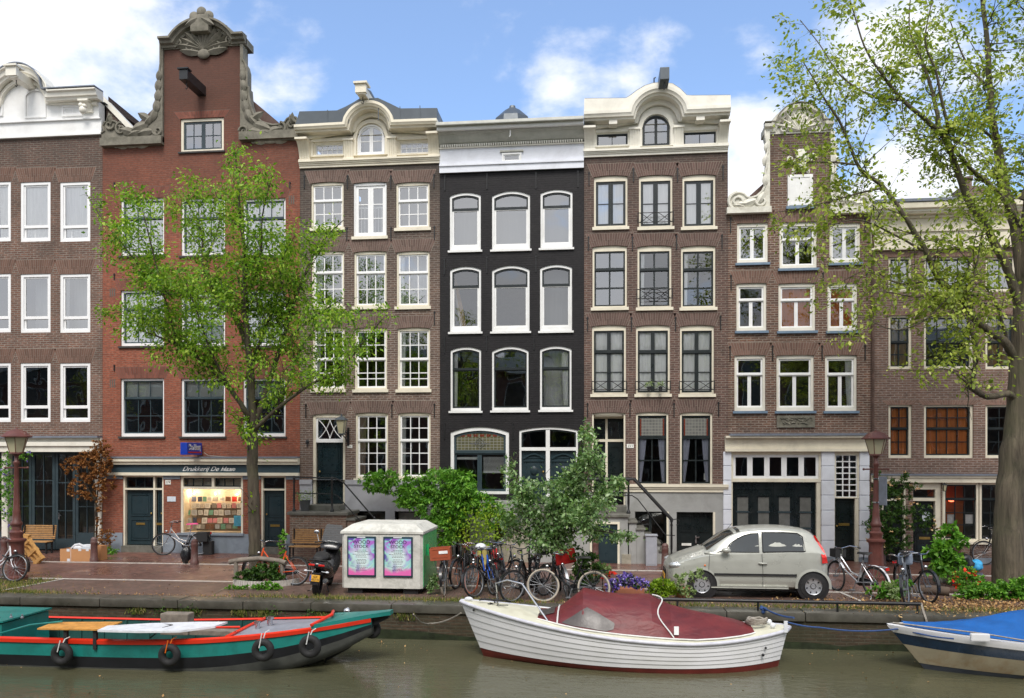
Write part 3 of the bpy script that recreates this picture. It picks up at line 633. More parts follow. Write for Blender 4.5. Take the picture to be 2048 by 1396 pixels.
        if curtain: s.curtain(wo,ix0,ix1,iz0,iz1,curtain,ccol,y)
        return wo
    def lint(s,x0,x1,z1,rise,h,parent,fan=.16,z=None):
        n=max(6,round((x1-x0+.2)/.068)); mb=MB(); cx=(x0+x1)/2; a0=x0-.04; a1=x1+.04; sp=z1-rise
        def zb(x): return sp+arc_z(min(max(x,x0),x1),x0,x1,rise)+.004
        tz=z1+h
        mb.mat(1); mb.add([(a0-.01,-.0015,zb(x0)),(a0-fan-.01,-.0015,tz+.01),(a1+fan+.01,-.0015,tz+.01),(a1+.01,-.0015,zb(x1))]+[(x1+(x0-x1)*k/8,-.0015,zb(x1+(x0-x1)*k/8)) for k in range(9)],[tuple(range(13))]); mb.mat(0)
        for k in range(n):
            for (t0,t1) in ((0,.49),(.51,1)):
                if (k%2): t0,t1=(0,.32) if t0==0 else (.34,1)
                u0=(k+.07)/n; u1=(k+.93)/n; q=[]
                for u,t in((u0,t0),(u1,t0),(u1,t1),(u0,t1)):
                    xb=a0+(a1-a0)*u; xt=a0-fan+(a1-a0+2*fan)*u; zb_=zb(xb); q.append((xb+(xt-xb)*t,-.005,zb_+(tz-zb_)*t))
                mb.quad(*q)
        mb.build('brick_lintel',[s.lintel,'mortar_light' if s.brick not in('brick_red',) else 'mortar_dark'],parent,normals=False)
    def curtain(s,wo,x0,x1,z0,z1,kind,col,y):
        mb=MB()
        def sheet(a,b,c0,c1,z0,z1,amp=.012,step=.03,yy=.105,gather=0):
            n=max(4,int((b-a)/step)); ph=random.uniform(0,6); fq=random.uniform(38,55); top=[];bot=[];mid=[]
            for k in range(n+1):
                t=k/n; xt=a+(b-a)*t; xb=c0+(c1-c0)*t; d=amp*(math.sin(xt*fq+ph)+.5*math.sin(xt*fq*.37+ph*2))
                top.append((xt,y+yy+d*.6,z1)); mid.append((xt+(xb-xt)*.45,y+yy+d,z1+(z0-z1)*.55)); bot.append((xb,y+yy+d*1.3,z0))
            mb.loft([top,mid,bot])
        w=x1-x0
        for kd in kind.split('+'):
            if kd=='full': sheet(x0,x1,x0,x1,z0,z1)
            elif kd=='left': sheet(x0,x0+.28*w,x0,x0+.22*w,z0,z1)
            elif kd=='right': sheet(x1-.3*w,x1,x1-.22*w,x1,z0,z1)
            elif kd=='leftn': sheet(x0,x0+.18*w,x0,x0+.15*w,z0,z1)
            elif kd=='tied': sheet(x0,x0+.38*w,x0,x0+.12*w,z0,z1); sheet(x1-.34*w,x1,x1-.14*w,x1,z0,z1)
            elif kd=='sides': sheet(x0,x0+.46*w,x0,x0+.44*w,z0,z1); sheet(x1-.46*w,x1,x1-.42*w,x1,z0,z1)
            elif kd=='back': sheet(x0,x1,x0,x1,z0,z1,.0,.3,.55)
            elif kd.startswith('top'): f=float(kd[3:])/100; sheet(x0,x1,x0,x1,z1-(z1-z0)*f,z1,.004,.1,.12)
        mb.build('curtain',col,wo,normals=False,smooth=60)
    def anchors(s,pts,l=.42):
        for px,py in pts:
            x,z=s.H(px,py); mb=MB(); mb.box(x-.014,x+.014,-.03,-.001,z-l/2,z+l/2); mb.box(x-.03,x+.03,-.022,-.001,z+l/2-.05,z+l/2-.02); mb.build('wall_anchor','iron_black',s.e)
    def bars(s,name,x0,x1,rects,mat,parent=None):
        """horizontal mouldings: rects of (y_out,z0,z1) between x0 and x1"""
        mb=MB()
        for yo,z0,z1 in rects: mb.box(x0,x1,-yo,.02,z0,z1)
        return mb.build(name,mat,parent or s.e)
    def door(s,x0,x1,z0,z1,mat='door_darkgreen',y=.14,panels=((.08,.48),(.54,.92)),name='door',knob=True,cols=1,letter=None,handle=None,parent=None,pm=None):
        mb=MB(); mb.box(x0,x1,y,y+.06,z0,z1)
        w=x1-x0; h=z1-z0
        for c in range(cols):
            for a,b in panels:
                xa=x0+w*(c/cols)+w*.13/cols**.5; xb=x0+w*((c+1)/cols)-w*.13/cols**.5; za=z1-h*b; zb=z1-h*a
                o=[(xa,za),(xb,za),(xb,zb),(xa,zb)]; i=[(xa+.03,za+.03),(xb-.03,za+.03),(xb-.03,zb-.03),(xa+.03,zb-.03)]
                ring(mb,o,i,y-.022,y); mb.box(xa+.07,xb-.07,y-.014,y,za+.07,zb-.07)
        d=mb.build(name,mat,parent or s.e)
        if knob:
            k=MB(); k.ball((x1-.08 if knob!='left' else x0+.08,y-.045,z0+1.0),.03,6); k.build('handle','brass',d,smooth=60)
        if letter:
            k=MB(); zz=z1-h*letter; cx=(x0+x1)/2; k.box(cx-.15,cx+.15,y-.03,y-.001,zz-.035,zz+.035); k.box(cx-.12,cx+.12,y-.034,y-.03,zz-.012,zz+.012); k.build('letter_slot','brass',d)
        return d
def sweep(mb,path,prof):
    """path: (x,z) list in the facade plane; prof: closed (out,up) list -> out = -y, up = along the path normal"""
    n=len(path); rings=[]
    P=[Vector(p) for p in path]
    for i in range(n):
        a=(P[i]-P[i-1]).normalized() if i else (P[1]-P[0]).normalized(); b=(P[i+1]-P[i]).normalized() if i<n-1 else a
        na=Vector((-a.y,a.x)); nb=Vector((-b.y,b.x)); m=(na+nb)
        if m.length<1e-6: m=na
        m.normalize(); k=1/max(.35,m.dot(na))
        rings.append([(P[i].x+m.x*u*k,-o,P[i].y+m.y*u*k) for o,u in prof])
    mb.loft(rings,closed=True,caps=True)
def arch_path(x0,x1,z,xc,hw,zc,n=20):
    """flat - segmental arch - flat; hw half width at z, zc crown height"""
    rise=zc-z; pts=[(x0,z)]
    for i in range(n+1):
        x=xc-hw+2*hw*i/n; pts.append((x,z+arc_z(x,xc-hw,xc+hw,rise)))
    pts.append((x1,z)); return pts
def console(mb,x0,x1,z0,z1,out,base=.06,flutes=4):
    """fluted pilaster whose front swings outward under the cornice"""
    h=z1-z0; pr=[]
    for i in range(9):
        t=i/8; pr.append((-(base+(out-base)*(t**2.2)),z0+h*t))
    poly=[(0.03,z0)]+pr+[(0.03,z1)]
    mb.prism(poly,x0,x1,'x')
    w=(x1-x0); 
    for k in range(flutes):
        a=x0+w*(k+.22)/flutes; b=x0+w*(k+.78)/flutes
        pf=[(y-.018,z) for y,z in pr[0:]]; poly=[(y+.004,z) for y,z in reversed(pr)]+pf
        mb.prism([(y,min(max(z,z0+.05),z1-.05)) for y,z in poly],a,b,'x')
    mb.box(x0-.02,x1+.02,-(base+.03),.0,z0-.02,z0+.06); mb.box(x0-.02,x1+.02,-(out+.02),.0,z1-.06,z1)
def hoist(parent_house,px_base,py_base,out,w,h,mat,head=None,cap=None):
    x,z=parent_house.H(px_base,py_base); mb=MB(); mb.box(x-w/2,x+w/2,-out,.15,z-h/2,z+h/2,bev=.01)
    if head: mb.box(x-w/2-.04,x+w/2+.04,-out-.04,-out+.10,z-h/2+.04,z+h/2+.06); mb.box(x-w/2-.08,x+w/2+.08,-out-.10,-out+.3,z+h/2+.05,z+h/2+.11)
    o=mb.build('hoist_beam',mat,parent_house.e)
    hk=MB(); hx=x; hk.tube([(x,-out+.2,z-h/2),(x,-out+.2,z-h/2-.1),(x+.03,-out+.2,z-h/2-.16),(x,-out+.2,z-h/2-.21),(x-.04,-out+.2,z-h/2-.17)],.014,6); hk.build('hook','iron_black',o)
    return o,x,z
def scroll(mb,c,r0,turns,a0,dirn,y,th=.03,shrink=.15,n=36):
    pts=[];rs=[]
    for i in range(n+1):
        t=i/n; r=r0*((1-t)+shrink*t); a=a0+dirn*2*PI*turns*t; pts.append((c[0]+r*math.cos(a),y,c[1]+r*math.sin(a))); rs.append(th*(1-.45*t))
    mb.tube(pts,rs,6)
def leafy(mb,c,l,ang,y,w=.35,th=.05):
    """one raised acanthus lobe"""
    d=Vector((math.cos(ang),0,math.sin(ang))); s_=Vector((-d.z,0,d.x)); c=Vector((c[0],y,c[1]))
    rings=[]
    for i in range(6):
        t=i/5; ww=l*w*math.sin(PI*min(1,.12+t*.86)); rings.append([c+d*l*t+s_*ww*u+Vector((0,-th*(1-abs(u))*(.5+math.sin(PI*t)),0)) for u in(-1,-.4,0,.4,1)])
    mb.loft(rings)
# ================================================================ the houses
# ---------- far left house: brown brick, white modern windows
h=House('canal_house','brown brick house with white double-framed windows and white attic gable, far left of the row',-330,205,278,'brick_brown_far_left','lintel_far_left')
h.floors=[h.H(100,y)[1] for y in (680,500)]
cur={(0,0):'full',(0,1):'full',(0,2):'full',(1,0):'back',(1,1):'full',(1,2):'full',(2,0):None,(2,1):None,(2,2):None}
for r,(y0,y1) in enumerate([(364,483),(548,665),(726,844)]):
    for c,(a,b) in enumerate([(-119,-59),(-39,21.5),(41,101),(120,180.5)]):
        h.window(a,b,y0,y1,frame='white_window',sash='white_window',fw=.09,secs=((0,.77,1,1),(.77,1,1,1)),sw=.05,rail=.09,glass='glass_sky' if r<2 else 'glass_dark',lh=.46,recess=.02,
                 curtain=[['sides','sides','full','full'],[None,'left','back','leftn+back'],[None,'leftn',None,None]][r][c],ccol='curtain_grey' if r else 'curtain_white')
zb=h.H(100,875)[1]; x1=h.x1
# shop front at street level
xs0,xs1=h.H(-330,900)[0],h.H(190,900)[0]; zt=h.H(100,900)[1]
h.hole(h.x0+.2,xs1,-.02,zt-.01)
h.bars('shop_cornice',h.x0,h.x1,[(.10,h.H(100,884)[1],h.H(100,876)[1]),(.22,h.H(100,892)[1],h.H(100,884)[1]+.001),(.16,zt-.06,h.H(100,892)[1]+.001)],'ivory_paint')
h.bars('lead_flashing',h.x0,h.x1,[(.27,h.H(100,876)[1],h.H(100,872)[1])],'lead_grey')
for a,b in ((-130,-118),(5,17),(191,204)): sf=MB(); sf.box(X(a),X(b),-.04,.2,-.02,zt-.07); sf.build('pilaster','ivory_paint',h.e)
z1=zt-.06
def shopdoor(house,pa,pb,z0,z1,ncol,rows,solid,mat='sash_darkblue',name='shop_door',y=.16,glass='glass_dark',fr=.09,handle=None):
    a,b=X(pa),X(pb); mb=MB(); mb.box(a,a+fr,y,y+.06,z0,z1); mb.box(b-fr,b,y,y+.06,z0,z1); mb.box(a+fr,b-fr,y,y+.06,z1-fr,z1); zs=z0+solid; mb.box(a+fr,b-fr,y,y+.06,z0,zs)
    for k in range(1,ncol): x=a+fr+(b-a-2*fr)*k/ncol; mb.box(x-.015,x+.015,y+.005,y+.05,zs,z1-fr)
    for k in range(1,rows): z=zs+(z1-fr-zs)*k/rows; mb.box(a+fr,b-fr,y+.008,y+.048,z-.014,z+.014)
    d=mb.build(name,mat,house.e); g=MB(); g.quad((a+fr,y+.03,zs),(b-fr,y+.03,zs),(b-fr,y+.03,z1-fr),(a+fr,y+.03,z1-fr)); g.build('pane',glass,d,normals=False)
    if handle:
        k=MB(); xh=X(handle); k.box(xh-.02,xh+.02,y-.02,y,1.0,1.22); k.box(xh-.02,xh+.1,y-.05,y-.02,1.12,1.15); k.build('handle','chrome',d)
    return d
for pa,pb,hd in ((-320,-240,0),(-238,-160,0),(-118,-60,0),(-59,3,0),(18,56,0),(57,103,0),(104,144,112),(145,190,0)): shopdoor(h,pa,pb,0.03,z1,2,3,.55 if hd==0 else .35,handle=hd or None)
h.build_wall()
# white attic with arched centre
def attic_zone(h): pass
zf0=h.H(100,275)[1]; zf1=h.H(100,240,-.08)[1]
h.bars('frieze',h.x0,h.x1,[(.10,zf0,zf0+.06),(.06,zf0+.06,zf1-.04),(.13,zf1-.04,zf1)],'white_paint')
zc=h.H(140,197,-.35)[1]; zct=h.H(140,178,-.45)[1]
at=MB(); xa=h.x0; xb=h.x1-.12
# attic wall with window openings left solid behind the frames
at.box(xa,xb,.0,.3,zf1,zc+.02); xcen=h.H(50,150)[0]; hwid=(h.H(104,170,-.3)[0]-h.H(0,170,-.3)[0])/2
n=16; top=[]; zcr=h.H(50,152,-.2)[1]
poly=[(xcen-hwid,zc)]+[(xcen+hwid*math.cos(PI-PI*i/n),zc+.0+(zcr-zc)*math.sin(PI*i/n)) for i in range(n+1)]+[(xcen+hwid,zc)]
at.prism(poly[1:-1],.001,.29)
at.build('attic_wall','white_paint',h.e)
co=MB(); path=arch_path(xa,xb+.15,zc,xcen,hwid,zcr); 
sweep(co,path,[(0,0),(.28,.0),(.30,.06),(.36,.08),(.38,.20),(.46,.23),(.46,.27),(0,.30)])
sweep(co,[(p[0],p[1]) for p in arch_path(xa,xb,zc-.12,xcen,hwid-.1,zcr-.14)],[(0,0),(.12,0),(.12,.10),(0,.115)])
co.build('cornice','ivory_paint',h.e)
gt=MB(); sweep(gt,[(p[0],p[1]+.30) for p in path],[(0,.0),(.48,.0),(.48,.035),(0,.05)]); gt.build('gutter','lead_grey',h.e)
pn=MB(); x0,z0=h.H(48,236,-.05); x1_,_=h.H(91,236,-.05); pn_poly=frame_poly(x0,x1_,z0,h.H(68,178,-.05)[1],.18); pn_in=frame_poly(x0+.05,x1_-.05,z0+.05,h.H(68,178,-.05)[1]-.05,.15); ring(pn,pn_poly,pn_in,-.04,.0); pn.build('hatch_frame','white_paint',h.e)
h.window(125,166,211,233,frame='white_paint',sash='white_window',fw=.06,secs=((0,1,2,1),),lintel=False,recess=-.05,glass='glass_sky',cut=False)
h.window(-24,7,211,233,frame='white_paint',sash='white_window',fw=.06,secs=((0,1,2,1),),lintel=False,recess=-.05,glass='glass_sky',cut=False)
cs=MB(); xx=h.H(178,220)[0]; console(cs,xx-.16,xx+.14,h.H(178,225)[1],zc,.3,flutes=2); cs.ball((xx,-.3,zc-.35),.13,8,(1,.8,1)); cs.ball((xx-.05,-.33,zc-.22),.08,6); cs.ball((xx+.07,-.33,zc-.25),.07,6)
cs.build('console','ivory_paint',h.e,smooth=40)
ob,hx,hz=hoist(h,64,172,.9,.27,.27,'ivory_paint',head=True)
# white trimmed side gable sloping back behind the red house
sg=MB(); 
pts=[(0.4,zct+.1),(8.5,zct-3.2)]
sg.add([(h.x1-.06,.4,zct+.12),(h.x1-.06,8.8,zct-.3),(h.x1-.06,8.8,zf0-1),(h.x1-.06,.4,zf0-1)],[(0,1,2,3)])
sg.build('side_wall','brick_brown_far_left',h.e,normals=False)
# the slope seen to the right of the corner
sl=MB(); a=h.H(205,188,.35); b=h.H(268,256,.35)
sl.prism([(a[0]-.05,a[1]-.0),(b[0],b[1]),(b[0]-.10,b[1]-.12),(a[0]-.05,a[1]-.22)],.30,.55); sl.build('roof_trim','ivory_paint',h.e)
sw_=MB(); sw_.prism([(h.x1-.1,zf0-.5),(b[0]-.1,b[1]-.6),(b[0]-.12,b[1]-.12),(h.x1-.1,a[1]-.24)],.36,.52); sw_.build('roof_gable','brick_brown_far_left',h.e)
h.flat_roof(zc+.05)
H1=h
# ---------- red brick house with neck gable
h=House('canal_house','tall red brick house with grey stone neck gable above the printing shop',205,600,286,'brick_red','lintel_red')
h.floors=[h.H(400,y)[1] for y in (717,535,330)]
for r,(y0,y1) in enumerate([(397,511),(580,692),(757,873)]):
    for c,(a,b) in enumerate([(241,328),(362,450),(486,571)]):
        h.window(a,b,y0,y1,frame='white_window',sash='sash_darkblue',fw=.065,ft=.065,fb=.1,secs=((0,.33,3,1),(.33,1,3,2)),sill='sill_stone_dark',sillh=.06,glass='glass_sky' if r<2 else 'glass',lh=.36,
                 curtain=('full' if r==0 else 'full' if r==1 else 'top34'),ccol='curtain_white' if r<2 else 'blind_white',recess=.06)
# shop front
zl=h.H(400,915,-.2)[1]
h.bars('lead_flashing',h.x0,h.x1,[(.24,zl-.02,zl+.03)],'lead_grey')
h.bars('shop_cornice',h.x0,h.x1,[(.21,h.H(400,923)[1],zl-.02),(.15,h.H(400,929)[1],h.H(400,923)[1]-.001)],'cream_paint')
sgn=h.bars('shop_fascia',h.x0,h.x1,[(.06,h.H(400,945)[1],h.H(400,930)[1])],'band_slate')
h.bars('moulding',h.x0,h.x1,[(.12,h.H(400,951)[1],h.H(400,945)[1]-.001)],'cream_paint')
zt=h.H(400,951)[1]-.002
p0=W(375,938,-.07); text_mesh('Drukkerij De Haan',.20,'sign_white',sgn,frontM(X(418),-.063,p0.z+.0),'lettering',shear=.5,xs=1.1,extrude=.002)
text_mesh('sinds 1930',.10,'sign_white',sgn,frontM(X(459),-.063,p0.z-.02),'lettering',shear=.3,extrude=.002)
zp=h.H(400,1067)[1]
for a,b in ((246,327),(361,486),(522,572)): h.hole(X(a),X(b),-.02 if a!=361 else zp,zt)
for a,b in ((205.5,246),(327,522),(572,599.5)): pl=MB(); pl.box(X(a)+.003,X(b)-.003,-.04,.3,-.05,zp-.003); pl.build('plinth','bluegrey_plinth',h.e)
for a,b in ((205.5,246),(327,361),(486,522),(572,599.5)): cp=MB(); cp.box(X(a)+.003,X(b)-.003,-.03,.02,h.H(300,958)[1],zt); cp.build('pier_cap','bluegrey_plinth',h.e)
# left double door recess
def frame_box(h,px0,px1,z0,z1,mat,y=.02,bars=(),w=.055,name='door_frame',rows=()):
    a,b=X(px0),X(px1); mb=MB(); mb.box(a,a+w,y,y+.12,z0,z1); mb.box(b-w,b,y,y+.12,z0,z1); mb.box(a+w,b-w,y,y+.12,z1-w,z1)
    for px in bars: mb.box(X(px)-w/2,X(px)+w/2,y+.002,y+.118,z0,z1-w)
    for z in rows: mb.box(a+w,b-w,y+.004,y+.116,z-w/2,z+w/2)
    return mb.build(name,mat,h.e)
z9=h.H(280,978)[1]; zd=h.H(280,1090)[1]
frame_box(h,246,327,zd-.02,zt,'cream_paint',bars=(307.5,),rows=(z9,))
st=MB(); st.box(X(246)+.01,X(327)-.01,-.12,.3,-.02,zd-.02); st.build('doorstep','step_stone',h.e)
h.door(X(250),X(304),zd,z9-.03,'door_teal',letter=.62); h.door(X(311),X(325),zd,z9-.03,'door_teal',letter=.62)
def lights(h,px0,px1,z0,z1,nc,mat='sash_black',y=.09,glass='glass_dark',nr=1,bw=.03,name='transom_window',curtain=None):
    a,b=X(px0),X(px1); mb=MB(); ring(mb,[(a,z0),(b,z0),(b,z1),(a,z1)],[(a+.035,z0+.035),(b-.035,z0+.035),(b-.035,z1-.035),(a+.035,z1-.035)],y,y+.04)
    for k in range(1,nc): x=a+(b-a)*k/nc; mb.box(x-bw/2,x+bw/2,y+.003,y+.035,z0+.03,z1-.03)
    for k in range(1,nr): z=z0+(z1-z0)*k/nr; mb.box(a+.03,b-.03,y+.005,y+.033,z-bw/2,z+bw/2)
    o=mb.build(name,mat,h.e); g=MB(); g.quad((a,y+.02,z0),(b,y+.02,z0),(b,y+.02,z1),(a,y+.02,z1)); g.build('pane',glass,o,normals=False)
    if curtain:
        c=MB(); c.quad((a,y+.25,z0),(b,y+.25,z0),(b,y+.25,z1),(a,y+.25,z1)); c.build('curtain',curtain,o,normals=False)
    return o
lights(h,251,304,z9+.03,zt-.055,3); lights(h,311,324,z9+.03,zt-.055,2)
# shop window
zw=h.H(420,976)[1]
fo=frame_box(h,361,486,zp,zt,'cream_paint',bars=(),rows=(zw,),w=.075,name='shop_window'); 
mu=MB(); xm=X(425); mu.box(xm-.04,xm+.04,.025,.13,zw+.03,zt-.07); mu.build('mullion','cream_paint',fo)
lights(h,365,421,zw+.04,zt-.075,3,glass='glass_dark',curtain='shop_wall'); lights(h,429,482,zw+.04,zt-.075,3,curtain='shop_wall')
g=MB(); g.quad((X(364),.09,zp+.07),(X(483),.09,zp+.07),(X(483),.09,zw-.03),(X(364),.09,zw-.03)); g.build('pane','clear_plastic',fo,normals=False)
sl=MB(); sl.box(X(357),X(489),-.10,.1,zp-.05,zp+.02); sl.build('sill','bluegrey_plinth',fo)
dp=MB(); a,b=X(362),X(485); dp.quad((a,.75,zp),(b,.75,zp),(b,.75,zt-.05),(a,.75,zt-.05)); dp.quad((a,.14,zp),(a,.75,zp),(a,.75,zt),(a,.14,zt)); dp.quad((b,.14,zp),(b,.75,zp),(b,.75,zt),(b,.14,zt)); dp.quad((a,.14,zp+.03),(b,.14,zp+.03),(b,.75,zp+.03),(a,.75,zp+.03)); dp.quad((a,.14,zw+.02),(b,.14,zw+.02),(b,.75,zw+.02),(a,.75,zw+.02)); dp.build('display_case','shop_wall',fo,normals=False)
cork=MB(); cork.box(X(372),X(484),.66,.70,zp+.03,h.H(420,1012)[1]); cork.build('shelf_board','wood_grey',fo)
rr=random.Random(3)
for row,(py,ph) in enumerate([(998,8),(1011,9),(1025,9),(1041,9),(1053,8)]):
    px=373
    while px<481:
        w=rr.uniform(7,11); hh=ph*rr.uniform(.95,1.35); yy=.55-.08*row*.5
        a,z=h.H(px,py+hh/2,yy); b,_=h.H(px+w,py,yy); z2=h.H(px,py-hh/2,yy)[1]; m=rr.choice([0,0,0,1,0,2,3,4,5,6,0,9,8 if row>3 else 0,7 if row==0 else 0])
        mb=MB(); t=rr.uniform(-.08,.08); M=Matrix.Translation(((a+b)/2,yy,(z+z2)/2))@Matrix.Rotation(t,4,'Y')@Matrix.Rotation(rr.uniform(-.25,.1),4,'X'); mb.box(-(b-a)/2,(b-a)/2,-.006,.006,-(z2-z)/2,(z2-z)/2,M=M)
        if m in(0,1,6): 
            mb.mat(1)
            for q in range(3): zz=(z2-z)*(.25-.22*q); mb.box(-(b-a)*.34,(b-a)*.34*rr.uniform(.4,1),-.008,-.0062,zz-.006,zz+.006,M=M)
        c=mb.build('printed_card',['paper_%d'%m,'paper_9'],None,normals=False)
        tag(c,None,'card','printed cards in the shop window'); c['label']='printed card or book cover displayed behind the printing shop window'
        px+=w+rr.uniform(.8,3)
mb=MB(); a,z=h.H(468,1052,.3); b,_=h.H(482,1052,.3); mb.box(a,b,.29,.30,z,h.H(470,1031,.3)[1]); c=mb.build('poster','poster_sky',None); tag(c,'bright blue poster in the lower right corner of the shop window','poster')
for px,py in ((388,987),(431,988),(474,989)):
    x,z=h.H(px,py,.6); mb=MB(); mb.ball((x,.6,z),.022,6); lb=mb.build('spot_bulb','bulb',fo)
    ld=bpy.data.lights.new('shop_spot','POINT'); ld.energy=3.5; ld.color=(1,.78,.52); ld.shadow_soft_size=.05; lo=bpy.data.objects.new('shop_spot',ld); scene.collection.objects.link(lo); lo.location=(x,.5,z+.03)
# right door
frame_box(h,522,572,zd-.02,zt,'cream_paint',rows=(z9,)); h.door(X(526),X(568.5),zd,z9-.03,'door_teal',letter=.63,knob='left'); lights(h,526,568.5,z9+.03,zt-.055,1)
st=MB(); st.box(X(522)+.01,X(572)-.01,-.12,.3,-.02,zd-.02); st.build('doorstep','step_stone',h.e)
# number, name plates
def plate(h,px0,px1,py0,py1,txt=None,mat='plate_enamel',size=.09,shear=0,name='number_plate',Y=-.0):
    a,zb=h.H(px0,py1); b,za=h.H(px1,py0); mb=MB(); mb.box(a,b,Y-.02,Y-.002,zb,za,bev=.004); o=mb.build(name,mat,h.e)
    if txt: text_mesh(txt,size,'ink',o,frontM((a+b)/2,Y-.0215,(za+zb)/2),'number',shear=shear,extrude=.001)
    return o
plate(h,331,342,960,969,'174',size=.11); plate(h,335,352,993,1003,None,'paper_1',name='name_plate')
h.anchors([(229,371),(229,553),(229,736),(580,370)],.2)
for px,py in ((225,585),(225,767),(583,400),(583,765)):
    x,z=h.H(px,py); mb=MB(); [mb.box(x-.09+.07*k,x-.05+.07*k,-.004,-.001,z-.13,z+.13) for k in range(3)]; mb.build('air_vent','mortar_dark',h.e)
h.window(360.5,447.5,236,303,frame='cream_paint',sash='sash_darkblue',fw=.085,secs=((0,1,2,2,0,.5),(0,1,2,2,.5,1)),sw=.055,sill='sill_stone_dark',sillh=.05,lh=.22,glass='glass_sky',recess=.05)
h.build_wall()
# gable
gx0,gz0=h.H(323,286); gx1,_=h.H(482,286); gzt=h.H(402,86)[1]
nk=MB(); wx0,wx1=X(360.5),X(447.5); wz1=h.H(404,236)[1]; wz0=h.H(404,303)[1]
xs=[gx0,wx0,wx1,gx1]; zs=[h.zt,wz1,gzt]
# neck wall: window hole crosses the shoulder line
h2=h; zc0=h.zt
nk.quad((gx0,0,zc0),(wx0,0,zc0),(wx0,0,gzt),(gx0,0,gzt)); nk.quad((wx1,0,zc0),(gx1,0,zc0),(gx1,0,gzt),(wx1,0,gzt)); nk.quad((wx0,0,wz1),(wx1,0,wz1),(wx1,0,gzt),(wx0,0,gzt))
nk.quad((gx0,0,zc0),(gx0,.5,zc0),(gx0,.5,gzt),(gx0,0,gzt)); nk.quad((gx1,0,zc0),(gx1,.5,zc0),(gx1,.5,gzt),(gx1,0,gzt)); nk.quad((gx0,.5,zc0),(gx1,.5,zc0),(gx1,.5,gzt),(gx0,.5,gzt)); nk.quad((gx0,0,gzt),(gx1,0,gzt),(gx1,.5,gzt),(gx0,.5,gzt))
nk.build('neck_gable','brick_red',h.e,normals=False)
# stone scrolls, both sides: outline traced at the gable plane, 0.3 m thick, relief laid on the front
def stone_scroll(h,outline,mat,y0=-.10,y1=.22,rim=.035):
    mb=MB(); P=[h.H(px,py,-.1) for px,py in outline]
    mb.prism(P,y0,y1); return mb,P
def px_scroll(mb,h,px,py,r,turns,a0,dirn,y=-.13,th=.035): x,z=h.H(px,py,-.1); scroll(mb,(x,z),r,turns,a0,dirn,y,th)
for side in (0,1):
    if side==0:
        out=[(203,284),(325,284),(325,88),(321,88),(321,128),(318,150),(316,172),(314,190),(311,205),(308,222),(302,232),(298,243),(288,247),(281,255),(268,258),(250,257),(238,252),(232,244),(222,241),(210,245),(206,252),(209,262),(203,266)]
    else:
        out=[(480,282),(599,279),(599,262),(597,244),(592,235),(582,233),(574,238),(570,244),(560,249),(545,250),(532,247),(522,243),(516,236),(509,232),(505,222),(500,205),(498,190),(497,175),(494,172),(494,140),(491,128),(486,120),(486,88),(480,88)]
    mb,P=stone_scroll(h,out,'sandstone')
    mb.prism([(P[0][0],h.H(250,284,-.1)[1]-.12),(P[1][0],h.H(250,284,-.1)[1]-.12),(P[1][0],h.H(250,276,-.1)[1]),(P[0][0],h.H(250,276,-.1)[1])] ,-.20,.24)
    s_=1 if side==0 else -1
    def mx(px): return px if side==0 else 402+(402-px)
    px_scroll(mb,h,mx(243),258,.20,1.3,PI/2,s_ ,th=.045); px_scroll(mb,h,mx(220),250,.17,1.0,0,-s_,th=.05); px_scroll(mb,h,mx(316),262,.16,1.2,PI,s_,th=.04)
    for px,py,l,a in ((296,248,.6,200),(300,240,.45,150),(305,262,.5,190),(268,266,.5,165),(282,262,.45,200),(312,218,.45,250),(315,200,.45,262),(317,180,.42,265),(318,160,.4,262),(319,142,.35,265),(305,232,.4,230),(222,248,.35,100),(215,246,.3,60)):
        x,z=h.H(mx(px),py,-.1); leafy(mb,(x,z),l,R(a) if side==0 else PI-R(a),-.125,.28,.06)
    # rim along the concave edge
    rimp=[Vector((p[0],-.11,p[1])) for p in P[3:]] if side==0 else [Vector((p[0],-.11,p[1])) for p in P[2:-2]]
    mb.tube(rimp,.035,6)
    o=mb.build('stone_scroll','sandstone',h.e,smooth=40)
    # carved cartouche below the shoulder
    c=MB(); cx,cz=h.H(264 if side==0 else 540,291 if side==0 else 282,-.04)
    c.ball((cx,-.02,cz),.16,8,(1.5,.35,.5)); 
    for q in (-1,1):
        leafy(c,(cx+q*.12,cz),.45,0 if q>0 else PI,-.01,.22,.05); scroll(c,(cx+q*.55,cz+.02),.08,1,0,q,-.03,.022)
    c.build('carved_cartouche','sandstone_pale',h.e,smooth=40)
# crown
cr=MB(); zc=h.H(402,88,-.2)[1]; zt_=h.H(402,70,-.3)[1]; cxm,_=h.H(402,80,-.25); hw=(h.H(456,80,-.25)[0]-h.H(345,80,-.25)[0])/2; za=h.H(402,33,-.25)[1]
a,b=h.H(319,80,-.2)[0],h.H(488,80,-.2)[0]
path=arch_path(a,b,zc,cxm,hw,za-.28)
sweep(cr,path,[(0,0),(.10,0),(.12,.06),(.22,.09),(.24,.16),(.34,.19),(.34,.25),(0,.29)])
cr.prism([(cxm-hw,zc)]+[(p[0],p[1]) for p in path[1:-1]][1:-1]+[(cxm+hw,zc)],-.03,.35)
cr.box(a,b,-.05,.5,zc-.03,zc+.2)
# shell
for k in range(11):
    t=R(12+156*k/10); leafy(cr,(cxm,zc-.12),1.05 if k%2==0 else .98,t,-.06,.11,.09)
for q in(-1,1):
    scroll(cr,(cxm+q*.42,zc-.05),.15,1.2,PI/2,-q,-.12,.04); scroll(cr,(cxm+q*.85,zc+.12),.13,1.1,PI/2,q,-.10,.035); leafy(cr,(cxm+q*.1,zc-.2),.7,(R(8) if q>0 else PI-R(8)),-.07,.2,.07)
cr.ball((cxm,-.08,zc-.25),.17,8,(1.2,.5,.9))
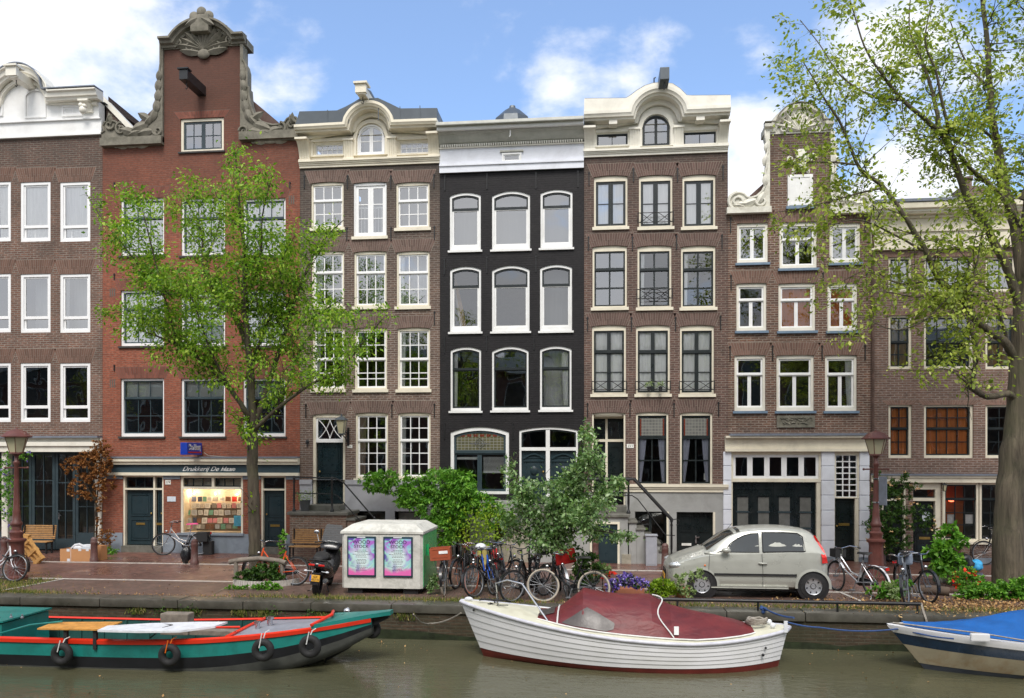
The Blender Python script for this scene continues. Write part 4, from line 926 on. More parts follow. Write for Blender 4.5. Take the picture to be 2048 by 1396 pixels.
# top ornament
for q in (-1,0,1): cr.ball((cxm+q*.24,-.22,za+.02+(.14 if q==0 else 0)),.16,8,(1,.6,1))
cr.box(cxm-.3,cxm+.3,-.38,.0,za-.52,za+.02,bev=.05)
for q in(-1,1): leafy(cr,(cxm+q*.05,za-.1),.5,(R(-30) if q>0 else PI+R(30)),-.36,.2,.05)
cr.build('crown','sandstone',h.e,smooth=35)
o,hx,hz=hoist(h,404,183,1.15,.26,.30,'beam_black'); mb=MB(); mb.box(hx-.17,hx+.17,-1.2,-.95,hz+.15,hz+.19); mb.build('beam_cap','beam_black',o)
# projecting sign
sx,sz0=h.H(408,911); _,sz1=h.H(408,886); 
e=thing('shop_sign','blue box sign with white lettering projecting from the red brick house','shop sign',(X(408)-.12,-.5,(sz0+sz1)/2))
mb=MB(); xx=X(408); mb.box(xx-.24,xx-.02,-1.0,-.08,sz0+.02,sz1,bev=.015); bo=mb.build('sign_box','sign_blue',e)
mb=MB(); [mb.box(xx-.15,xx-.11,-.09,.0,z-.02,z+.02) for z in (sz0+.1,sz1-.1)]; mb.build('bracket','iron_black',e)
TM=lambda y,z: Matrix.Translation((xx-.018,y,z))@Matrix.Rotation(PI/2,4,'Z')@Matrix.Rotation(PI/2,4,'X')
text_mesh('Drukkerij',.20,'sign_white',bo,TM(-.54,sz1-.16),'lettering',xs=.92,offset=.004); text_mesh('De Haan',.22,'sign_white',bo,TM(-.54,sz0+.26),'lettering',xs=.92,offset=.004)
mb=MB(); mb.box(xx-.019,xx-.016,-.93,-.15,sz0+.075,sz0+.115); mb.build('underline','sign_red',bo)
mb=MB(); pts=[W(408,905,-.1),W(416,911,-.05),W(440,913,-.03),W(462,914,-.03)]; mb.tube(pts,.012,5); cb=mb.build('sign_cable','rope_grey',e)
h.roof(h.H(402,110)[1])
H2=h
# ---------- brown house with cream attic and zinc roof
h=House('canal_house','dark brown brick house with cream attic cornice, rounded centre window and grey zinc roof edge',600,880,331,'brick_brown_cream','lintel_cream')
h.floors=[h.H(740,y)[1] for y in (800,635,480)]
kw=dict(frame='cream_paint',sash='white_window',fw=.055,fb=.06,ft=.09,rise=.035,sill='cream_paint',sillh=.09,lh=.36,recess=.05,sw=.05,bw=.028)
h.window(622,687,364,456,secs=((0,.37,3,1),(.37,1,3,2)),glass='glass_sky',curtain='back',ccol='room_grey',**kw); h.window(792,859,364,456,secs=((0,.37,3,1),(.37,1,3,2)),glass='glass_sky',curtain='back',ccol='room_grey',**kw)
k2=dict(kw); k2.update(frame='white_window',sw=.085)
h.window(707,773,364,473,secs=((0,1,1,(.36,.68),0,.5),(0,1,1,(.36,.68),.5,1)),glass='glass_sky',curtain='back',ccol='room_grey',**{**k2,'rise':.03})
rl=MB(); 
for k in range(9): x=X(713)+(X(768)-X(713))*k/8; rl.box(x-.008,x+.008,.16,.175,h.H(740,462)[1],h.H(740,414)[1])
rl.box(X(713),X(768),.155,.18,h.H(740,414)[1],h.H(740,411)[1]); rl.build('inner_balustrade','white_window',h.e)
for i,(a,b) in enumerate([(623,688),(708,773),(793,859)]): h.window(a,b,502,613,secs=((0,.36,3,1),(.36,1,3,2)),glass='glass_sky',curtain=['left','back','leftn+back'][i],ccol='room_grey' if i==1 else 'curtain_white',**kw)
for i,(a,b) in enumerate([(625,689),(709,774),(795,860)]): h.window(a,b,655,779,secs=((0,.5,3,2),(.5,1,3,(.47,.70))),glass='glass',curtain=['leftn',None,'leftn'][i],ccol='curtain_white',**kw)
for i,(a,b) in enumerate([(711,776),(796,861)]): h.window(a,b,825,957,secs=((0,.41,3,2),(.41,1,3,3)),glass='glass',curtain=['left','leftn'][i],ccol='curtain_warm' if i==0 else 'curtain_white',**kw)
zp=h.H(740,960)[1]
# door
def segx(sm,x0,x1,z0,z1,y,w=.028):
    q=[(x0,x0+(x1-x0)/2)+(0,),(x0+(x1-x0)/2,x1)+(1,)]
    xm=(x0+x1)/2
    def curve(pts):
        sm.tube([(a,y+.02,b) for a,b in pts],w*.62,4)
    def bz(p0,p1,p2,n=8): return [((1-t)**2*p0[0]+2*t*(1-t)*p1[0]+t*t*p2[0],(1-t)**2*p0[1]+2*t*(1-t)*p1[1]+t*t*p2[1]) for t in [i/n for i in range(n+1)]]
    dx=x1-x0; dz=z1-z0
    curve(bz((x0,z1),(x0+.36*dx,z0+.62*dz),(xm,z0))); curve(bz((x0,z0),(x0+.36*dx,z0+.38*dz),(xm,z1))); curve(bz((xm,z1),(x0+.64*dx,z0+.38*dz),(x1,z0))); curve(bz((xm,z0),(x0+.64*dx,z0+.62*dz),(x1,z1)))
fx0,fz0=h.H(657,1008); 
w=h.window(625,690.5,827,1008,frame='cream_paint',sash='white_window',fw=.085,ft=.12,fb=0,rise=.05,secs=((0.0,.27,1,1),),sw=.06,lh=.36,rail=.10,glass='glass',name='door_frame',
   extra=lambda sm,a,b,c,d,y: segx(sm,a+.07,b-.07,d-(d-c)*.27+.07,d-.07,y+.04))
h.door(X(632),X(684.5),fz0,h.H(657,881)[1],'door_darkgreen',y=.16,panels=((.08,.52),(.62,.92)),knob='left')
pl=MB(); x0=h.x0;x1=h.x1
zz=h.H(740,976)[1]
def wall_with_holes(mb,x0,x1,z0,z1,holes,y0,y1):
    xs=sorted({x0,x1}|{v for o in holes for v in o[:2]}); zs=sorted({z0,z1}|{v for o in holes for v in o[2:4]})
    for a,b in zip(xs,xs[1:]):
        for c,d in zip(zs,zs[1:]):
            if b-a<1e-5 or d-c<1e-5 or d>z1+1e-4: continue
            mx=(a+b)/2;mz=(c+d)/2
            if any(o[0]<mx<o[1] and o[2]<mz<o[3] for o in holes): continue
            mb.quad((a,y0,c),(b,y0,c),(b,y0,d),(a,y0,d))
    for o in holes: a,b,c,d=o[0],o[1],o[2],min(o[3],z1); mb.quad((a,y0,c),(a,y1,c),(a,y1,d),(a,y0,d)); mb.quad((b,y0,c),(b,y1,c),(b,y1,d),(b,y0,d)); mb.quad((a,y0,d),(b,y0,d),(b,y1,d),(a,y1,d)); mb.quad((a,y0,c),(b,y0,c),(b,y1,c),(a,y1,c))
    mb.quad((x0,y0,z1),(x1,y0,z1),(x1,0.01,z1),(x0,0.01,z1))
bw_=[(X(711),X(771),-.05,h.H(740,1022)[1]),(X(790),X(840),h.H(800,1085)[1],h.H(740,1022)[1])]
for a,b,c,d in bw_: h.hole(a,b,c,d)
wall_with_holes(pl,x0,x1,-.3,zp,bw_+[(X(625),X(690.5),fz0,zp+1)],-.035,.3); pl.build('plinth','lilac_plinth',h.e,normals=False)
h.bars('plinth_moulding',X(692),x1,[(.075,h.H(740,969)[1],zp+.002)],'lilac_plinth'); h.bars('plinth_moulding',x0,X(624),[(.075,h.H(740,969)[1],zp+.002)],'lilac_plinth')
lights(h,711,771,0,bw_[0][3]-.02,1,y=.2,mat='sash_black',name='basement_window'); lights(h,790,840,bw_[1][2],bw_[1][3]-.02,1,y=.2,name='basement_window',curtain='blind_white')
plate(h,778,790,1040,1048,'174',size=.085); plate(h,695,705,890,896,'172',size=.05)
h.anchors([(609,364),(695,364),(782,364),(868,362),(694,468),(782,468),(869,466),(697,637),(869,636),(612,822),(784,822),(869,821)])
# wall lantern on bracket
lx,lz=h.H(683,852,-.45)
def lantern(name,label,x,y,z,s,mat='iron_black',glassm='lamp_milk',group=None,wallx=None):
    e=thing(name,label,'lamp',(x,y,z),group=group)
    g=MB(); g.lathe([(.10*s,-.22*s),(.17*s,.17*s)],(x,y,z),4,rot=PI/4); g.build('lantern_glass',glassm,e)
    f=MB(); 
    for k in range(4):
        a=PI/4+k*PI/2; f.tube([(x+.105*s*math.cos(a),y+.105*s*math.sin(a),z-.225*s),(x+.178*s*math.cos(a),y+.178*s*math.sin(a),z+.175*s)],.010,4)
    f.lathe([(.22*s,.165*s),(.21*s,.19*s),(.12*s,.25*s),(.03*s,.28*s),(.02*s,.34*s),(.0001,.36*s)],(x,y,z),4,rot=PI/4); f.lathe([(.11*s,-.24*s),(.11*s,-.215*s),(.04*s,-.27*s)],(x,y,z),8)
    f.build('lantern_cap',mat,e,smooth=0); return e
e=lantern('wall_lantern','old square glass lantern on a curled black iron bracket beside the green front door',lx,-.45,lz+.0,1.05,'zinc_dark','lamp_milk')
br=MB(); bx=X(697); bz=h.H(697,895)[1]; br.box(bx-.03,bx+.03,-.05,0,bz+.05,bz+.62); br.tube([(bx,-.05,bz+.1),(bx-.05,-.18,bz+.3),(bx-.12,-.36,bz+.42),(lx,-.45,lz-.24)],.018,6); br.tube([(bx,-.05,bz+.45),(bx-.1,-.25,bz+.5),(lx,-.42,lz-.28)],.014,6)
sc=[]; [sc.append((bx-.06+.06*math.cos(t),-.2,bz+.45+.06*math.sin(t))) for t in [i*.5 for i in range(13)]]; br.tube(sc,.009,5); br.build('bracket','iron_black',e,smooth=50)
mb=MB(); x,z=h.H(616,884); mb.ball((x,-.06,z),.06,8,(1,.5,1.3)); mb.tube([(x,-.1,z),(x+.02,-.1,z-.1),(x,-.09,z-.17)],.012,5); t=mb.build('bell_pull','iron_black',h.e)
h.build_wall()
# attic
def cream_attic(h,base_py,top_frieze_py,cor_py,cor_top_py,arch_px,arch_top_py,mat,parapet,parapet_mat,cols,wins,centre,xshift=0):
    xm=(arch_px[0]+arch_px[1])/2
    z0=h.zt; zf=h.H(xm,top_frieze_py,-.1)[1]; zc=h.H(xm,cor_py,-.5)[1]; x0=h.x0; x1=h.x1
    h.bars('frieze',x0,x1,[(.06,z0-.02,z0+.05),(.09,z0+.05,z0+(zf-z0)*.55),(.12,z0+(zf-z0)*.55+.001,zf-.03),(.16,zf-.03,zf+.02)],mat)
    ac=h.H(xm,(cor_py),-.5)[0]; hw=(h.H(arch_px[1],cor_py,-.5)[0]-h.H(arch_px[0],cor_py,-.5)[0])/2; zcr=h.H(xm,arch_top_py,-.5)[1]
    # recessed attic wall with openings
    wl=MB(); holes=[]
    for (a,b,c,d) in wins: xa,za=h.H(a,d,.0); xb,zb=h.H(b,c,.0); holes.append((xa,xb,za,zb))
    ca,cb,ct,cbm=centre; xa=h.H(ca,ct)[0]; xb=h.H(cb,ct)[0]; zt2=h.H((ca+cb)/2,ct)[1]; zb2=h.H((ca+cb)/2,cbm)[1]
    holes.append((xa,xb,zb2,zt2))
    wall_with_holes(wl,x0+.02,x1-.02,zf,zcr-.0 if False else zc,[o for o in holes],0.02,.25)
    # arched part of the wall over the cornice line
    rise=(xb-xa)/2; P=arch_path(ac-hw,ac+hw,zc,ac,hw-.02,zcr-.05)
    n=20
    for i in range(n):
        u0=ac-hw+.03+(2*hw-.06)*i/n; u1=ac-hw+.03+(2*hw-.06)*(i+1)/n
        zt0=zc+arc_z(u0,ac-hw,ac+hw,zcr-zc); zt1=zc+arc_z(u1,ac-hw,ac+hw,zcr-zc)
        def lo(u): return max(zc,(zt2-rise+arc_z(u,xa,xb,rise)) if xa<u<xb else zc)
        wl.quad((u0,.02,lo(u0)),(u1,.02,lo(u1)),(u1,.02,zt1),(u0,.02,zt0))
    if True: # round-top filler below the cornice line
        p=frame_poly(xa,xb,zb2,zt2,rise)
        for k in range(2,len(p)-1): a=p[k];b=p[k+1]; 
    wl.build('attic_wall',mat,h.e,normals=False)
    return dict(zf=zf,zc=zc,ac=ac,hw=hw,zcr=zcr,x0=x0,x1=x1,holes=holes,cwin=(xa,xb,zb2,zt2))
A=cream_attic(h,334,318,256,241,(695,776),214,'cream_paint',None,None,None,[(629,687,285,311),(798,858,281,308)],(715,769,249,309))
def cornice(h,A,mat,out=.5,ext=.06,soffit=None,th=.22):
    co=MB(); path=arch_path(A['x0']-0.0,A['x1']+.0,A['zc'],A['ac'],A['hw'],A['zcr']-.0)
    sweep(co,path,[(-.05,0),(out-.14,0),(out-.12,.05),(out-.05,.06),(out-.03,th*.5),(out,th*.62),(out,th),(-.05,th+.02)])
    path2=arch_path(A['x0'],A['x1'],A['zc']-.14,A['ac'],A['hw']-.10,A['zcr']-.13)
    sweep(co,path2,[(0,0),(.10,0),(.13,.06),(.13,.136),(0,.136)])
    # barrel lining of the arch
    lp=MB()
    co.build('cornice',mat,h.e,smooth=35)
cornice(h,A,'cream_paint',.52,th=.20)
zc=A['zc']-.14
cs=MB()
for a,b in ((599,619),(687,706),(775,792),(857,877)):
    xa=h.H(a,290,-.1)[0]; xb=h.H(b,290,-.1)[0]
    if a==599: xa=h.x0
    if a==857: xb=h.x1
    cs=MB(); console(cs,xa,xb,A['zf']+.02,zc,.40 if a in (599,857) else .16,flutes=4); cs.build('pilaster','cream_paint',h.e)
sb=MB()
for (xa,xb,za,zb) in A['holes'][:2]: ring(sb,[(xa-.12,za-.05),(xb+.12,za-.05),(xb+.12,zb+.14),(xa-.12,zb+.14)],[(xa-.04,za-.0),(xb+.04,za),(xb+.04,zb+.04),(xa-.04,zb+.04)],-.04,.02)
xa,xb,za,zb=A['cwin']; ring(sb,frame_poly(xa-.14,xb+.14,za-.03,zb+.14,(xb-xa)/2+.14),frame_poly(xa-.03,xb+.03,za-.02,zb+.03,(xb-xa)/2+.03),-.05,.02); sb.build('window_surround','cream_paint',h.e)
for (xa,xb,za,zb) in A['holes'][:2]: h.window(0,0,0,0,box=(xa,xb,za,zb),frame='cream_paint',sash='white_window',fw=.03,secs=((0,1,5,2),),sw=.03,lintel=False,recess=.04,curtain='back',ccol='blind_white',cut=False,glass='glass_sky')
xa,xb,za,zb=A['cwin']; h.window(0,0,0,0,box=(xa,xb,za,zb),frame='white_window',sash='white_window',fw=.04,rise=(xb-xa)/2,secs=((0,1,1,(.56,),0,.5),(0,1,1,(.56,),.5,1)),sw=.055,lintel=False,recess=.0,curtain='back',ccol='blind_white',cut=False,glass='glass_sky')
# zinc parapet following the arch, roof dormer behind
def pts(h,l,Y): return [h.H(a,b,Y) for a,b in l]
zp_=MB(); zc2=A['zc']+.20
pl=pts(h,[(599,223),(674,221),(690,214),(705,206),(718,198),(756,196),(780,207),(800,217),(878,216)],-.42)
zp_.prism([(h.x0,zc2)]+[(max(h.x0,min(h.x1,p[0])),p[1]) for p in pl]+[(h.x1,zc2)]+[(p[0],p[1]+.19) for p in reversed(arch_path(h.x0,h.x1,A['zc'],A['ac'],A['hw'],A['zcr'])[1:-1])],-.43,-.30)
zp_.box(h.x0,A['ac']-A['hw'],-.30,.5,zc2,zc2+.02); zp_.box(A['ac']+A['hw'],h.x1,-.30,.5,zc2,zc2+.02); zp_.box(h.x1-.06,h.x1-.01,-.42,3,zc2,pl[-1][1])
for px in (655,690,757,800,840): x=h.H(px,220,-.43)[0]; zz=[p for p in pl if p[0]>=x][0][1]; zp_.box(x-.012,x+.012,-.443,-.43,zc2+.05,pl[0][1])
zp_.build('zinc_roof_edge','zinc_dark',h.e)
dm=MB(); a,z=h.H(758,200,1.5); dm.lathe([(.9,-2.2),(.35,.0),(.12,.42),(.0001,.5)],(h.H(735,200,1.5)[0]+.0,1.5,h.H(735,190,1.5)[1]-.3),12); dm.build('roof_dormer','zinc_dark',h.e,smooth=60)
hoist(h,738,205,.85,.25,.24,'cream_paint',head=True)
h.flat_roof(zc2); H3=h
# ---------- black painted house
h=House('canal_house','black painted brick house with arched white windows and a straight grey and white cornice',880,1168,341,'brick_black','brick_black')
h.floors=[h.H(1024,y)[1] for y in (842,680,517)]
kb=dict(frame='white_paint',fw=.062,ft=.075,fb=.13,sill='white_paint',sillh=.06,lintel=False,recess=.03,sw=.05)
for i,(a,b,t,bt) in enumerate([(899.5,961.5,385,501),(984,1060,382,499),(1081,1145,379,496)]):
    h.window(a,b,t,bt,rise=.14 if i==1 else .10,sash='sash_black',secs=((0,.28,1,1),),glass='glass_sky',curtain='back',ccol='room_grey',**kb)
    # lower light in white
    o=h.ops.pop(); x0,x1,z0,z1,r=o; h.hole(*o)
    zt_=z1-.075-(z1-.075-z0-.13)*.28
    m=MB(); ring(m,[(x0+.064,z0+.132),(x1-.064,z0+.132),(x1-.064,zt_-.03),(x0+.064,zt_-.03)],[(x0+.12,z0+.19),(x1-.12,z0+.19),(x1-.12,zt_-.05),(x0+.12,zt_-.05)],.07,.12); m.build('lower_sash','white_paint',h.e)
    g=MB(); g.quad((x0+.1,.1,z0+.15),(x1-.1,.1,z0+.15),(x1-.1,.1,zt_-.04),(x0+.1,.1,zt_-.04)); g.build('lower_pane','glass_sky',h.e,normals=False)
for i,(a,b,t,bt) in enumerate([(900,962,533,664),(984,1059,531,663),(1080,1144,529,662)]):
    h.window(a,b,t,bt,rise=.14 if i==1 else .10,sash='sash_black',secs=((0,.30,1,1),),glass='glass',curtain=[None,None,'back'][i],ccol='room_grey',**kb)
    o=h.ops[-1]; x0,x1,z0,z1,r=o; zt_=z1-.075-(z1-.075-z0-.13)*.30
    m=MB(); ring(m,[(x0+.064,z0+.132),(x1-.064,z0+.132),(x1-.064,zt_-.03),(x0+.064,zt_-.03)],[(x0+.12,z0+.19),(x1-.12,z0+.19),(x1-.12,zt_-.05),(x0+.12,zt_-.05)],.07,.12); m.build('lower_sash','white_paint',h.e)
    g=MB(); g.quad((x0+.1,.1,z0+.15),(x1-.1,.1,z0+.15),(x1-.1,.1,zt_-.04),(x0+.1,.1,zt_-.04)); g.build('lower_pane','glass',h.e,normals=False)
# planks leaning inside the left window
e=None
for k,(a,b,w,m) in enumerate([(908,926,.10,'wood_pallet'),(911,931,.07,'wood_slat'),(906,922,.05,'paper_6')]):
    t=W(a,556,.5); bt=W(b,655,.35); mb=MB(); d=bt-t; mb.add([t+Vector((-.03,0,0)),t+Vector((.03,0,0)),bt+Vector((w/2,0,0)),bt+Vector((-w/2,0,0))],[(0,1,2,3)]); mb.add([v+Vector((0,.03,0)) for v in (t+Vector((-.03,0,0)),t+Vector((.03,0,0)),bt+Vector((w/2,0,0)),bt+Vector((-w/2,0,0)))],[(0,3,2,1)]); o=mb.build('plank',m,None,normals=False); tag(o,'long plank leaning inside the middle-left window of the black house','plank','planks leaning in the window')
for i,(a,b,t,bt) in enumerate([(901,962,694,822),(984,1057,693,821),(1080,1143,692,820)]):
    h.window(a,b,t,bt,rise=.14 if i==1 else .10,sash='sash_black',secs=((0,.34,1,1),(.34,1,1,1)),glass='glass',curtain=['leftn',None,'right+back'][i],ccol='curtain_white',**{**kb,'fb':.09,'fw':.055})
# ground floor
zb=h.H(960,988)[1]
a,b=X(901),X(1018); z1=h.H(960,853)[1]
w=h.window(901,1018,854,988,rise=.16,frame='white_paint',fw=.10,ft=.11,fb=.08,sash='sash_darkblue',secs=((0,.36,0,0),(.36,1,1,1,0,.49),(.36,1,1,1,.49,1)),sw=.07,lintel=False,recess=.03,glass='glass_dark',curtain=None)
lg=MB(); x0,x1,z0,z1,_=h.ops[-1]; a=x0+.17;b=x1-.17;zt2=z1-.20;zb2=h.H(960,906)[1]
lg.quad((a,.075,zb2),(b,.075,zb2),(b,.075,zt2),(a,.075,zt2)); lo=lg.build('leaded_light','leaded_olive',w,normals=False)
lg=MB(); 
for k in range(22):
    u=a+(b-a)*(k+.5)/22; 
    if k%3!=1: lg.box(u-.03,u+.03,.068,.072,zb2+.01,zb2+.07); lg.box(u-.03,u+.03,.068,.072,zt2-.09,zt2-.02)
lg.build('stained_border','leaded_red',lo)
lg=MB(); cx=(a+b)/2;cz=(zb2+zt2)/2
lg.tube([(cx,.066,cz+.17),(cx+.17,.066,cz),(cx,.066,cz-.17),(cx-.17,.066,cz)],.009,4,closed=True); lg.tube([(cx,.066,cz+.09),(cx+.09,.066,cz),(cx,.066,cz-.09),(cx-.09,.066,cz)],.008,4,closed=True); lg.tube([(cx-.32,.066,cz),(cx+.32,.066,cz)],.007,4); lg.build('lead_diamond','alu',lo)
bl=MB(); xa,xb=X(965),X(1008)
for k in range(12): z=h.H(985,915+k*2.4,.2)[1]; bl.box(xa,xb,.19,.22,z-.004,z+.012)
bl.box(xa,xb,.185,.225,h.H(985,946,.2)[1],h.H(985,942,.2)[1]); bl.box(X(912),X(962),.18,.21,h.H(985,919,.2)[1],h.H(985,914,.2)[1]); bl.build('window_blind','curtain_white',w)
# double doors
zd=h.H(1100,1010)[1]
w=h.window(1038.5,1156,854,1010,rise=.10,frame='white_paint',fw=.06,ft=.07,fb=0,sash='sash_black',secs=((0,.26,1,1,0,.5),(0,.26,1,1,.5,1)),sw=.05,lintel=False,recess=.03,rail=.0,glass='glass_dark',name='door_frame')
f2=MB(); xm=X(1095.5); zr=h.H(1095,896.5)[1]; f2.box(xm-.06,xm+.06,.03,.15,zd,h.H(1095,860)[1]); f2.box(X(1042),X(1153),.028,.149,zr-.07,zr+.03); f2.build('door_mullion','white_paint',w)
for a,b in ((1043,1091.5),(1100,1152)):
    d=h.door(X(a),X(b),zd,zr-.07,'door_teal',y=.13,panels=((.12,.55),(.62,.93)))
    m=MB(); xa,xb=X(a)+.05,X(b)-.05; zz=zr-.32; m.tube([(xa+(xb-xa)*t,.10,zz+.14*math.sin(PI*t)) for t in [i/10 for i in range(11)]],.03,6); m.ball(((xa+xb)/2,.11,zz-.35),.12,8,(1,.4,1.2)); m.box(xa,xb,.085,.13,zz-.08,zz-.03)
    m.build('carved_panel','door_teal',d,smooth=40)
# plinth, grey
pl=MB(); zpp=h.H(960,1000)[1]; holes=[(X(911),X(940),-.05,h.H(960,1045)[1]),(X(990),X(1016),-.05,h.H(960,1045)[1])]
for o in holes: h.hole(*o)
wall_with_holes(pl,h.x0,h.x1,-.3,zpp,holes+[(X(1038.5),X(1156),zd,zpp+1)],-.03,.3); pl.build('plinth','grey_plinth',h.e,normals=False)
for a,b in ((911,940),(990,1016)): lights(h,a,b,0,h.H(960,1045)[1]-.01,1,y=.2,name='basement_window')
h.anchors([(890,365),(974,362),(1072,361),(1156,358),(889,533),(974,530),(1072,528),(889,690),(973,686),(1068,683),(889,862),(1026,862)],.5)
h.build_wall()
z0=h.zt
zA=h.H(1024,292,-.1)[1]
fr=MB()
hx0,hx1,hz0,hz1=h.H(1004,0,-.06)[0],h.H(1043,0,-.06)[0],h.H(1024,325,-.06)[1],h.H(1024,306,-.06)[1]
wall_with_holes(fr,h.x0,h.x1,z0-.02,zA,[(hx0,hx1,hz0,hz1)],-.06,.1); fr.box(h.x0,h.x1,-.11,-.061,z0-.03,z0+.16); fr.box(h.x0,h.x1,-.15,-.0,z0+.16,z0+.20); fr.box(h.x0,h.x1,-.13,-.0,z0+.20,z0+.25)
fr.build('frieze','bluish_white',h.e,normals=False)
h.window(0,0,0,0,box=(hx0,hx1,hz0,hz1),frame='white_paint',sash='white_window',fw=.05,secs=((0,1,1,1),),sw=.03,lintel=False,recess=-.10,cut=False,glass='glass_sky')
hd=MB(); hd.box(hx0-.06,hx1+.06,-.13,-.06,hz1+.02,hz1+.07); hd.box(hx0-.09,hx1+.09,-.12,-.06,hz0-.07,hz0-.03); hd.build('window_hood','greygreen_paint',h.e)
de=MB(); n=62
for k in range(n): x=h.x0+.06+(h.x1-h.x0-.12)*k/(n-1); de.box(x-.019,x+.019,-.17,-.06,zA+.03,zA+.10)
de.box(h.x0,h.x1,-.13,-.0,zA,zA+.028); de.build('dentils','ivory_paint',h.e)
co=MB(); zt2=h.H(1024,245,-.5)[1]
co.box(h.x0,h.x1,-.12,.1,zA+.10,zA+.13); 
sweep(co,[(h.x0,zA+.13),(h.x1,zA+.13)],[(0,0),(.16,0),(.24,.10),(.30,.20),(.42,.25),(0,.26)]); co.build('cornice_soffit','greygreen_paint',h.e)
c2=MB(); zz=zA+.39; sweep(c2,[(h.x0,zz),(h.x1,zz)],[(0,0),(.50,0),(.52,.03),(.52,.10),(0,.10)]); c2.build('cornice_lip','white_paint',h.e)
c3=MB(); sweep(c3,[(h.x0-.0,zz+.10),(h.x1,zz+.10)],[(0,0),(.53,0),(.56,.06),(.64,.10),(.64,zt2-zz-.16),(.66,zt2-zz-.14),(.66,zt2-zz-.10),(0,zt2-zz-.07)]); c3.build('gutter','cornice_pale',h.e)
hk=MB(); x,z=h.H(1021,272,-.3); hk.tube([(x,-.38,z+.15),(x,-.38,z-.02),(x-.03,-.38,z-.05)],.02,6); hk.build('hook','white_paint',h.e)
tr=MB(); x,z=h.H(1025,240,3.0); s=.62; zt_=h.H(1024,222,3.0)[1]; tr.lathe([(s*1.15,-.6),(s*.95,.0),(s*.42,zt_-z),(.12,zt_-z+.08),(.10,zt_-z+.16),(.0001,zt_-z+.2)],(x,3.0,z),8,rot=PI/8); tr.build('roof_turret','zinc_dark',h.e)
h.flat_roof(zz+.1); H4=h
# ---------- brown house with stoop, ivory attic
h=House('canal_house','brown brick house with dark casement windows, ivory arched attic and a stone stoop',1168,1456,309,'brick_brown_stoop','lintel_stoop')
h.floors=[h.H(1310,y)[1] for y in (808,635,472)]
kf=dict(frame='cream_paint',sash='sash_black',fw=.055,ft=.16,fb=.05,rise=.04,sill='cream_paint',sillh=.09,lh=.36,recess=.05,sw=.05,bw=.026)
for i,(a,b) in enumerate([(1188,1255),(1278,1345),(1365,1431)]): h.window(a,b,351-(i),454,secs=((0,1,1,2,0,.5),(0,1,1,2,.5,1)),glass='glass_sky',curtain='full',ccol='curtain_white',**{**kf,'sw':.07})
for i,(a,b) in enumerate([(1185,1254),(1275,1343),(1362,1431)]): h.window(a,b,491,615,secs=((0,.33,2,1),(.33,1,2,2)),glass=['glass_sky','glass','glass'][i],curtain=[None,'leftn','leftn'][i],**{**kf,'rail':.06,'bw':.05})
for i,(a,b) in enumerate([(1184,1252),(1272,1340),(1360,1428)]): h.window(a,b,650,788,secs=((0,.34,1,1,0,.5),(0,.34,1,1,.5,1),(.34,1,1,2,0,.5),(.34,1,1,2,.5,1)),glass='glass_clear',curtain='full',ccol='curtain_white',**{**kf,'rail':.08,'sw':.055})
for i,(a,b) in enumerate([(1272,1337),(1360,1425)]):
    w=h.window(a,b,824,968,secs=((0,.32,1,1),(.32,1,2,(.5,))),glass='glass_clear',curtain='tied',ccol='curtain_blueish',**{**kf,'ft':.10,'fb':.01,'sill':None,'rail':.10,'bw':.04})
    x0,x1,z0,z1,_=h.ops[-1]; lg=MB(); zt2=z1-.2; zb2=z1-.10-(z1-z0)*.30; lg.quad((x0+.12,.10,zb2),(x1-.12,.10,zb2),(x1-.12,.10,zt2+.02),(x0+.12,.10,zt2+.02)); lo=lg.build('leaded_light','leaded_grey',w,normals=False)
    lg=MB(); [lg.box(q-.02,q+.02,.09,.095,zb2,zt2) for q in (x0+.14,x1-.14)]; lg.box(x0+.14,x1-.14,.09,.095,zb2,zb2+.03); lg.build('stained_border','leaded_red',lo)
mb=MB(); x,z=h.H(1413,960,.15); mb.box(x-.07,x+.07,.18,.19,z,z+.2); tag(mb.build('paper_note','paper_0',None),'small white notice standing in the corner of the curtained ground floor window','notice')
# door recess
zd=h.H(1217,1010)[1]
w=h.window(1184,1251,825,1010,secs=((0,.001,0,0),),frame='cream_paint',sash='cream_paint',fw=.05,ft=.06,fb=0,rise=.03,sill=None,lh=.36,recess=.04,name='door_frame',rail=0)
rc=MB(); a,b=X(1186),X(1249.5); zt2=h.H(1217,829)[1]; D=.55
rc.quad((a,.1,zd),(a,D,zd),(a,D,zt2),(a,.1,zt2)); rc.quad((b,.1,zd),(b,D,zd),(b,D,zt2),(b,.1,zt2)); rc.quad((a,.1,zt2),(b,.1,zt2),(b,D,zt2-.1),(a,D,zt2-.1)); rc.build('recess','cream_paint',h.e,normals=False)
m=MB(); xm=h.H(1213,900,.5)[0]; zr=h.H(1217,881,.5)[1]; m.box(xm-.035,xm+.035,.48,.56,zd,zt2-.1); m.box(a,b,.482,.562,zr-.04,zr+.04); m.build('door_mullion','cream_paint',w)
bk=MB(); bk.box(a,b,.57,.6,zd,zt2-.08); bk.build('door_back','door_black',h.e)
for u0,u1 in ((a+.02,xm-.04),(xm+.04,b-.02)):
    h.door(u0,u1,zd,zr-.05,'door_black',y=.52,panels=((.06,.5),(.58,.92)),knob=False); 
    g=MB(); g.quad((u0+.03,.51,zr+.07),(u1-.03,.51,zr+.07),(u1-.03,.51,zt2-.2),(u0+.03,.51,zt2-.2)); g.build('transom_pane','glass_dark',h.e,normals=False)
plate(h,1253.5,1267.5,888,896,'111',size=.11,shear=.3); plate(h,1434,1441,1030,1038,'18',size=.08)
h.anchors([(1178,358),(1267,350),(1355,350),(1446,345),(1177,487),(1265,487),(1353,485),(1444,483),(1175,648),(1263,648),(1351,648),(1441,645),(1175,820),(1260,820),(1348,820),(1437,818)],.42)
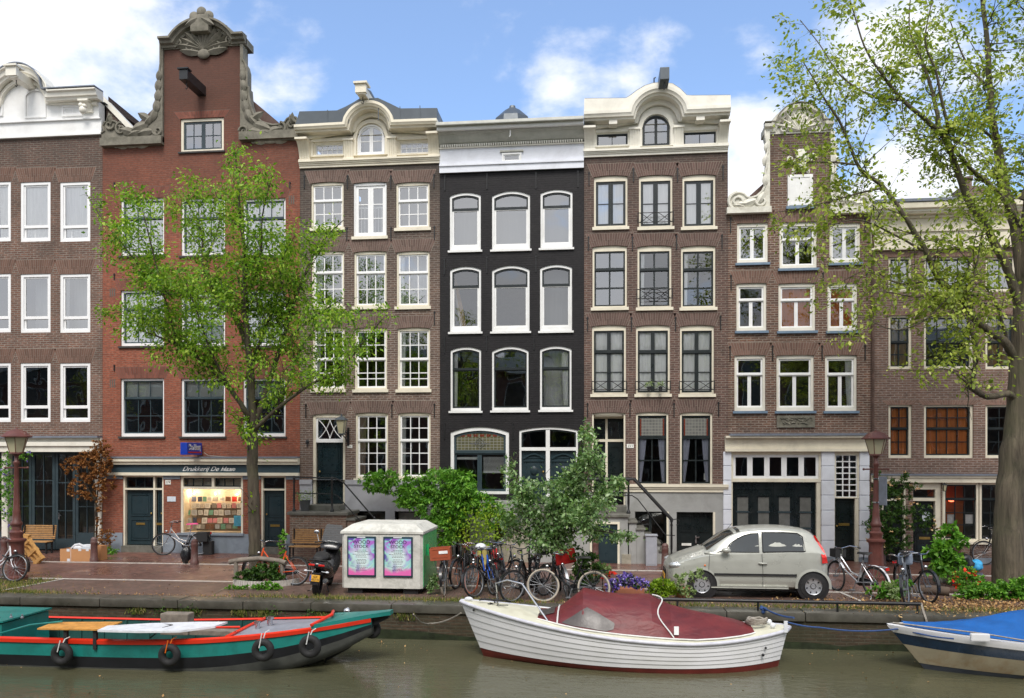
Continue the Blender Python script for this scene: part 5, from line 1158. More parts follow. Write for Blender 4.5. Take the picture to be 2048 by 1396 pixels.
zp=h.H(1340,984)[1]
h.bars('plinth_cornice',X(1249),h.x1,[(.07,zp,zp+.09),(.10,zp+.091,zp+.15),(.14,zp+.151,h.H(1340,969)[1]+.01)],'cream_paint')
pl=MB(); holes=[(X(1270),X(1333),.3,h.H(1300,1023)[1]),(X(1353),X(1430),.0,h.H(1390,1024)[1])]
for o in holes: h.hole(*o)
wall_with_holes(pl,h.x0,h.x1,-.3,zp,holes+[(X(1184),X(1251),zd,zp+1)],-.03,.3); pl.build('plinth','grey_plinth',h.e,normals=False)
lights(h,1270,1333,.3,holes[0][3]-.02,2,y=.2,name='basement_window',bw=.08); 
h.door(holes[1][0]+.03,holes[1][1]-.06,0.02,holes[1][3]-.04,'door_black',y=.16,panels=((.05,.42),),cols=2,name='basement_door',knob=False,letter=None)
m=MB(); x,z=h.H(1373,1089,.12); m.box(x-.14,x+.14,.13,.159,z-.035,z+.035); m.build('letter_slot','plate_enamel',h.e); m=MB(); x,z=h.H(1392,1080,.1); m.box(x-.02,x+.02,.12,.15,z-.1,z+.13); m.box(x-.02,x+.1,.10,.12,z+.06,z+.10); m.build('handle','chrome',h.e)
fm=MB(); xb=holes[1][1]; fm.box(xb-.06,xb,-.05,.1,0,holes[1][3]); fm.box(X(1333)-.0,X(1333)+.06,-.05,.1,0,holes[0][3]); fm.build('door_jamb','cream_paint',h.e)
h.build_wall()
A=cream_attic(h,312,296,233,214,(1270,1366),188,'ivory_paint',None,None,None,[(1194,1255,266,292),(1368,1432,262,289)],(1285,1339,231,291))
cornice(h,A,'ivory_paint',.55,th=.24)
zc=A['zc']-.14; cs=MB()
for a,b in ((1172,1190),(1259,1279),(1348,1367),(1438,1459)):
    xa=h.H(a,290,-.1)[0]; xb=h.H(b,290,-.1)[0]
    if a==1172: xa=h.x0
    if a==1438: xb=h.x1
    cs=MB(); console(cs,xa,xb,A['zf']+.02,zc,.42 if a in(1172,1438) else .16,flutes=4); cs.build('pilaster','ivory_paint',h.e)
for px in (1226,1400): x=h.H(px,240,-.3)[0]; cs=MB(); cs.box(x-.12,x+.12,-.42,-.12,zc+.02,zc+.13); cs.build('cornice_block','ivory_paint',h.e)
sb=MB()
for (xa,xb,za,zb) in A['holes'][:2]: ring(sb,[(xa-.10,za-.04),(xb+.10,za-.04),(xb+.10,zb+.12),(xa-.10,zb+.12)],[(xa-.02,za-.0),(xb+.02,za),(xb+.02,zb+.03),(xa-.02,zb+.03)],-.04,.02)
xa,xb,za,zb=A['cwin']; ring(sb,frame_poly(xa-.15,xb+.15,za-.03,zb+.15,(xb-xa)/2+.15),frame_poly(xa-.02,xb+.02,za-.02,zb+.02,(xb-xa)/2+.02),-.06,.02); sb.build('window_surround','ivory_paint',h.e)
for (xa,xb,za,zb) in A['holes'][:2]: h.window(0,0,0,0,box=(xa,xb,za,zb),frame='sash_black',sash='sash_black',fw=.025,secs=((0,1,2,1),),sw=.02,lintel=False,recess=.04,cut=False,glass='glass_sky')
h.window(0,0,0,0,box=A['cwin'],frame='sash_black',sash='sash_black',fw=.03,rise=(A['cwin'][1]-A['cwin'][0])/2,secs=((0,1,1,(.53,),0,.5),(0,1,1,(.53,),.5,1)),sw=.04,lintel=False,recess=.0,cut=False,glass='glass_sky')
zc2=A['zc']+.24
pl=pts(h,[(1170,197),(1252,196),(1262,190),(1275,180),(1290,171),(1306,166),(1325,164),(1345,167),(1360,177),(1373,190),(1384,191),(1466,190)],-.5)
pp=MB(); poly=[(h.x0,zc2)]+[(max(h.x0,min(h.x1,p[0])),p[1]) for p in pl]+[(h.x1,zc2)]+[(p[0],p[1]+.23) for p in reversed(arch_path(h.x0,h.x1,A['zc'],A['ac'],A['hw'],A['zcr'])[1:-1])]
pp.prism(poly,-.50,-.34); pp.box(h.x0,A['ac']-A['hw'],-.34,.6,zc2,zc2+.02); pp.box(A['ac']+A['hw'],h.x1,-.34,.6,zc2,zc2+.02); pp.box(h.x1-.1,h.x1-.01,-.499,1.5,zc2+.001,pl[-1][1]-.001); pp.box(h.x0+.01,h.x0+.1,-.499,1.5,zc2+.001,pl[0][1]-.001); pp.build('parapet','ivory_paint',h.e)
pc=MB(); pc.tube([(max(h.x0,min(h.x1,p[0])),-.43,p[1]+.01) for p in pl],.035,5); pc.build('lead_capping','lead_grey',h.e)
hoist(h,1323,183,1.15,.26,.34,'zinc_dark',head=False)
m=MB(); x,z=h.H(1308,162,-.45); m.tube([(x,-.45,z-.1),(x,-.45,z+.08),(x+.05,-.45,z+.1)],.02,5); m.build('spotlight','iron_black',h.e)
h.flat_roof(zc2); H5=h
# french balcony rails
def rail(h,px0,px1,py0,py1):
    a,z1=h.H(px0,py0,-.12); b,z0=h.H(px1,py1,-.12); y=-.12; mb=MB()
    for z in (z1,z0): mb.tube([(a,y,z),(b,y,z)],.012,5)
    for x in (a,b): mb.tube([(x,y,z0-.02),(x,y,z1+.02)],.012,5); mb.tube([(x,y,(z0+z1)/2),(x,.02,(z0+z1)/2)],.012,5)
    for s in (1,-1):
        p=[(a+(b-a)*t,y,(z0+z1)/2+s*(z1-z0)/2*math.cos(2*PI*t*1)) for t in [i/16 for i in range(17)]]; mb.tube(p,.009,4)
    return mb.build('window_rail','iron_black',h.e)
for q in ((1276,1347,426,443),(1274,1345,579,596),(1184,1253,763,779),(1271,1341,763,779),(1359,1429,763,779)): rail(h,*q)
def pot_plant(name,label,x,y,z,r,hh,leaf='leaf_dark',pot='pot_grey',n=90,size=.06,spread=1.0,cat='potted plant',group=None,top=.3):
    e=thing(name,label,cat,(x,y,z),group=group); m=MB(); m.lathe([(r*.7,0),(r*.95,hh),(r,hh),(r,hh+.02),(r*.85,hh+.02),(r*.8,hh-.03),(.0001,hh-.03)],(x,y,z),12); m.build('pot',pot,e,smooth=40)
    foliage('foliage',[(x,y,z+hh+top*.5,r*1.5*spread,r*1.5*spread,top*.6)],n,size,leaf,e); return e
# ---------- brown house with white neck gable and garage
h=House('canal_house','brown brick house with white scrolled neck gable and a dark garage door under white pillars',1456,1741,421,'brick_brown_neck','lintel_neck')
h.floors=[h.H(1600,y)[1] for y in (850,690,545)]
kn=dict(frame='ivory_paint',sash='white_window',fw=.07,ft=.10,fb=.11,sill='sill_blue',sillh=.07,lh=.36,recess=.05,sw=.05,rise=.015,sillp=.08)
row=lambda f:((0,f,1,1),(f,1,1,1,0,.5),(f,1,1,1,.5,1))
h.window(1474,1536,446,526,secs=((0,1,1,1,0,.5),(0,1,1,1,.5,1)),glass='glass_sky',curtain='leftn',ccol='curtain_grey',**{**kn,'rise':0})
h.window(1559,1634,444,537,secs=row(.34),glass='glass',**{**kn,'rise':0}); h.window(1659,1721,446,526,secs=((0,1,1,1,0,.5),(0,1,1,1,.5,1)),glass='glass_sky',curtain='back',ccol='curtain_grey',**{**kn,'rise':0})
for i,(a,b) in enumerate([(1473,1533),(1557,1631),(1655,1715)]): h.window(a,b,566,662,secs=row(.32),glass='glass_dark',curtain=[None,'full','full'][i],ccol='curtain_orange',**kn)
for i,(a,b) in enumerate([(1469,1531),(1553,1628),(1650,1714)]): h.window(a,b,710,822,secs=row(.32),glass='glass',curtain=[None,None,'right'][i],ccol='curtain_white',**kn)
h.anchors([(1461,450),(1549,450),(1648,445),(1730,450),(1462,565),(1646,560),(1733,560),(1460,707),(1545,706),(1644,706),(1730,705)],.45)
tb=MB(); a,z0=h.H(1553,855); b,z1=h.H(1629,831); tb.box(a,b,-.03,0,z0,z1); ring(tb,[(a,z0),(b,z0),(b,z1),(a,z1)],[(a+.08,z0+.07),(b-.08,z0+.07),(b-.08,z1-.07),(a+.08,z1-.07)],-.05,-.03)
rr=random.Random(5)
for k in range(34): leafy(tb,(a+.15+rr.random()*(b-a-.35),z0+.12+rr.random()*(z1-z0-.2)),rr.uniform(.06,.16),rr.uniform(0,6.2),-.03,.3,.025)
tb.build('stone_tablet','sandstone',h.e)
zt=h.H(1590,871)[1]
h.bars('lead_flashing',h.x0+.02,h.x1,[(.30,zt-.01,zt+.055)],'lead_grey')
z1=h.H(1590,903)[1]; h.bars('shop_cornice',h.x0-.10,h.x1-.02,[(.26,zt-.07,zt-.011),(.10,h.H(1590,897)[1],zt-.071),(.16,z1,h.H(1590,897)[1]-.001)],'cream_paint')
# rusticated pillars
zpl=h.H(1590,1113)[1]
for a,b in ((1446,1462),(1642,1668),(1718,1737.5)):
    pm=MB()
    xa,xb=X(a),X(b); ys=[903,932,961,990,1020,1050,1080,1113]; zs=[h.H(1590,y)[1] for y in ys]
    pm.box(xa+.012,xb-.012,-.05,.25,zpl,z1-.003)
    for k in range(7): pm.box(xa,xb,-.075,.26,zs[k+1]+.012,zs[k]-.012,bev=.012)
    po=pm.build('pillar','bluish_white',h.e); pm=MB(); pm.box(xa-.01,xb+.01,-.085,.25,-.05,zpl); pm.build('plinth','bluegrey_plinth',po)
for a,b in ((1462,1642),(1668,1718)): h.hole(X(a),X(b),-.02,z1-.002)
zm=h.H(1550,964)[1]
w=h.window(0,0,0,0,box=(X(1462),X(1642),zm,z1-.004),frame='cream_paint',sash='white_window',fw=.06,ft=.09,fb=.10,secs=tuple((0,1,1,1,k/5,(k+1)/5) for k in range(5)),sw=.075,lintel=False,recess=.0,cut=False,glass='glass_dark')
f=MB(); xa,xb=X(1462),X(1642); f.box(xa,xa+.05,.02,.12,0,zm-.001); f.box(xb-.12,xb,.02,.12,0,zm-.001); f.build('door_frame','cream_paint',h.e)
# garage doors: four leaves with two panes each
ga,gb=xa+.05,xb-.12; gd=MB(); gd.box(ga,gb,.14,.2,.02,zm-.005); n=4
for k in range(n):
    u0=ga+(gb-ga)*k/n; u1=ga+(gb-ga)*(k+1)/n; gd.box(u0+.005,u0+.05,.12,.14,.02,zm-.02); gd.box(u1-.05,u1-.005,.12,.14,.02,zm-.02); gd.box(u0+.05,u1-.05,.12,.14,zm-.22,zm-.02)
    gd.box(u0+.12,u1-.12,.10,.14,h.H(1550,992)[1]-.02,h.H(1550,992)[1]+.03)
gdo=gd.build('garage_door','door_black',h.e)
f=MB()
for k in range(n):
    g=MB(); u0=ga+(gb-ga)*(k+.26)/n; u1=ga+(gb-ga)*(k+.78)/n
    for a,b in ((995,1023),(1026,1055),(1058,1085)): zz1=h.H(1550,a)[1]; zz0=h.H(1550,b)[1]; g.quad((u0,.135,zz0),(u1,.135,zz0),(u1,.135,zz1),(u0,.135,zz1)); f.box(u0-.03,u1+.03,.112,.14,zz0-.045,zz0-.005)
    g.build('pane','room_grey_dark',gdo,normals=False)
if 1: f.build('glazing_bar','sash_darkblue',gdo)
zg=h.H(1690,991)[1]
h.window(0,0,0,0,box=(X(1668),X(1718),zg-.08,z1-.004),frame='cream_paint',sash='white_window',fw=.05,ft=.10,fb=.03,secs=((0,1,3,7),),sw=.02,bw=.032,lintel=False,recess=.0,cut=False,glass='glass')
f=MB(); xa,xb=X(1668),X(1718); f.box(xa,xa+.03,.02,.12,0,zg-.09); f.box(xb-.10,xb,.02,.12,0,zg-.09); f.build('door_frame','cream_paint',h.e)
h.door(xa+.03,xb-.10,.02,zg-.09,'door_black',y=.14,panels=((.05,.43),(.5,.92)),letter=.42,knob='left')
h.build_wall()
# neck
nk=MB(); gx0=h.H(1539,300)[0]; gx1=h.H(1663,300)[0]; gzt=h.H(1600,258)[1]; D=.5
nk.box(gx0,gx1,0,D,h.zt-.01,gzt); nk.build('neck_gable','brick_brown_neck',h.e)
w=MB(); a,z0=h.H(1577,414); b,z1=h.H(1623,349); w.box(a-.03,b+.03,-.05,-.001,z0,z1); ring(w,[(a,z0+.03),(b,z0+.03),(b,z1-.03),(a,z1-.03)],[(a+.06,z0+.09),(b-.06,z0+.09),(b-.06,z1-.09),(a+.06,z1-.09)],-.065,-.05); w.box((a+b)/2-.012,(a+b)/2+.012,-.06,-.05,z0+.05,z1-.05); ho=w.build('loft_shutter','white_paint',h.e)
w=MB(); w.box(a-.08,b+.08,-.10,0,z0-.08,z0-.002); w.build('sill','sill_blue',ho)
h.lint(a,b,z1+.0,0,.30,ho)
og=MB(); cx,cz=h.H(1601,325); og.box(cx-.14,cx+.14,-.14,-.01,cz-.25,cz+.35,bev=.03)
for q in(-1,1): scroll(og,(cx+q*.28,cz+.1),.15,1.1,0,q,-.05,.04); leafy(og,(cx+q*.1,cz-.1),.3,R(-60) if q>0 else PI+R(60),-.03,.25,.05)
og.build('gable_ornament','white_stone',h.e,smooth=40)
for side in (0,1):
    if side==0: out=[(1456,421),(1540,421),(1540,262),(1530,262),(1531,275),(1535,290),(1535,305),(1530,314),(1534,322),(1533,335),(1530,343),(1532,360),(1530,372),(1524,383),(1514,392),(1502,396),(1494,394),(1488,388),(1480,385),(1468,386),(1459,393),(1457,408)]
    else: out=[(1662,421),(1744,421),(1743,402),(1737,392),(1727,387),(1716,389),(1706,393),(1697,391),(1686,383),(1676,370),(1671,357),(1670,340),(1672,330),(1668,320),(1670,308),(1667,290),(1668,275),(1671,262),(1662,262)]
    mb,P=stone_scroll(h,out,'white_stone')
    zb=P[0][1]; mb.box(min(p[0] for p in P)-.04,max(p[0] for p in P)+.03,-.18,.25,zb-.10,zb+.07)
    q=1 if side==0 else -1; mx=(lambda p:p) if side==0 else (lambda p:1601+1601-p)
    px_scroll(mb,h,mx(1474),404,.27,1.7,PI/2,q,th=.05); px_scroll(mb,h,mx(1522),402,.16,1.2,PI,q,th=.04)
    for px,py,l,a in ((1500,408,.4,180),(1512,400,.45,200),(1528,385,.4,240),(1531,350,.35,265),(1533,310,.35,255),(1534,285,.3,260),(1490,414,.35,170)):
        x,z=h.H(mx(px),py,-.1); leafy(mb,(x,z),l,R(a) if side==0 else PI-R(a),-.125,.26,.05)
    mb.tube([Vector((p[0],-.11,p[1])) for p in (P[3:] if side==0 else P[2:-2])],.035,6)
    mb.build('white_scroll','white_stone',h.e,smooth=40)
cr=MB(); cx=h.H(1600,250,-.2)[0]; zc=h.H(1600,258,-.2)[1]; a=h.H(1530,250,-.2)[0]; b=h.H(1668,250,-.2)[0]; hw=(h.H(1648,250,-.2)[0]-h.H(1554,250,-.2)[0])/2; za=h.H(1600,213,-.25)[1]
path=arch_path(a,b,zc,cx,hw,za-.1); sweep(cr,path,[(0,0),(.08,0),(.10,.08),(.20,.12),(.22,.2),(0,.24)]); cr.prism(path[1:-1],-.02,.3); cr.box(a,b,-.03,.4,zc-.05,zc+.15)
for k in range(9): leafy(cr,(cx,zc+.02),.72,R(15+150*k/8),-.05,.12,.07)
for q in(-1,1): scroll(cr,(cx+q*.45,zc+.08),.12,1.1,PI/2,q,-.08,.03)
cr.build('crown','white_stone',h.e,smooth=35)
mt=MB(); sweep(mt,[(p[0],p[1]+.235) for p in path],[(0,0),(.23,0),(.23,.03),(0,.045)]); mt.build('lead_capping','sandstone',h.e)
h.roof(h.H(1600,300)[1]); H6=h
# ---------- wide brown house behind the big tree
h=House('canal_house','wide pinkish-brown brick house with a long cream cornice, behind the large tree at the right',1741,2330,452,'brick_pinkish','lintel_pinkish')
h.floors=[h.H(1900,y)[1] for y in (770,600)]
kp=dict(frame='cream_paint',sash='sash_black',fw=.07,ft=.05,fb=.08,lh=.14,recess=.05,sw=.04,bw=.024)
cols=[(1777,1824,2),(1848,1947,4),(1971,2032,2),(2085,2140,2),(2180,2280,4)]
for a,b,n in cols:
    h.window(a,b,514,583,secs=((0,1,n,(.5,)),),glass='glass_sky',curtain='back',ccol='curtain_white',**kp)
    h.window(a,b,631,738,secs=((0,.5,n,2),(.5,1,n,2)),glass='glass',curtain='sides' if n==2 else None,ccol='curtain_ochre',**kp)
    h.window(a,b,810,916,secs=((0,.45,n,2),(.45,1,n,2)),glass='glass_clear',curtain='full' if a<1950 else None,ccol='curtain_orange',**kp)
zl=h.H(1900,951)[1]; h.bars('lead_flashing',h.x0,h.x1,[(.20,zl,zl+.05)],'lead_grey'); z1=h.H(1900,965)[1]; h.bars('shop_cornice',h.x0,h.x1,[(.12,z1,zl-.06),(.16,zl-.06,zl-.001)],'cream_paint')
zs=h.H(1920,1080)[1]; zs0=h.H(1920,1086)[1]
h.hole(X(1763),X(1812),-.02,z1); h.hole(X(1826),X(1882),-.02,z1); h.hole(X(1884),X(2100),zs0,z1); h.hole(X(2110),X(2170),-.02,z1)
zr=h.H(1855,1000)[1]
frame_box(h,1812,1886,.02,z1,'cream_paint',w=.20,bars=(),rows=()); m=MB(); m.box(X(1825),X(1882),.024,.13,zr-.03,zr+.06); m.build('door_transom','cream_paint',h.e)
h.door(X(1826),X(1880),.03,zr-.03,'door_black',y=.16,panels=((.5,.92),),letter=.62); 
lz0,lz1=zr+.06,z1-.06; t=lights(h,1828,1879,lz0,lz1,1); m=MB(); a,b=X(1828),X(1879); c=(a+b)/2; mz=(lz0+lz1)/2; 
m.tube([(c,.08,lz1-.05),(c+.16,.08,mz),(c,.08,lz0+.05),(c-.16,.08,mz)],.012,4,closed=True); m.tube([(a,.08,mz),(c-.16,.08,mz)],.010,4); m.tube([(b,.08,mz),(c+.16,.08,mz)],.010,4); m.tube([(c,.08,lz1),(c,.08,lz1-.05)],.01,4); m.tube([(c,.08,lz0),(c,.08,lz0+.05)],.01,4); m.build('leaded_diamond','sash_black',t)
m=MB(); x,z=h.H(1853,1033,.1); m.box(x-.1,x+.1,.145,.155,z-.13,z+.13); m.build('door_notice','paper_1',h.e)
frame_box(h,1763,1813,.02,z1,'cream_paint',w=.06,rows=(zr,)); lights(h,1766,1810,zr+.03,z1-.06,1); h.door(X(1766),X(1810),.03,zr-.03,'door_black',y=.16,panels=((.5,.92),),knob=False)
for a,b in ((1886,1957),(1959,2023),(2025,2098)):
    w=h.window(0,0,0,0,box=(X(a),X(b),zs0+.05,z1),frame='cream_paint',sash='sash_black',fw=.06,ft=.06,fb=.07,secs=((0,.27,3,1),(.27,1,3,3)),sw=.04,bw=.025,lintel=False,recess=.0,cut=False,glass='glass_dark')
m=MB(); m.box(X(1884)-.02,X(2100),-.07,.1,zs0-.03,zs0+.048); m.build('sill','cream_paint',h.e)
# warm room behind the shop windows
m=MB(); a,b=X(1884),X(1958); m.box(a,b,1.0,1.05,zs0,z1); m.build('room_wall','orange_wall',h.e)
for px,py,s in ((1902,1038,(.10,.13)),(1939,1038,(.11,.13)),(1902,1055,(.05,.05))):
    x,z=h.H(px,py,.12); m=MB(); m.box(x-s[0],x+s[0],.12,.13,z-s[1],z+s[1]); tag(m.build('paper_notice','paper_0',None),'white paper taped inside the street level window left of the big tree trunk','notice','notices taped in the window')
x,z=h.H(1903,1000,.6); m=MB(); m.ball((x,.6,z),.07,8,(1.4,1,.8)); m.build('hanging_bulb','bulb_red',h.e)
x,z=h.H(1889,975,-.2); lantern('wall_lantern','small black wall lantern beside the street window of the house behind the big tree',x,-.2,z,.42)
m=MB(); x,z=h.H(1823,976); text_mesh('v',.2,'alu',h.e,frontM(x,.0185,z),'number'); x,z=h.H(1822,1002); text_mesh('152',.10,'alu',h.e,frontM(x,.0185,z),'number')
pl=MB(); pl.box(X(1884),h.x1-.01,-.02,.02,-.05,.16); pl.build('plinth','bluegrey_plinth',h.e)
yb=MB(); yb.box(h.x0+.01,X(1763)-.005,-.012,-.001,.0,z1-.005); yb.build('pier','brick_yellowish',h.e)
dp=MB(); x=h.x0+.05; dp.tube([(x,-.05,.1),(x,-.05,h.zt)],.04,8); dp.build('drainpipe','rust_steel',h.e)
h.build_wall()
z0=h.zt; h.bars('frieze',h.x0,h.x1,[(.05,z0-.60,z0-.1),(.10,z0-.1,z0),(.07,z0+.001,z0+.28),(.14,z0+.281,z0+.36)],'cream_paint')
m=MB(); sweep(m,[(h.x0,z0-.60+.001),(h.x1,z0-.60)],[(0.05,0),(.10,0),(.10,.06),(0.05,.07)]); sweep(m,[(h.x0,z0+.36),(h.x1,z0+.36)],[(0,0),(.30,0),(.34,.1),(.42,.13),(.42,.28),(0,.30)]); m.build('cornice','cream_paint',h.e)
m=MB(); sweep(m,[(h.x0,z0+.66),(h.x1,z0+.66)],[(0,0),(.45,0),(.45,.08),(0,.10)]); m.build('gutter','lead_grey',h.e)
m=MB(); zt_=h.H(1900,421,-.3)[1]; m.box(h.x0,h.x1,-.30,.2,z0+.76,zt_); m.build('parapet','cream_paint',h.e); m=MB(); m.box(h.x0+.0,h.x1,-.34,.25,zt_,zt_+.05); m.build('lead_capping','ivory_paint',h.e)
ch=MB(); x,z=h.H(1946,410,3); ch.box(x-.35,x+.35,3,3.7,z-1,z+.6); ch.lathe([(.12,.6),(.12,.9),(.16,.95),(.16,1.0)],(x,3.35,z),8); ch.build('chimney','brick_pinkish',h.e)
h.flat_roof(zt_-.02); H7=h
# ---------- houses on the opposite bank, seen only as reflections in the panes
rr=random.Random(11); xx=-58
labels=['step','bell','plain','neck','wide','narrow','tall','low','old']
k=0
while xx<40:
    wd=rr.uniform(5.5,8); ht=rr.uniform(9.2,11.4); e=thing('canal_house','%s brown house from the left on the viewer side bank, mirrored in the panes'%('first second third fourth fifth sixth seventh eighth ninth tenth eleventh twelfth thirteenth fourteenth fifteenth sixteenth seventeenth'.split()[k]),'house',(xx+wd/2,-33,0)); k+=1
    m=MB(); m.box(xx,xx+wd-.02,-42,-33,-.2,ht); m.build('wall','opposite_brick',e)
    m=MB(); m.box(xx,xx+wd-.02,-33,-32.6,ht-.6,ht+.3); 
    if rr.random()<.7: c=xx+wd/2; m.prism([(c-wd*.3,ht+.3),(c+wd*.3,ht+.3),(c+.8,ht+2.2),(c-.8,ht+2.2)],-33.2,-32.8)
    m.build('gable','opposite_trim',e)
    m=MB(); f=MB()
    for i in range(3):
        for j in range(4): a=xx+wd*(.12+.29*i); f.box(a-.08,a+wd*.2+.08,-33,-32.95,1+j*2.6-.08,3.08+j*2.6); m.box(a,a+wd*.2,-32.95,-32.93,1+j*2.6,3+j*2.6)
    f.build('window_frames','opposite_trim',e); m.build('windows','opposite_window',e); xx+=wd
# ================================================================ ground, quay, canal
QY=-8.0; WZ=-.70
def sheet(name,x0,x1,y0,y1,z,mat,kind='structure',n=1):
    m=MB(); m.quad((x0,y0,z),(x1,y0,z),(x1,y1,z),(x0,y1,z)); o=m.build(name,mat,None,normals=False); o['kind']=kind; return o
m=MB(); m.box(-400,400,-7.45,600,-1.5,-.012); o=m.build('ground','soil',None); o['kind']='structure'
sheet('road',-60,60,-5.44,-2.52,.0,'pave_red'); sheet('pavement',-60,60,-2.52,.1,.004,'pave_sidewalk'); sheet('parking_strip',-60,60,-7.46,-5.44,.0,'pave_parking')
kl=MB(); x=-40
while x<40:
    L=random.uniform(.8,1.3); kl.box(x,x+L-.01,-2.56,-2.48,-.02,.014+random.uniform(0,.004)); kl.box(x,x+L-.01,-5.48,-5.40,-.02,.010+random.uniform(0,.004)); x+=L
o=kl.build('kerb_stones','kerb_white',None); o['kind']='structure'
def gline(name,pa,pb,w=.07,mat='kerb_white'):
    a=G(*pa);b=G(*pb); d=(b-a).normalized(); s_=Vector((-d.y,d.x,0))*w/2; m=MB(); m.add([a+s_+Vector((0,0,.008)),b+s_+Vector((0,0,.008)),b-s_+Vector((0,0,.008)),a-s_+Vector((0,0,.008))],[(0,1,2,3)]); o=m.build(name,mat,None,normals=False); o['kind']='structure'
gline('parking_line',(129,1158),(0,1182)); gline('parking_line',(1655,1174),(1725,1204),.08); gline('parking_line',(469,1166),(430,1187),.05,'quay_stone')
# coping stones along the quay
cp=MB(); x=-42
while x<42:
    L=random.uniform(1.3,2.1); j=random.uniform(-.008,.008); cp.box(x+.004,x+L-.004,QY+j,-7.46,-.16,.015+j*.5,bev=.03); x+=L
o=cp.build('quay_coping','quay_stone',None,smooth=30); o['kind']='structure'
qw=MB(); qw.quad((-60,QY+.06,-2),(60,QY+.06,-2),(60,QY+.06,-.15),(-60,QY+.06,-.15)); o=qw.build('quay_wall','quay_brick',None,normals=False); o['kind']='structure'
al=MB(); n=160
top=[];bot=[]
for i in range(n+1): x=-42+84*i/n; t=.13+.05*math.sin(i*.9)+random.uniform(-.02,.03); top.append((x,QY+.052,WZ+t)); bot.append((x,QY+.052,WZ-.5))
al.loft([bot,top]); o=al.build('algae_line','algae_band',None,normals=False); o['kind']='stuff'
wt=MB(); wt.quad((-120,-26,WZ),(120,-26,WZ),(120,QY+.2,WZ),(-120,QY+.2,WZ)); o=wt.build('water','canal_water',None,normals=False); o['kind']='structure'
ob=MB(); ob.box(-120,120,-80,-26,-2,0); o=ob.build('opposite_quay','quay_stone',None); o['kind']='structure'
# petals and leaves drifting on the water
litter('floating_petals',lambda r:(r.uniform(-12,12),r.uniform(-12.5,-8.1) if r.random()<.5 else -8.1-abs(r.normal())*.35,WZ+.008),320,.035,'fallen_leaves',8)
# fallen leaves along the quay edge and the tree pits
litter('fallen_leaves',lambda r:(r.uniform(-14,14),-7.42+r.normal()*.07 if r.random()<.75 else r.uniform(-7.9,-6.2),.012 if True else 0),2600,.032,'fallen_leaves',9)
litter('fallen_leaves',lambda r:(r.normal()*2.0+8.2,-6.9+r.normal()*.5,.03),4200,.045,'fallen_leaves',10)
litter('street_leaves',lambda r:(r.uniform(-14,12),r.uniform(-7.4,-.2),.012),500,.035,'fallen_leaves',12)
def weeds(r):
    x=r.choice([-13.6,-12.9,-6.6,-5.2,-4.6,1.8,4.0,5.2,-2.0,-3.2,7.6,9.2])+r.normal()*.7; return (x,-7.40+r.normal()*.12,0.0)
grass_patch('grass',weeds,5200,.09,'grass_blades',seed=4)
grass_patch('grass',lambda r:(r.uniform(-16,-13.2),-6.4+r.normal()*.5,0),2600,.08,'grass_blades',seed=6)
def tuft(r):
    x=r.choice([-9.7,-8.9,-8.5,-7.4,-6.9,-5.6,-1.2,.4,6.1,6.5,-3.9,8.8,2.9])+r.normal()*.12; return (x,QY+.03-abs(r.normal())*.02,-.2-r.random()*.12)
grass_patch('wall_weeds',tuft,1300,.10,'grass_blades',seed=7,w=.01)
P=[];rw=random.Random(4)
for x in (-9.15,-8.6,-8.45,-5.9,-6.7,8.2):
    for _ in range(60): P.append((x+rw.gauss(0,.10),QY-.02-abs(rw.gauss(0,.05)),-.22+rw.gauss(0,.07)))
o=leaf_mesh('wall_plants',P,'leaf_dark',None,.05,seed=3); o['kind']='stuff'
# ================================================================ stoops
def stoop(name,label,pxL,pxR,zl,Y,steps_dir,n,run,rise,front_mat,cut=None,cat='stoop'):
    a=W(pxL,1000,Y).x; b=W(pxR,1000,Y).x; e=thing(name,label,cat,((a+b)/2,Y/2,0))
    m=MB(); m.box(a+.03,b-.03,Y+.03,-.04,-.05,zl-.10); m.build('base',front_mat,e)
    m=MB(); m.box(a-.03,b+.03,Y-.04,-.04,zl-.099,zl,bev=.02); m.build('landing_slab','step_stone',e)
    m=MB(); s=MB()
    for k in range(n):
        z=zl-rise*(k+1)
        if z<.02: break
        x0=b+run*k if steps_dir>0 else a-run*(k+1); x1=x0+run
        m.box(x0-.03*(steps_dir>0)-.0,x1+.03,Y-.03,-.05,z-.06,z,bev=.01); s.box(x0+.002,x1-.002,Y+.02,-.05,-.05,z-.061)
    m.build('steps','step_stone',e); s.build('step_base',front_mat if cut is None else cut,e)
    return e,a,b
def railing(parent,paths,posts,r=.022,rp=.03):
    m=MB()
    for p,rr in paths: m.tube(p,rr,7)
    o=m.build('railing','iron_black',parent,smooth=50)
    for (x,y,z0,z1) in posts:
        m=MB(); m.lathe([(rp*1.9,0),(rp*1.9,.05),(rp*1.2,.09),(rp*.8,.14),(rp*1.15,.3),(rp*.9,z1-z0-.16),(rp*1.3,z1-z0-.12),(rp*.8,z1-z0-.06),(rp*1.5,z1-z0),(rp*.9,z1-z0+.05),(.0001,z1-z0+.06)],(x,y,z0),8); m.build('railing_post','iron_black',parent,smooth=50)
zl3=W(640,1024,-1.25).z
e,a,b=stoop('stoop','worn stone stoop with patchy brick front leading to the green door behind the scooter',577,694,zl3,-1.2,1,8,.23,.19,'brick_old_patchy')
m=MB(); u0,_=H3.H(622,1000); u1,_=H3.H(692,1000); m.box(u0,u1,-.62,-.04,zl3+.001,W(657,1009,-.3).z,bev=.015); m.build('door_step','step_stone',e)
Yr=-1.12; P=lambda px,py,Y=Yr: W(px,py,Y)
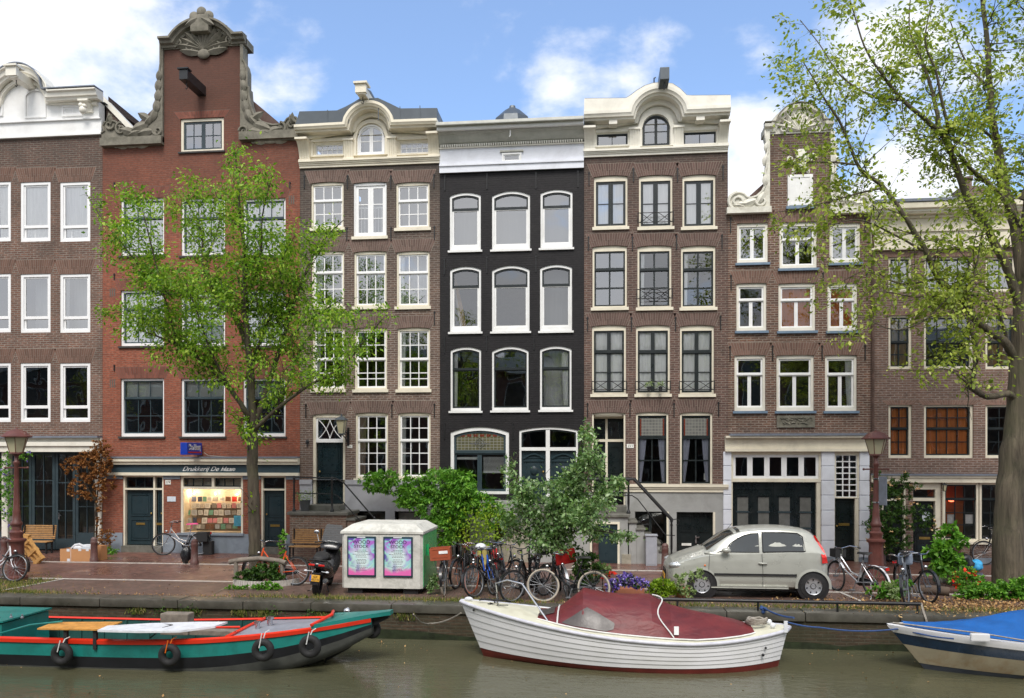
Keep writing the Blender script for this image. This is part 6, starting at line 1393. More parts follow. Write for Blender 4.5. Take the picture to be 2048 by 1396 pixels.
railing(e,[([P(588,955),P(600,955),P(664,956),P(672,957),P(688,966),P(749,1037),P(757,1040),P(764,1046)],.022),([P(588,986),P(664,988),P(674,991),P(728,1050),P(745,1067)],.017),([P(588,955),W(588,952,-.1)],.018)],[(P(588,0).x,Yr,zl3,P(588,956).z),(P(664,0).x,Yr,zl3,P(664,957).z),(P(749,0).x,Yr,.35,P(749,1037).z)])
zl5=W(1220,1028,-1.25).z
e,a5,b5=stoop('stoop','grey plastered double stoop with a small dark door under its landing',1058,1258,zl5,-1.15,1,7,.215,.2,'grey_plinth')
m=MB(); m.box(X(1172),X(1252),-.55,-.04,zl5+.001,zl5+.19,bev=.015); m.box(X(1036),X(1160),-.55,-.04,zl5+.001,zl5+.19,bev=.015); m.build('door_step','step_stone',e)
m=MB(); s2=MB(); 
for k in range(7): z=zl5-.2*(k+1); x1=a5-.22*k; x0=x1-.22; (m.box(x0-.03,x1+.0,-1.18,-.05,z-.06,z,bev=.01),s2.box(x0,x1-.002,-1.12,-.05,-.05,z-.061)) if z>0 else 0
m.build('steps','step_stone',e); s2.build('step_base','sandstone_pale',e)
xa=W(1184,0,-1.15).x; xb=W(1235,0,-1.15).x; zt=W(1210,1048,-1.15).z
m=MB(); m.box(xa-.06,xa,-1.18,-1.10,0,zt+.06); m.box(xb,xb+.06,-1.18,-1.10,0,zt+.06); m.box(xa,xb,-1.18,-1.10,zt,zt+.06); m.build('door_frame','cream_paint',e)
m=MB(); m.box(xa,xb,-1.14,-1.10,.01,zt); m.box(xa+.08,xb-.08,-1.155,-1.14,.08,.62); ring(m,[(xa+.07,.78),(xb-.07,.78),(xb-.07,zt-.08),(xa+.07,zt-.08)],[(xa+.12,.83),(xb-.12,.83),(xb-.12,zt-.13),(xa+.12,zt-.13)],-1.16,-1.14); m.box((xa+xb)/2-.02,(xa+xb)/2+.02,-1.158,-1.14,.83,zt-.13); dd=m.build('door','door_teal',e)
m=MB(); m.box(xa+.12,xb-.12,-1.146,-1.141,.83,zt-.13); m.build('pane','opposite_window',dd)
m=MB(); m.box(xb+.12,W(1262,0,-1.15).x,-1.165,-1.12,0,.27); m.build('stone_base','sandstone_pale',e)
Yr=-1.08
railing(e,[([P(1150,958,Yr),P(1256,958,Yr),P(1268,958,Yr),P(1344,1040,Yr)],.05),([P(1344,1040,Yr),P(1353,1038,Yr),P(1359,1042,Yr),P(1357,1049,Yr),P(1352,1050,Yr)],.014),([P(1248,991,Yr),P(1264,991,Yr),P(1275,998,Yr),P(1331,1070,Yr),P(1350,1071,Yr)],.016),([P(1150,991,Yr),P(1256,991,Yr)],.014)],[(P(1257,0,Yr).x,Yr,zl5,P(1257,960,Yr).z),(P(1343,0,Yr).x,Yr,.18,P(1343,1042,Yr).z),(P(1152,0,Yr).x,Yr,zl5,P(1152,960,Yr).z)])
# ================================================================ street lamps, bollards, cabinet
def street_lamp(label,px,py,H,sign=False):
    g=G(px,py); x,y=g.x,g.y; e=thing('street_lamp',label,'street lamp',(x,y,0),group='brown cast iron street lamps')
    s=H/3.7; m=MB(); pr=[(.29,0),(.29,.09),(.235,.12),(.225,.16),(.20,.62),(.19,.85),(.20,.93),(.25,.98),(.25,1.02),(.165,1.05),(.16,1.12),(.185,1.16),(.185,1.2),(.13,1.24),(.12,1.34),(.155,1.38),(.155,1.43),(.115,1.48),(.095,1.66),(.10,1.72),(.085,1.78),(.072,2.3),(.06,2.86),(.085,2.9),(.085,2.94),(.055,2.97),(.05,3.08),(.10,3.13),(.12,3.16),(.0001,3.17)]
    m.lathe([(a*s*.88,b*s) for a,b in pr],(x,y,0),20); m.build('post','lamp_brown',e,smooth=40)
    m=MB(); m.tube([(x-.30*s,y,2.80*s),(x+.30*s,y,2.80*s)],.018*s,6); m.ball((x-.30*s,y,2.80*s),.032*s,6); m.ball((x+.30*s,y,2.80*s),.032*s,6); m.build('ladder_bar','lamp_brown',e,smooth=50)
    m=MB(); m.lathe([(.155*s,3.17*s),(.262*s,3.56*s)],(x,y,0),6); m.build('lantern_glass','lamp_milk',e)
    m=MB(); [m.tube([(x+.158*s*math.cos(k*PI/3),y+.158*s*math.sin(k*PI/3),3.17*s),(x+.266*s*math.cos(k*PI/3),y+.266*s*math.sin(k*PI/3),3.56*s)],.010*s,4) for k in range(6)]; m.lathe([(.17*s,3.15*s),(.165*s,3.185*s)],(x,y,0),12)
    m.build('lantern_frame','lamp_brown',e)
    m=MB(); m.lathe([(.27*s,3.55*s),(.345*s,3.56*s),(.345*s,3.585*s),(.29*s,3.62*s),(.20*s,3.71*s),(.09*s,3.75*s),(.03*s,3.77*s),(.02*s,3.80*s),(.0001,3.81*s)],(x,y,0),20); m.build('lantern_cap','lamp_brown',e,smooth=50)
    return e,x,y
e,x,y=street_lamp('brown cast iron street lamp beside the slatted wooden bench at the far left',33,1160,3.65)
m=MB(); m.tube([(x-.25,y-.15,.62),(x-.05,y-.24,.58),(x+.12,y-.21,.60),(x+.2,y-.1,.62)],.02,6); tag(m.build('bicycle_lock','black_matte',None),'black bicycle lock looped round the foot of the far left street lamp','lock')
e,x,y=street_lamp('brown cast iron street lamp with a grey sign on its pole, beside the climbing rose',1752,1160,3.6)
m=MB(); m.box(x+.10,x+.33,y-.015,y+.015,1.85,2.55,bev=.01,M=Matrix.Translation((x,y,0))@Matrix.Rotation(R(-62),4,'Z')@Matrix.Translation((-x,-y,0))); sp=m.build('sign_plate','lead_grey',e); m=MB(); [m.lathe([(.085,z),(.085,z+.03)],(x,y,0),10) for z in (1.9,2.48)]; m.build('clamp','chrome',e)
def bollard(px,py,label,h=.78):
    g=G(px,py); e=tag(None,None) if False else None; m=MB(); m.lathe([(.115,0),(.115,.10),(.098,.12),(.088,h-.2),(.095,h-.18),(.095,h-.13),(.085,h-.11),(.09,h-.06),(.05,h-.01),(.0001,h)],(g.x,g.y,0),12)
    o=m.build('bollard','bollard_brown',None,smooth=40); tag(o,label,'bollard','short brown iron bollards')
for px,py,l in ((8,1122,'short brown bollard behind the bicycle handlebar at the far left edge'),(188,1124,'weathered grey and brown bollard in front of the cardboard box'),(389,1129,'brown bollard in front of the bicycle with a pink saddle'),(1191,1127,'brown bollard half hidden by the shrub, before the small door under the stoop'),(1330,1140,'reddish brown bollard beside the grey cabinet, just left of the car'),(1764,1130,'brown bollard behind the right street lamp foot, by the climbing rose'),(1915,1143,'brown bollard amid rubbish bags near the big tree trunk'),(563,1131,'brown bollard behind the orange bicycle saddle')): bollard(px,py,l,.72)
g=G(1303,1131); m=MB(); a=G(1292,1132); b=G(1314,1132); y=a.y; ht=.83
e=thing('utility_cabinet','grey metal utility cabinet at the foot of the stone steps','cabinet',((a.x+b.x)/2,y,0)); m.box(a.x,b.x,y,y+.3,0,ht,bev=.01); m.build('body','cabinet_grey',e); m=MB(); m.box(a.x-.02,b.x+.02,y-.03,y+.32,ht,ht+.035,bev=.008); m.build('lid','cabinet_grey',e); m=MB(); m.box(a.x+.03,b.x-.03,y-.008,y-.001,.04,ht-.04); m.build('door','cabinet_grey',e)
# ================================================================ underground waste container with posters
cy=-6.75; x0=W(683,1100,cy).x; x1=W(845,1100,cy).x; zt=W(760,1069,cy).z; zb=.13; D=1.55; 
e=thing('waste_container','big concrete recycling container with green side door and two purple posters','container',((x0+x1)/2,cy+D/2,0))
m=MB(); c=.06; m.prism([(x0,cy+D),(x0,cy+c),(x0+c,cy),(x1-c,cy),(x1,cy+c),(x1,cy+D)],zb,zt,'z'); m.build('body','bin_concrete',e)
zt1=zt+.015; zt2=W(770,1046,cy+.4).z; o_=.02
def rr4(i,z): return [(x0-o_+i,cy-o_+i,z),(x1+o_-i,cy-o_+i,z),(x1+o_-i,cy+D+o_-i,z),(x0-o_+i,cy+D+o_-i,z)]
m=MB(); m.loft([rr4(0,zt1),rr4(0,zt1+.05),rr4(.20,zt2-.015),rr4(.24,zt2)],closed=True,caps=True); m.build('lid','bin_concrete',e)
m=MB(); m.box(x0+.05,x1-.05,cy+.03,cy+D-.03,zt,zt1); m.build('joint','black_matte',e)
for u in (x0+.12,x1-.45): m=MB(); m.box(u,u+.33,cy+.08,cy+D-.1,0,zb); m.build('foot','black_matte',e)
m=MB(); m.box(x1-.01,x1+.012,cy+.07,cy+D-.05,zb+.03,zt-.01,bev=.01); gd=m.build('side_door','bin_green',e); m=MB(); m.ball((x1+.0,cy+.5,zt-.42),.13,8,(.25,1,.8)); m.box(x1+.01,x1+.05,cy+.42,cy+.46,zt-.5,zt-.25); m.build('lock','bin_green',gd,smooth=50)
def pos_mat():
    m,nt,bs=newmat('poster_paint'); v=ocoord(nt); s=nt.nodes.new('ShaderNodeSeparateXYZ'); link(nt,v,s.inputs[0])
    n=nnoise(nt,v,3.2,3,.5,.6); n2=nnoise(nt,v,4.5,2,.5,.2)
    c=nramp(nt,n,[(.36,(.16,.08,.45)),(.45,(.45,.16,.60)),(.51,(.25,.60,.70)),(.55,(.35,.70,.55)),(.61,(.13,.09,.42))])
    # pale middle, blue-violet border: printed design of the poster, in its own coordinates
    mr=nt.nodes.new('ShaderNodeMapRange'); mr.inputs['From Min'].default_value=.36; mr.inputs['From Max'].default_value=.12; ln=nt.nodes.new('ShaderNodeVectorMath'); ln.operation='LENGTH'; sc=nt.nodes.new('ShaderNodeMapping'); link(nt,v,sc.inputs[0]); sc.inputs['Scale'].default_value=(1.2,0,.85); sc.inputs['Location'].default_value=(0,0,.05); link(nt,sc.outputs[0],ln.inputs[0]); link(nt,nmath(nt,'ADD',ln.outputs['Value'],nmath(nt,'MULTIPLY',nmath(nt,'SUBTRACT',n2,.5),.5)),mr.inputs['Value'])
    c=nmix(nt,mr.outputs[0],c,(.70,.84,.84)); 
    mb_=nt.nodes.new('ShaderNodeMapRange'); mb_.inputs['From Min'].default_value=-.24; mb_.inputs['From Max'].default_value=-.34; link(nt,nmath(nt,'ADD',s.outputs[2],nmath(nt,'MULTIPLY',nmath(nt,'SUBTRACT',n2,.5),.25)),mb_.inputs['Value']); c=nmix(nt,mb_.outputs[0],c,(.78,.16,.46)); link(nt,c,bs.inputs['Base Color']); bs.inputs['Roughness'].default_value=.3
pos_mat()
for k,(pa,pb) in enumerate(((695,752.5),(767,826))):
    a=W(pa,1100,cy).x; b=W(pb,1100,cy).x; z1=W(720,1072.5,cy).z; z0=W(720,1153,cy).z; t=thing('poster_case',['framed purple and turquoise music poster on the container, the left of two','framed purple and turquoise music poster on the container, the one next to the green door'][k],'poster',((a+b)/2,cy-.03,(z0+z1)/2),group='framed posters on the container')
    m=MB(); m.box(a,b,cy-.035,cy-.001,z0,z1,bev=.012); m.build('frame','poster_frame',t); m=MB(); m.box(a+.035,b-.035,cy-.038,cy-.0355,z0+.04,z1-.045); s_=m.build('sheet','poster_paint',t)
    cx=(a+b)/2; text_mesh('WOOD',.105,'ink',s_,frontM(cx,cy-.039,z1-.125),'lettering',xs=1.12,offset=.0); text_mesh('STOCK',.092,'ink',s_,frontM(cx,cy-.039,z1-.222),'lettering',xs=1.1,offset=.0)
    m=MB(); rr=random.Random(2)
    for q in range(14):
        z=z1-.30-.031*q-(.02 if q>5 else 0)-(.02 if q>9 else 0); ww=(.11,.15,.09,.2,.12,.13,.1,.12,.11,.1,.11,.14,.09,.12)[q]; u=cx-ww
        while u<cx+ww-.01: l=rr.uniform(.02,.05); m.box(u,min(u+l,cx+ww),cy-.0395,cy-.0381,z-.005,z+.004); u+=l+.01
    m.build('small_print','ink',s_); m=MB(); m.box(cx-.1,cx+.09,cy-.045,cy-.0355,z1-.03,z1-.008); m.build('clip','plastic_white',t)
# ================================================================ benches, boxes, pallets, bags
def bench(name,label,p0,p1,y,zs,zt,mat,slats=6):
    x0=W(p0,0,y).x;x1=W(p1,0,y).x; e=thing(name,label,'bench',((x0+x1)/2,y,0))
    b=MB(); 
    for k in range(slats): z=zs+.06+(zt-zs-.06)*(k+.5)/slats; b.box(x0,x1,y+.22+.10*k/slats,y+.245+.10*k/slats,z-.36*(zt-zs)/slats,z+.36*(zt-zs)/slats*.7)
    b.build('backrest',mat,e); s=MB()
    for k in range(4): yy=y-.12+.085*k; s.box(x0+.03,x1-.03,yy,yy+.065,zs-.015,zs+.012)
    s.build('seat',mat,e)
    for u in (.06,.94):
        l=MB(); x=x0+(x1-x0)*u; l.box(x-.02,x+.02,y-.1,y-.06,0,zs-.015); l.box(x-.02,x+.02,y+.16,y+.20,0,zs-.015); l.box(x-.021,x+.021,y-.12,y+.22,zs-.05,zs-.016); l.box(x-.018,x+.018,y+.245,y+.275,zs,zt); l.build('leg','iron_black',e)
    return e
bench('garden_bench','slatted brown wooden bench behind the far left street lamp',34,100,-.75,.38,.88,'wood_slat',8)
bench('garden_bench','slatted yellowish bench against the stoop wall behind the scooter',578,640,-1.75,.45,.93,'wood_slat',7)
def carton(px0,px1,py0,py1,name,label,mat='cardboard',d=.4,cat='box',group=None):
    a=G(px0,py1); b=G(px1,py1); y=(a.y+b.y)/2; x0=W(px0,0,y).x; x1=W(px1,0,y).x; h_=W(px0,py0,y).z
    e=thing(name,label,cat,((x0+x1)/2,y,0),group=group); m=MB(); m.box(x0,x1,y,y+.012,0,h_); m.box(x0,x1,y+d-.012,y+d,0,h_); m.box(x0,x0+.012,y+.012,y+d-.012,0,h_); m.box(x1-.012,x1,y+.012,y+d-.012,0,h_); m.box(x0+.012,x1-.012,y+.012,y+d-.012,0,.012); m.build('box_body',mat,e); return e,x0,x1,y,h_
e,a,b,y,hh=carton(120,183,1098,1123,'cardboard_box','wide open cardboard box with white tape standing beside the weathered bollard')
m=MB(); [m.box(u-.05,u+.04,y-.004,y-.001,z,z+.08) for u,z in ((a+.26,hh-.07),(a+.27,0),(a+.62,hh-.05),(a+.85,hh-.05))]; m.box(a+.33,a+.34,y-.003,y-.001,0,hh); m.build('tape','tape_white',e)
e2,a2,b2,y2,h2=carton(184,202,1092,1121,'cardboard_box','narrow cardboard box behind the weathered bollard, right of the taped box',d=.3)
m=MB(); m.ball((a+.45,y+.2,hh+.02),.16,8,(1.2,.7,.6)); m.tube([(a+.25,y+.15,hh),(a+.36,y+.14,hh+.1),(a+.5,y+.14,hh+.13),(a+.62,y+.15,hh+.08)],.035,6); tag(m.build('plastic_packaging','plastic_white',None,smooth=60),'white plastic packaging sticking out of the taped cardboard box','packaging')
m=MB(); m.box(a+.62,a+.95,y+.1,y+.3,hh-.1,hh+.12,bev=.02); o=m.build('white_carton','plastic_white',None); tag(o,'small white and blue carton standing in the taped cardboard box','box')
m=MB(); m.box(a+.63,a+.86,y+.09,y+.099,hh-.02,hh+.06); t=m.build('carton_label','paper_1',o)
# pallets leaning on the lamp side
e=thing('wooden_pallet','small orange wooden pallet leaning askew beside the street lamp, in front of the bench','pallet',(W(68,0,-3).x,-3.0,0)); M=Matrix.Translation(W(66,1104,-2.9))@Matrix.Rotation(R(52),4,'Y')@Matrix.Rotation(R(12),4,'X')
m=MB(); 
for v in (-.13,.02,.15): m.box(-.34,.34,-.05,.05,v-.02,v+.02,M=M)
e1=m.build('stringer','wood_pallet',e); m=MB()
for u in (-.32,0,.30): m.box(u-.045,u+.045,-.075,-.05,-.16,.17,M=M); m.box(u-.045,u+.045,.05,.07,-.16,.17,M=M)
m.build('board','wood_pallet',e)
e=thing('wooden_board','orange-brown wooden panel propped up behind the leaning pallet','board',(W(52,0,-2.8).x,-2.8,0)); M=Matrix.Translation(W(50,1098,-2.75))@Matrix.Rotation(R(12),4,'Y'); m=MB(); m.box(-.1,.1,-.03,.03,-.33,.36,M=M); m.box(-.13,.06,-.06,.05,.3,.42,M=M); m.build('panel','wood_pallet',e)
def sack(px,py,w,hh,mat,label,seed=0,name='rubbish_bag'):
    g=G(px,py); bm=bmesh.new(); bmesh.ops.create_icosphere(bm,subdivisions=3,radius=1); r=random.Random(seed)
    from mathutils import noise
    for v in bm.verts: n=noise.noise(v.co*1.8+Vector((seed,0,0))); f=1+.28*n+.10*noise.noise(v.co*6); v.co=Vector((v.co.x*w*f,v.co.y*w*.8*f,max(-hh*.98,v.co.z*hh*f)+hh*.98))
    me=bpy.data.meshes.new(name); bm.to_mesh(me); bm.free(); me.shade_smooth(); me.materials.append(MATS[mat]); o=bpy.data.objects.new(name,me); scene.collection.objects.link(o); o.location=(g.x,g.y,.005); tag(o,label,'bag'); return o
sack(1905,1150,.30,.28,'bag_black','black rubbish bag slumped behind the brown bollard by the green pot',1); sack(1926,1146,.24,.26,'bag_black','black rubbish bag behind the bright blue plastic bag',2); sack(1950,1142,.20,.15,'bag_blue','bright blue plastic bag lying by the bollard near the big tree',3,'plastic_bag')
sack(372,1128,.14,.26,'bag_black','black bag standing left of the bollard under the pink saddle bicycle',5)
m=MB(); g=G(420,1109); m.box(g.x-.17,g.x+.12,-.5,-.3,0,.42,bev=.02); tag(m.build('flower_box','black_matte',None),'dark square box against the grey plinth right of the shop window bicycle','box')
# stone steps, pots on landing
pot_plant('potted_plant','grey pot with a low grassy plant on the stoop landing beside the green door',W(611,1015,-.75).x,-.8,zl3,.17,.30,'leaf_pale','pot_grey',260,.05)
for k,(px,py) in enumerate(((1298,775),(1321,775))):
    x,z=H5.H(px,py,-.2); pot_plant('hanging_pot',['small hanging pot plant on the third floor window rail, the left one','small hanging pot plant on the third floor window rail, the right one'][k],x,-.2,z-.12,.06,.13,'leaf_pale','black_matte',110,.045,top=.16,group='pots on the window rail')
g=G(965,1128); pot_plant('potted_shrub','yellow-green shrub in a yellow pot before the black house',g.x,g.y,0,.20,.50,'leaf_yellowgreen','pot_yellow',900,.09,2.0,top=1.1)
# ================================================================ fences around tree pit, tree stumps, quay rail
e=thing('tree_guard','low rounded wooden rail around the left tree','tree guard',(G(510,1165).x,-5.7,0))
y=-5.75; q=[W(459,1124,y),W(480,1120,y),W(520,1117,y),W(560,1122,y),W(572,1126,y-.05)]
m=MB(); m.tube([q[0],q[1],q[2]],.06,8); m.build('rail','wood_grey',e,smooth=50); m=MB(); m.tube([q[2],q[3],q[4]],.06,8); m.build('rail','wood_grey',e,smooth=50)
for px in (472,564):
    m=MB(); x=W(px,0,y).x; m.tube([(x,y,0),(x,y,W(px,1124,y).z)],.055,8); m.build('post','wood_grey',e,smooth=50)
e=thing('quay_rail','low black mooring pipe along the quay edge below the car','rail',(4,-7.85,0)); y=-7.85
a=W(1290,1198,y); b=W(1842,1208,y); m=MB(); m.tube([a,b],.035,8); m.build('pipe','iron_black',e,smooth=50)
for px in (1355,1516,1675,1835): x=W(px,0,y).x; m=MB(); m.tube([(x,y,.0),(x,y,a.z+.0)],.022,6); m.build('post','iron_black',e)
# stone flower boxes and logs at the right tree pit
for px0,px1,py,z,l in ((1878,1905,1166,.33,'grey concrete planter block beside the dark green pot'),(1905,1940,1172,.30,'dark rotten log section under the red geraniums')):
    a=G(px0,py);b=G(px1,py); m=MB(); m.box(a.x,b.x,a.y,a.y+.35,0,z,bev=.03); tag(m.build('planter_block' if z>.31 else 'log','planter_grey' if z>.31 else 'stump',None),l,'planter' if z>.31 else 'log')
for (p,q,r,l) in (((1825,1186),(1895,1190),.10,'thick weathered log lying behind the bicycle front wheel'),((1935,1196),(1958,1192),.09,'short dark log end lying on the leaf litter near the blue boat')):
    a=G(*p)+Vector((0,0,r*.8)); b=G(*q)+Vector((0,-.1,r*.9)); m=MB(); m.tube([a,(a+b)/2+Vector((0,0,.02)),b],[r,r*1.05,r],10); tag(m.build('log','stump',None,smooth=50),l,'log')
# ================================================================ car
def make_car():
    Yn=-6.48; xf=W(1335,0,Yn).x; xr=W(1660,0,Yn-.0).x; L=xr-xf; 
    e=thing('parked_car','small silver three-door hatchback parked along the quay facing left','car',((xf+xr)/2,Yn+.74,0))
    S=L/3.41; xw1=W(1404,0,Yn).x; xw2=W(1627,0,Yn).x; R_=.285
    def X_(u): return xf+u*S        # metres from the nose
    # body side stations: (u, z_bottom, z_belt, half width at belt, z_hood/deck top centre)
    hw=.735
    st=[(0.00,.34,.56,.40,.60),(.03,.27,.62,.55,.68),(.12,.22,.70,.66,.775),(.30,.20,.77,.71,.86),(.62,.20,.86,.73,.97),(.86,.20,.915,.735,1.03),(1.2,.20,.945,.735,1.0),(2.0,.20,.975,.735,1.0),(2.8,.21,1.0,.73,1.02),(3.15,.23,1.0,.715,1.04),(3.33,.27,.96,.68,1.0),(3.39,.33,.88,.62,.93),(3.41,.42,.72,.55,.75)]
    cy=Yn+.74
    rings=[]
    for u,zb,zbelt,w,zt in st:
        r=[]
        prof=[(.80,zb),(.94,zb+.05),(1.0,zb+.18),(1.0,zb+(zbelt-zb)*.55),(.985,zb+(zbelt-zb)*.8),(.955,zbelt-.015),(.93,zbelt),(.6,zt-.012),(.25,zt),(0,zt+.003)]
        for f,z in prof: r.append((X_(u),cy-w*f,z))
        for f,z in reversed(prof[:-1]): r.append((X_(u),cy+w*f,z))
        rings.append(r)
    # smooth stations along the length
    def dens(rings,us,m=5):
        out=[]
        for i in range(len(rings)-1):
            for k in range(m):
                t=k/m; a=rings[max(i-1,0)];b=rings[i];c=rings[i+1];d=rings[min(i+2,len(rings)-1)]
                row=[]
                for p0,p1,p2,p3 in zip(a,b,c,d):
                    q=[]
                    for j in range(3): q.append(.5*((2*p1[j])+(p2[j]-p0[j])*t+(2*p0[j]-5*p1[j]+4*p2[j]-p3[j])*t*t+(3*p1[j]-p0[j]-3*p2[j]+p3[j])*t**3) if j else p1[0]+(p2[0]-p1[0])*t)
                    row.append(tuple(q))
                out.append(row)
        out.append(rings[-1]); return out
    R2=dens(rings,None,6)
    mb=MB(); mb.loft(R2,caps=True)
    # cut wheel arches: drop faces inside the arch circles on the flanks, inner dark liners instead
    def sub4(m,n=4):
        v=[Vector(a) for a in m.v]; nf=[]; nv=[]
        for f in m.f:
            if len(f)!=4: b=len(nv); nv+=[tuple(v[i]) for i in f]; nf.append(tuple(range(b,b+len(f)))); continue
            a,b_,c,d=[v[i] for i in f]; base=len(nv)
            for i in range(n+1):
                for j in range(n+1): s,t=i/n,j/n; nv.append(tuple(a*(1-s)*(1-t)+b_*s*(1-t)+c*s*t+d*(1-s)*t))
            nf+=[(base+i*(n+1)+j,base+(i+1)*(n+1)+j,base+(i+1)*(n+1)+j+1,base+i*(n+1)+j+1) for i in range(n) for j in range(n)]
        m.v=nv; m.f=nf
    sub4(mb); keep=[]; arch=.345
    for f in mb.f:
        c=[sum(mb.v[i][j] for i in f)/len(f) for j in range(3)]
        if abs(c[1]-cy)>.45 and any(math.hypot(c[0]-xw,c[2]-R_)<arch for xw in (xw1,xw2)) and len(f)<6: continue
        keep.append(f)
    mb.f=keep; mb.m=[0]*len(keep)
    body=mb.build('body','car_silver',e,smooth=38,normals=False,weld=True)
    for xw in (xw1,xw2):
        for s in (-1,1):
            a=MB(); n=24; yy=cy+s*hw; ring_o=[];ring_i=[];ring_in=[]
            for k in range(n+1):
                t=R(-8)+R(196)*k/n; ring_o.append((xw+math.cos(t)*(arch+.03),yy-s*.004,R_+math.sin(t)*(arch+.03))); ring_i.append((xw+math.cos(t)*(arch-.025),yy+s*.008,R_+math.sin(t)*(arch-.025))); ring_in.append((xw+math.cos(t)*(arch-.028),yy-s*.22,R_+math.sin(t)*(arch-.005)))
            a.loft([ring_o,ring_i,ring_in]); a.build('wheel_arch','car_silver',body,smooth=60,normals=False)
            l=MB(); l.lathe([(arch-.01,-.0),(arch-.01,.2),(.0001,.2)],(0,0,0),24,M=Matrix.Translation((xw,yy-s*.015,R_))@Matrix.Rotation(s*PI/2,4,'X')); l.build('arch_liner','car_black',body,normals=False)
    # greenhouse: side glass, pillars and roof as one lofted shell
    # roof line stations (u, z_low, z_roof, half width low, half width roof)
    gh=[(.80,.985,.99,.655,.60),(1.05,.955,1.16,.70,.59),(1.32,.96,1.335,.705,.565),(1.62,.965,1.445,.70,.55),(2.1,.975,1.49,.70,.55),(2.6,.985,1.485,.695,.545),(2.95,.99,1.44,.69,.53),(3.12,.99,1.37,.68,.51),(3.26,.99,1.22,.665,.50),(3.35,.97,1.05,.64,.50)]
    def gr(u,zl,zr,wl,wr):
        pr=[(wl,zl-.03),(wl-.01,zl+.01)]+[(wl+(wr-wl)*t,zl+(zr-.06-zl)*t) for t in (.33,.66,1)]+[(wr-.03,zr-.02),(wr*.7,zr+.012),(0,zr+.03)]
        return [(X_(u),cy-w,z) for w,z in pr]+[(X_(u),cy+w,z) for w,z in reversed(pr[:-1])]
    G2=dens([gr(*g) for g in gh],None,5)
    def zl_(u): 
        for a,b in zip(gh,gh[1:]):
            if a[0]<=u<=b[0]: t=(u-a[0])/(b[0]-a[0]); return [a[j]+(b[j]-a[j])*t for j in range(1,5)]
    m=MB(); m.loft(G2); m.build('roof','car_silver',e,smooth=50,normals=False)
    def at_(u,k):
        g=zl_(min(max(u,.81),3.34)); return gr(u,*g)
    gp=MB(); gp.loft([[(p[0]-.004,p[1]*1.0,p[2]+.006) for p in at_(.86+.72*k/10,0)[5:10]] for k in range(11)]); gp.build('windscreen','car_glass_dark',e,smooth=50,normals=False)
    gp=MB(); gp.loft([[(p[0]+.006,p[1],p[2]+.004) for p in at_(3.10+.2*k/6,0)[5:10]] for k in range(7)]); gp.build('rear_window','car_glass_dark',e,smooth=50,normals=False)
    # black rubber borders round the side glass, quarter triangle
    for s in (-1,1):
        def side(u,z): 
            g=zl_(min(max(u,.81),3.34)); t=min(1,max(0,(z-g[0]-.01)/(g[1]-.06-g[0]-.01))); return (X_(u),cy+s*(g[2]-.01+(g[3]-g[2]+.01)*t+.003),z)
        def strip(pts,name,mat,r=.010): a=MB(); a.tube([side(*p) for p in pts],r,5); a.build(name,mat,e,smooth=60)
        def panel(us,zb,zt,name):
            a=MB(); a.loft([[(lambda q:(q[0],q[1]+s*.002,q[2]))(side(u,zb(u)+(zt(u)-zb(u))*t)) for t in (0,.33,.66,1)] for u in us]); a.build(name,'car_glass_dark',e,smooth=60,normals=False)
        fz=lambda u: .99+.40*(1-(1-min(1,max(0,(u-1.20)/.75)))**2.1); bz=lambda u: 1.405 if u<2.5 else 1.405-.025*((u-2.5)/.28)**1 if u<2.78 else 1.38-.9*(u-2.78)
        panel([1.21+.74*k/12 for k in range(13)],lambda u:.987,fz,'side_window'); panel([2.04+.85*k/12 for k in range(13)],lambda u:1.0,bz,'side_window')
        strip([(1.20,.985),(1.95,.992),(1.955,1.392),(1.8,1.375),(1.65,1.335),(1.5,1.265),(1.35,1.16),(1.20,.985)],'window_seal','car_black',.011)
        strip([(2.03,.995),(2.92,1.02),(2.88,1.32),(2.78,1.385),(2.5,1.405),(2.03,1.405),(2.03,.995)],'window_seal','car_black',.014)
        m=MB(); m.add([side(1.02,.97),side(1.24,.975),side(1.30,1.08)],[(0,1,2)]); m.build('mirror_base','car_black',e,normals=False)
        m=MB(); p=side(1.24,1.03); m.ball((p[0],cy+s*.80,1.035),.085,10,(1.15,.8,.72)); mm=m.build('mirror','car_silver',e,smooth=60)
        m=MB(); m.box(X_(1.0),X_(2.72),cy+s*(.733),cy+s*.755,.498,.538,bev=.012); m.build('rubbing_strip','car_black',e)
        m=MB(); m.tube([(X_(1.93),cy+s*.738,.76),(X_(1.96),cy+s*.765,.765),(X_(2.08),cy+s*.765,.76),(X_(2.10),cy+s*.738,.755)],.016,6); m.build('door_handle','car_silver',e,smooth=60)
        for pts_ in ([(.90,.93),(.88,.62),(.92,.30)],[(2.0,.97),(2.02,.6),(2.02,.26)]): m=MB(); m.tube([(X_(u),cy+s*.738,z) for u,z in pts_],.004,4); m.build('panel_gap','car_black',e)
        m=MB(); m.box(X_(.93),X_(2.55),cy+s*.715,cy+s*.745,.225,.255,bev=.01); m.build('sill_trim','car_silver',e)
        # lamps
        m=MB(); m.ball((X_(.22),cy+s*.575,.68),.15,10,(1.25,.85,.55)); m.build('headlight','light_clear',e,smooth=60)
        q=[side(3.13,1.345),side(3.22,1.20),side(3.29,1.05)]; m=MB(); y=lambda a,d: (a[0]+d,a[1]+s*.012,a[2])
        m.loft([[y(q[0],-.01),y(q[0],.03)],[y(q[1],-.035),y(q[1],.03)],[y(q[2],-.05),y(q[2],.04)],[(X_(3.25),cy+s*.735,.90),(X_(3.36),cy+s*.68,.90)],[(X_(3.25),cy+s*.738,.775),(X_(3.385),cy+s*.66,.775)]]); m.build('tail_light','light_red',e,normals=False)
        m=MB(); m.ball((X_(.8),cy+s*.735,.70),.02,6); m.build('indicator','orange_plastic',e)
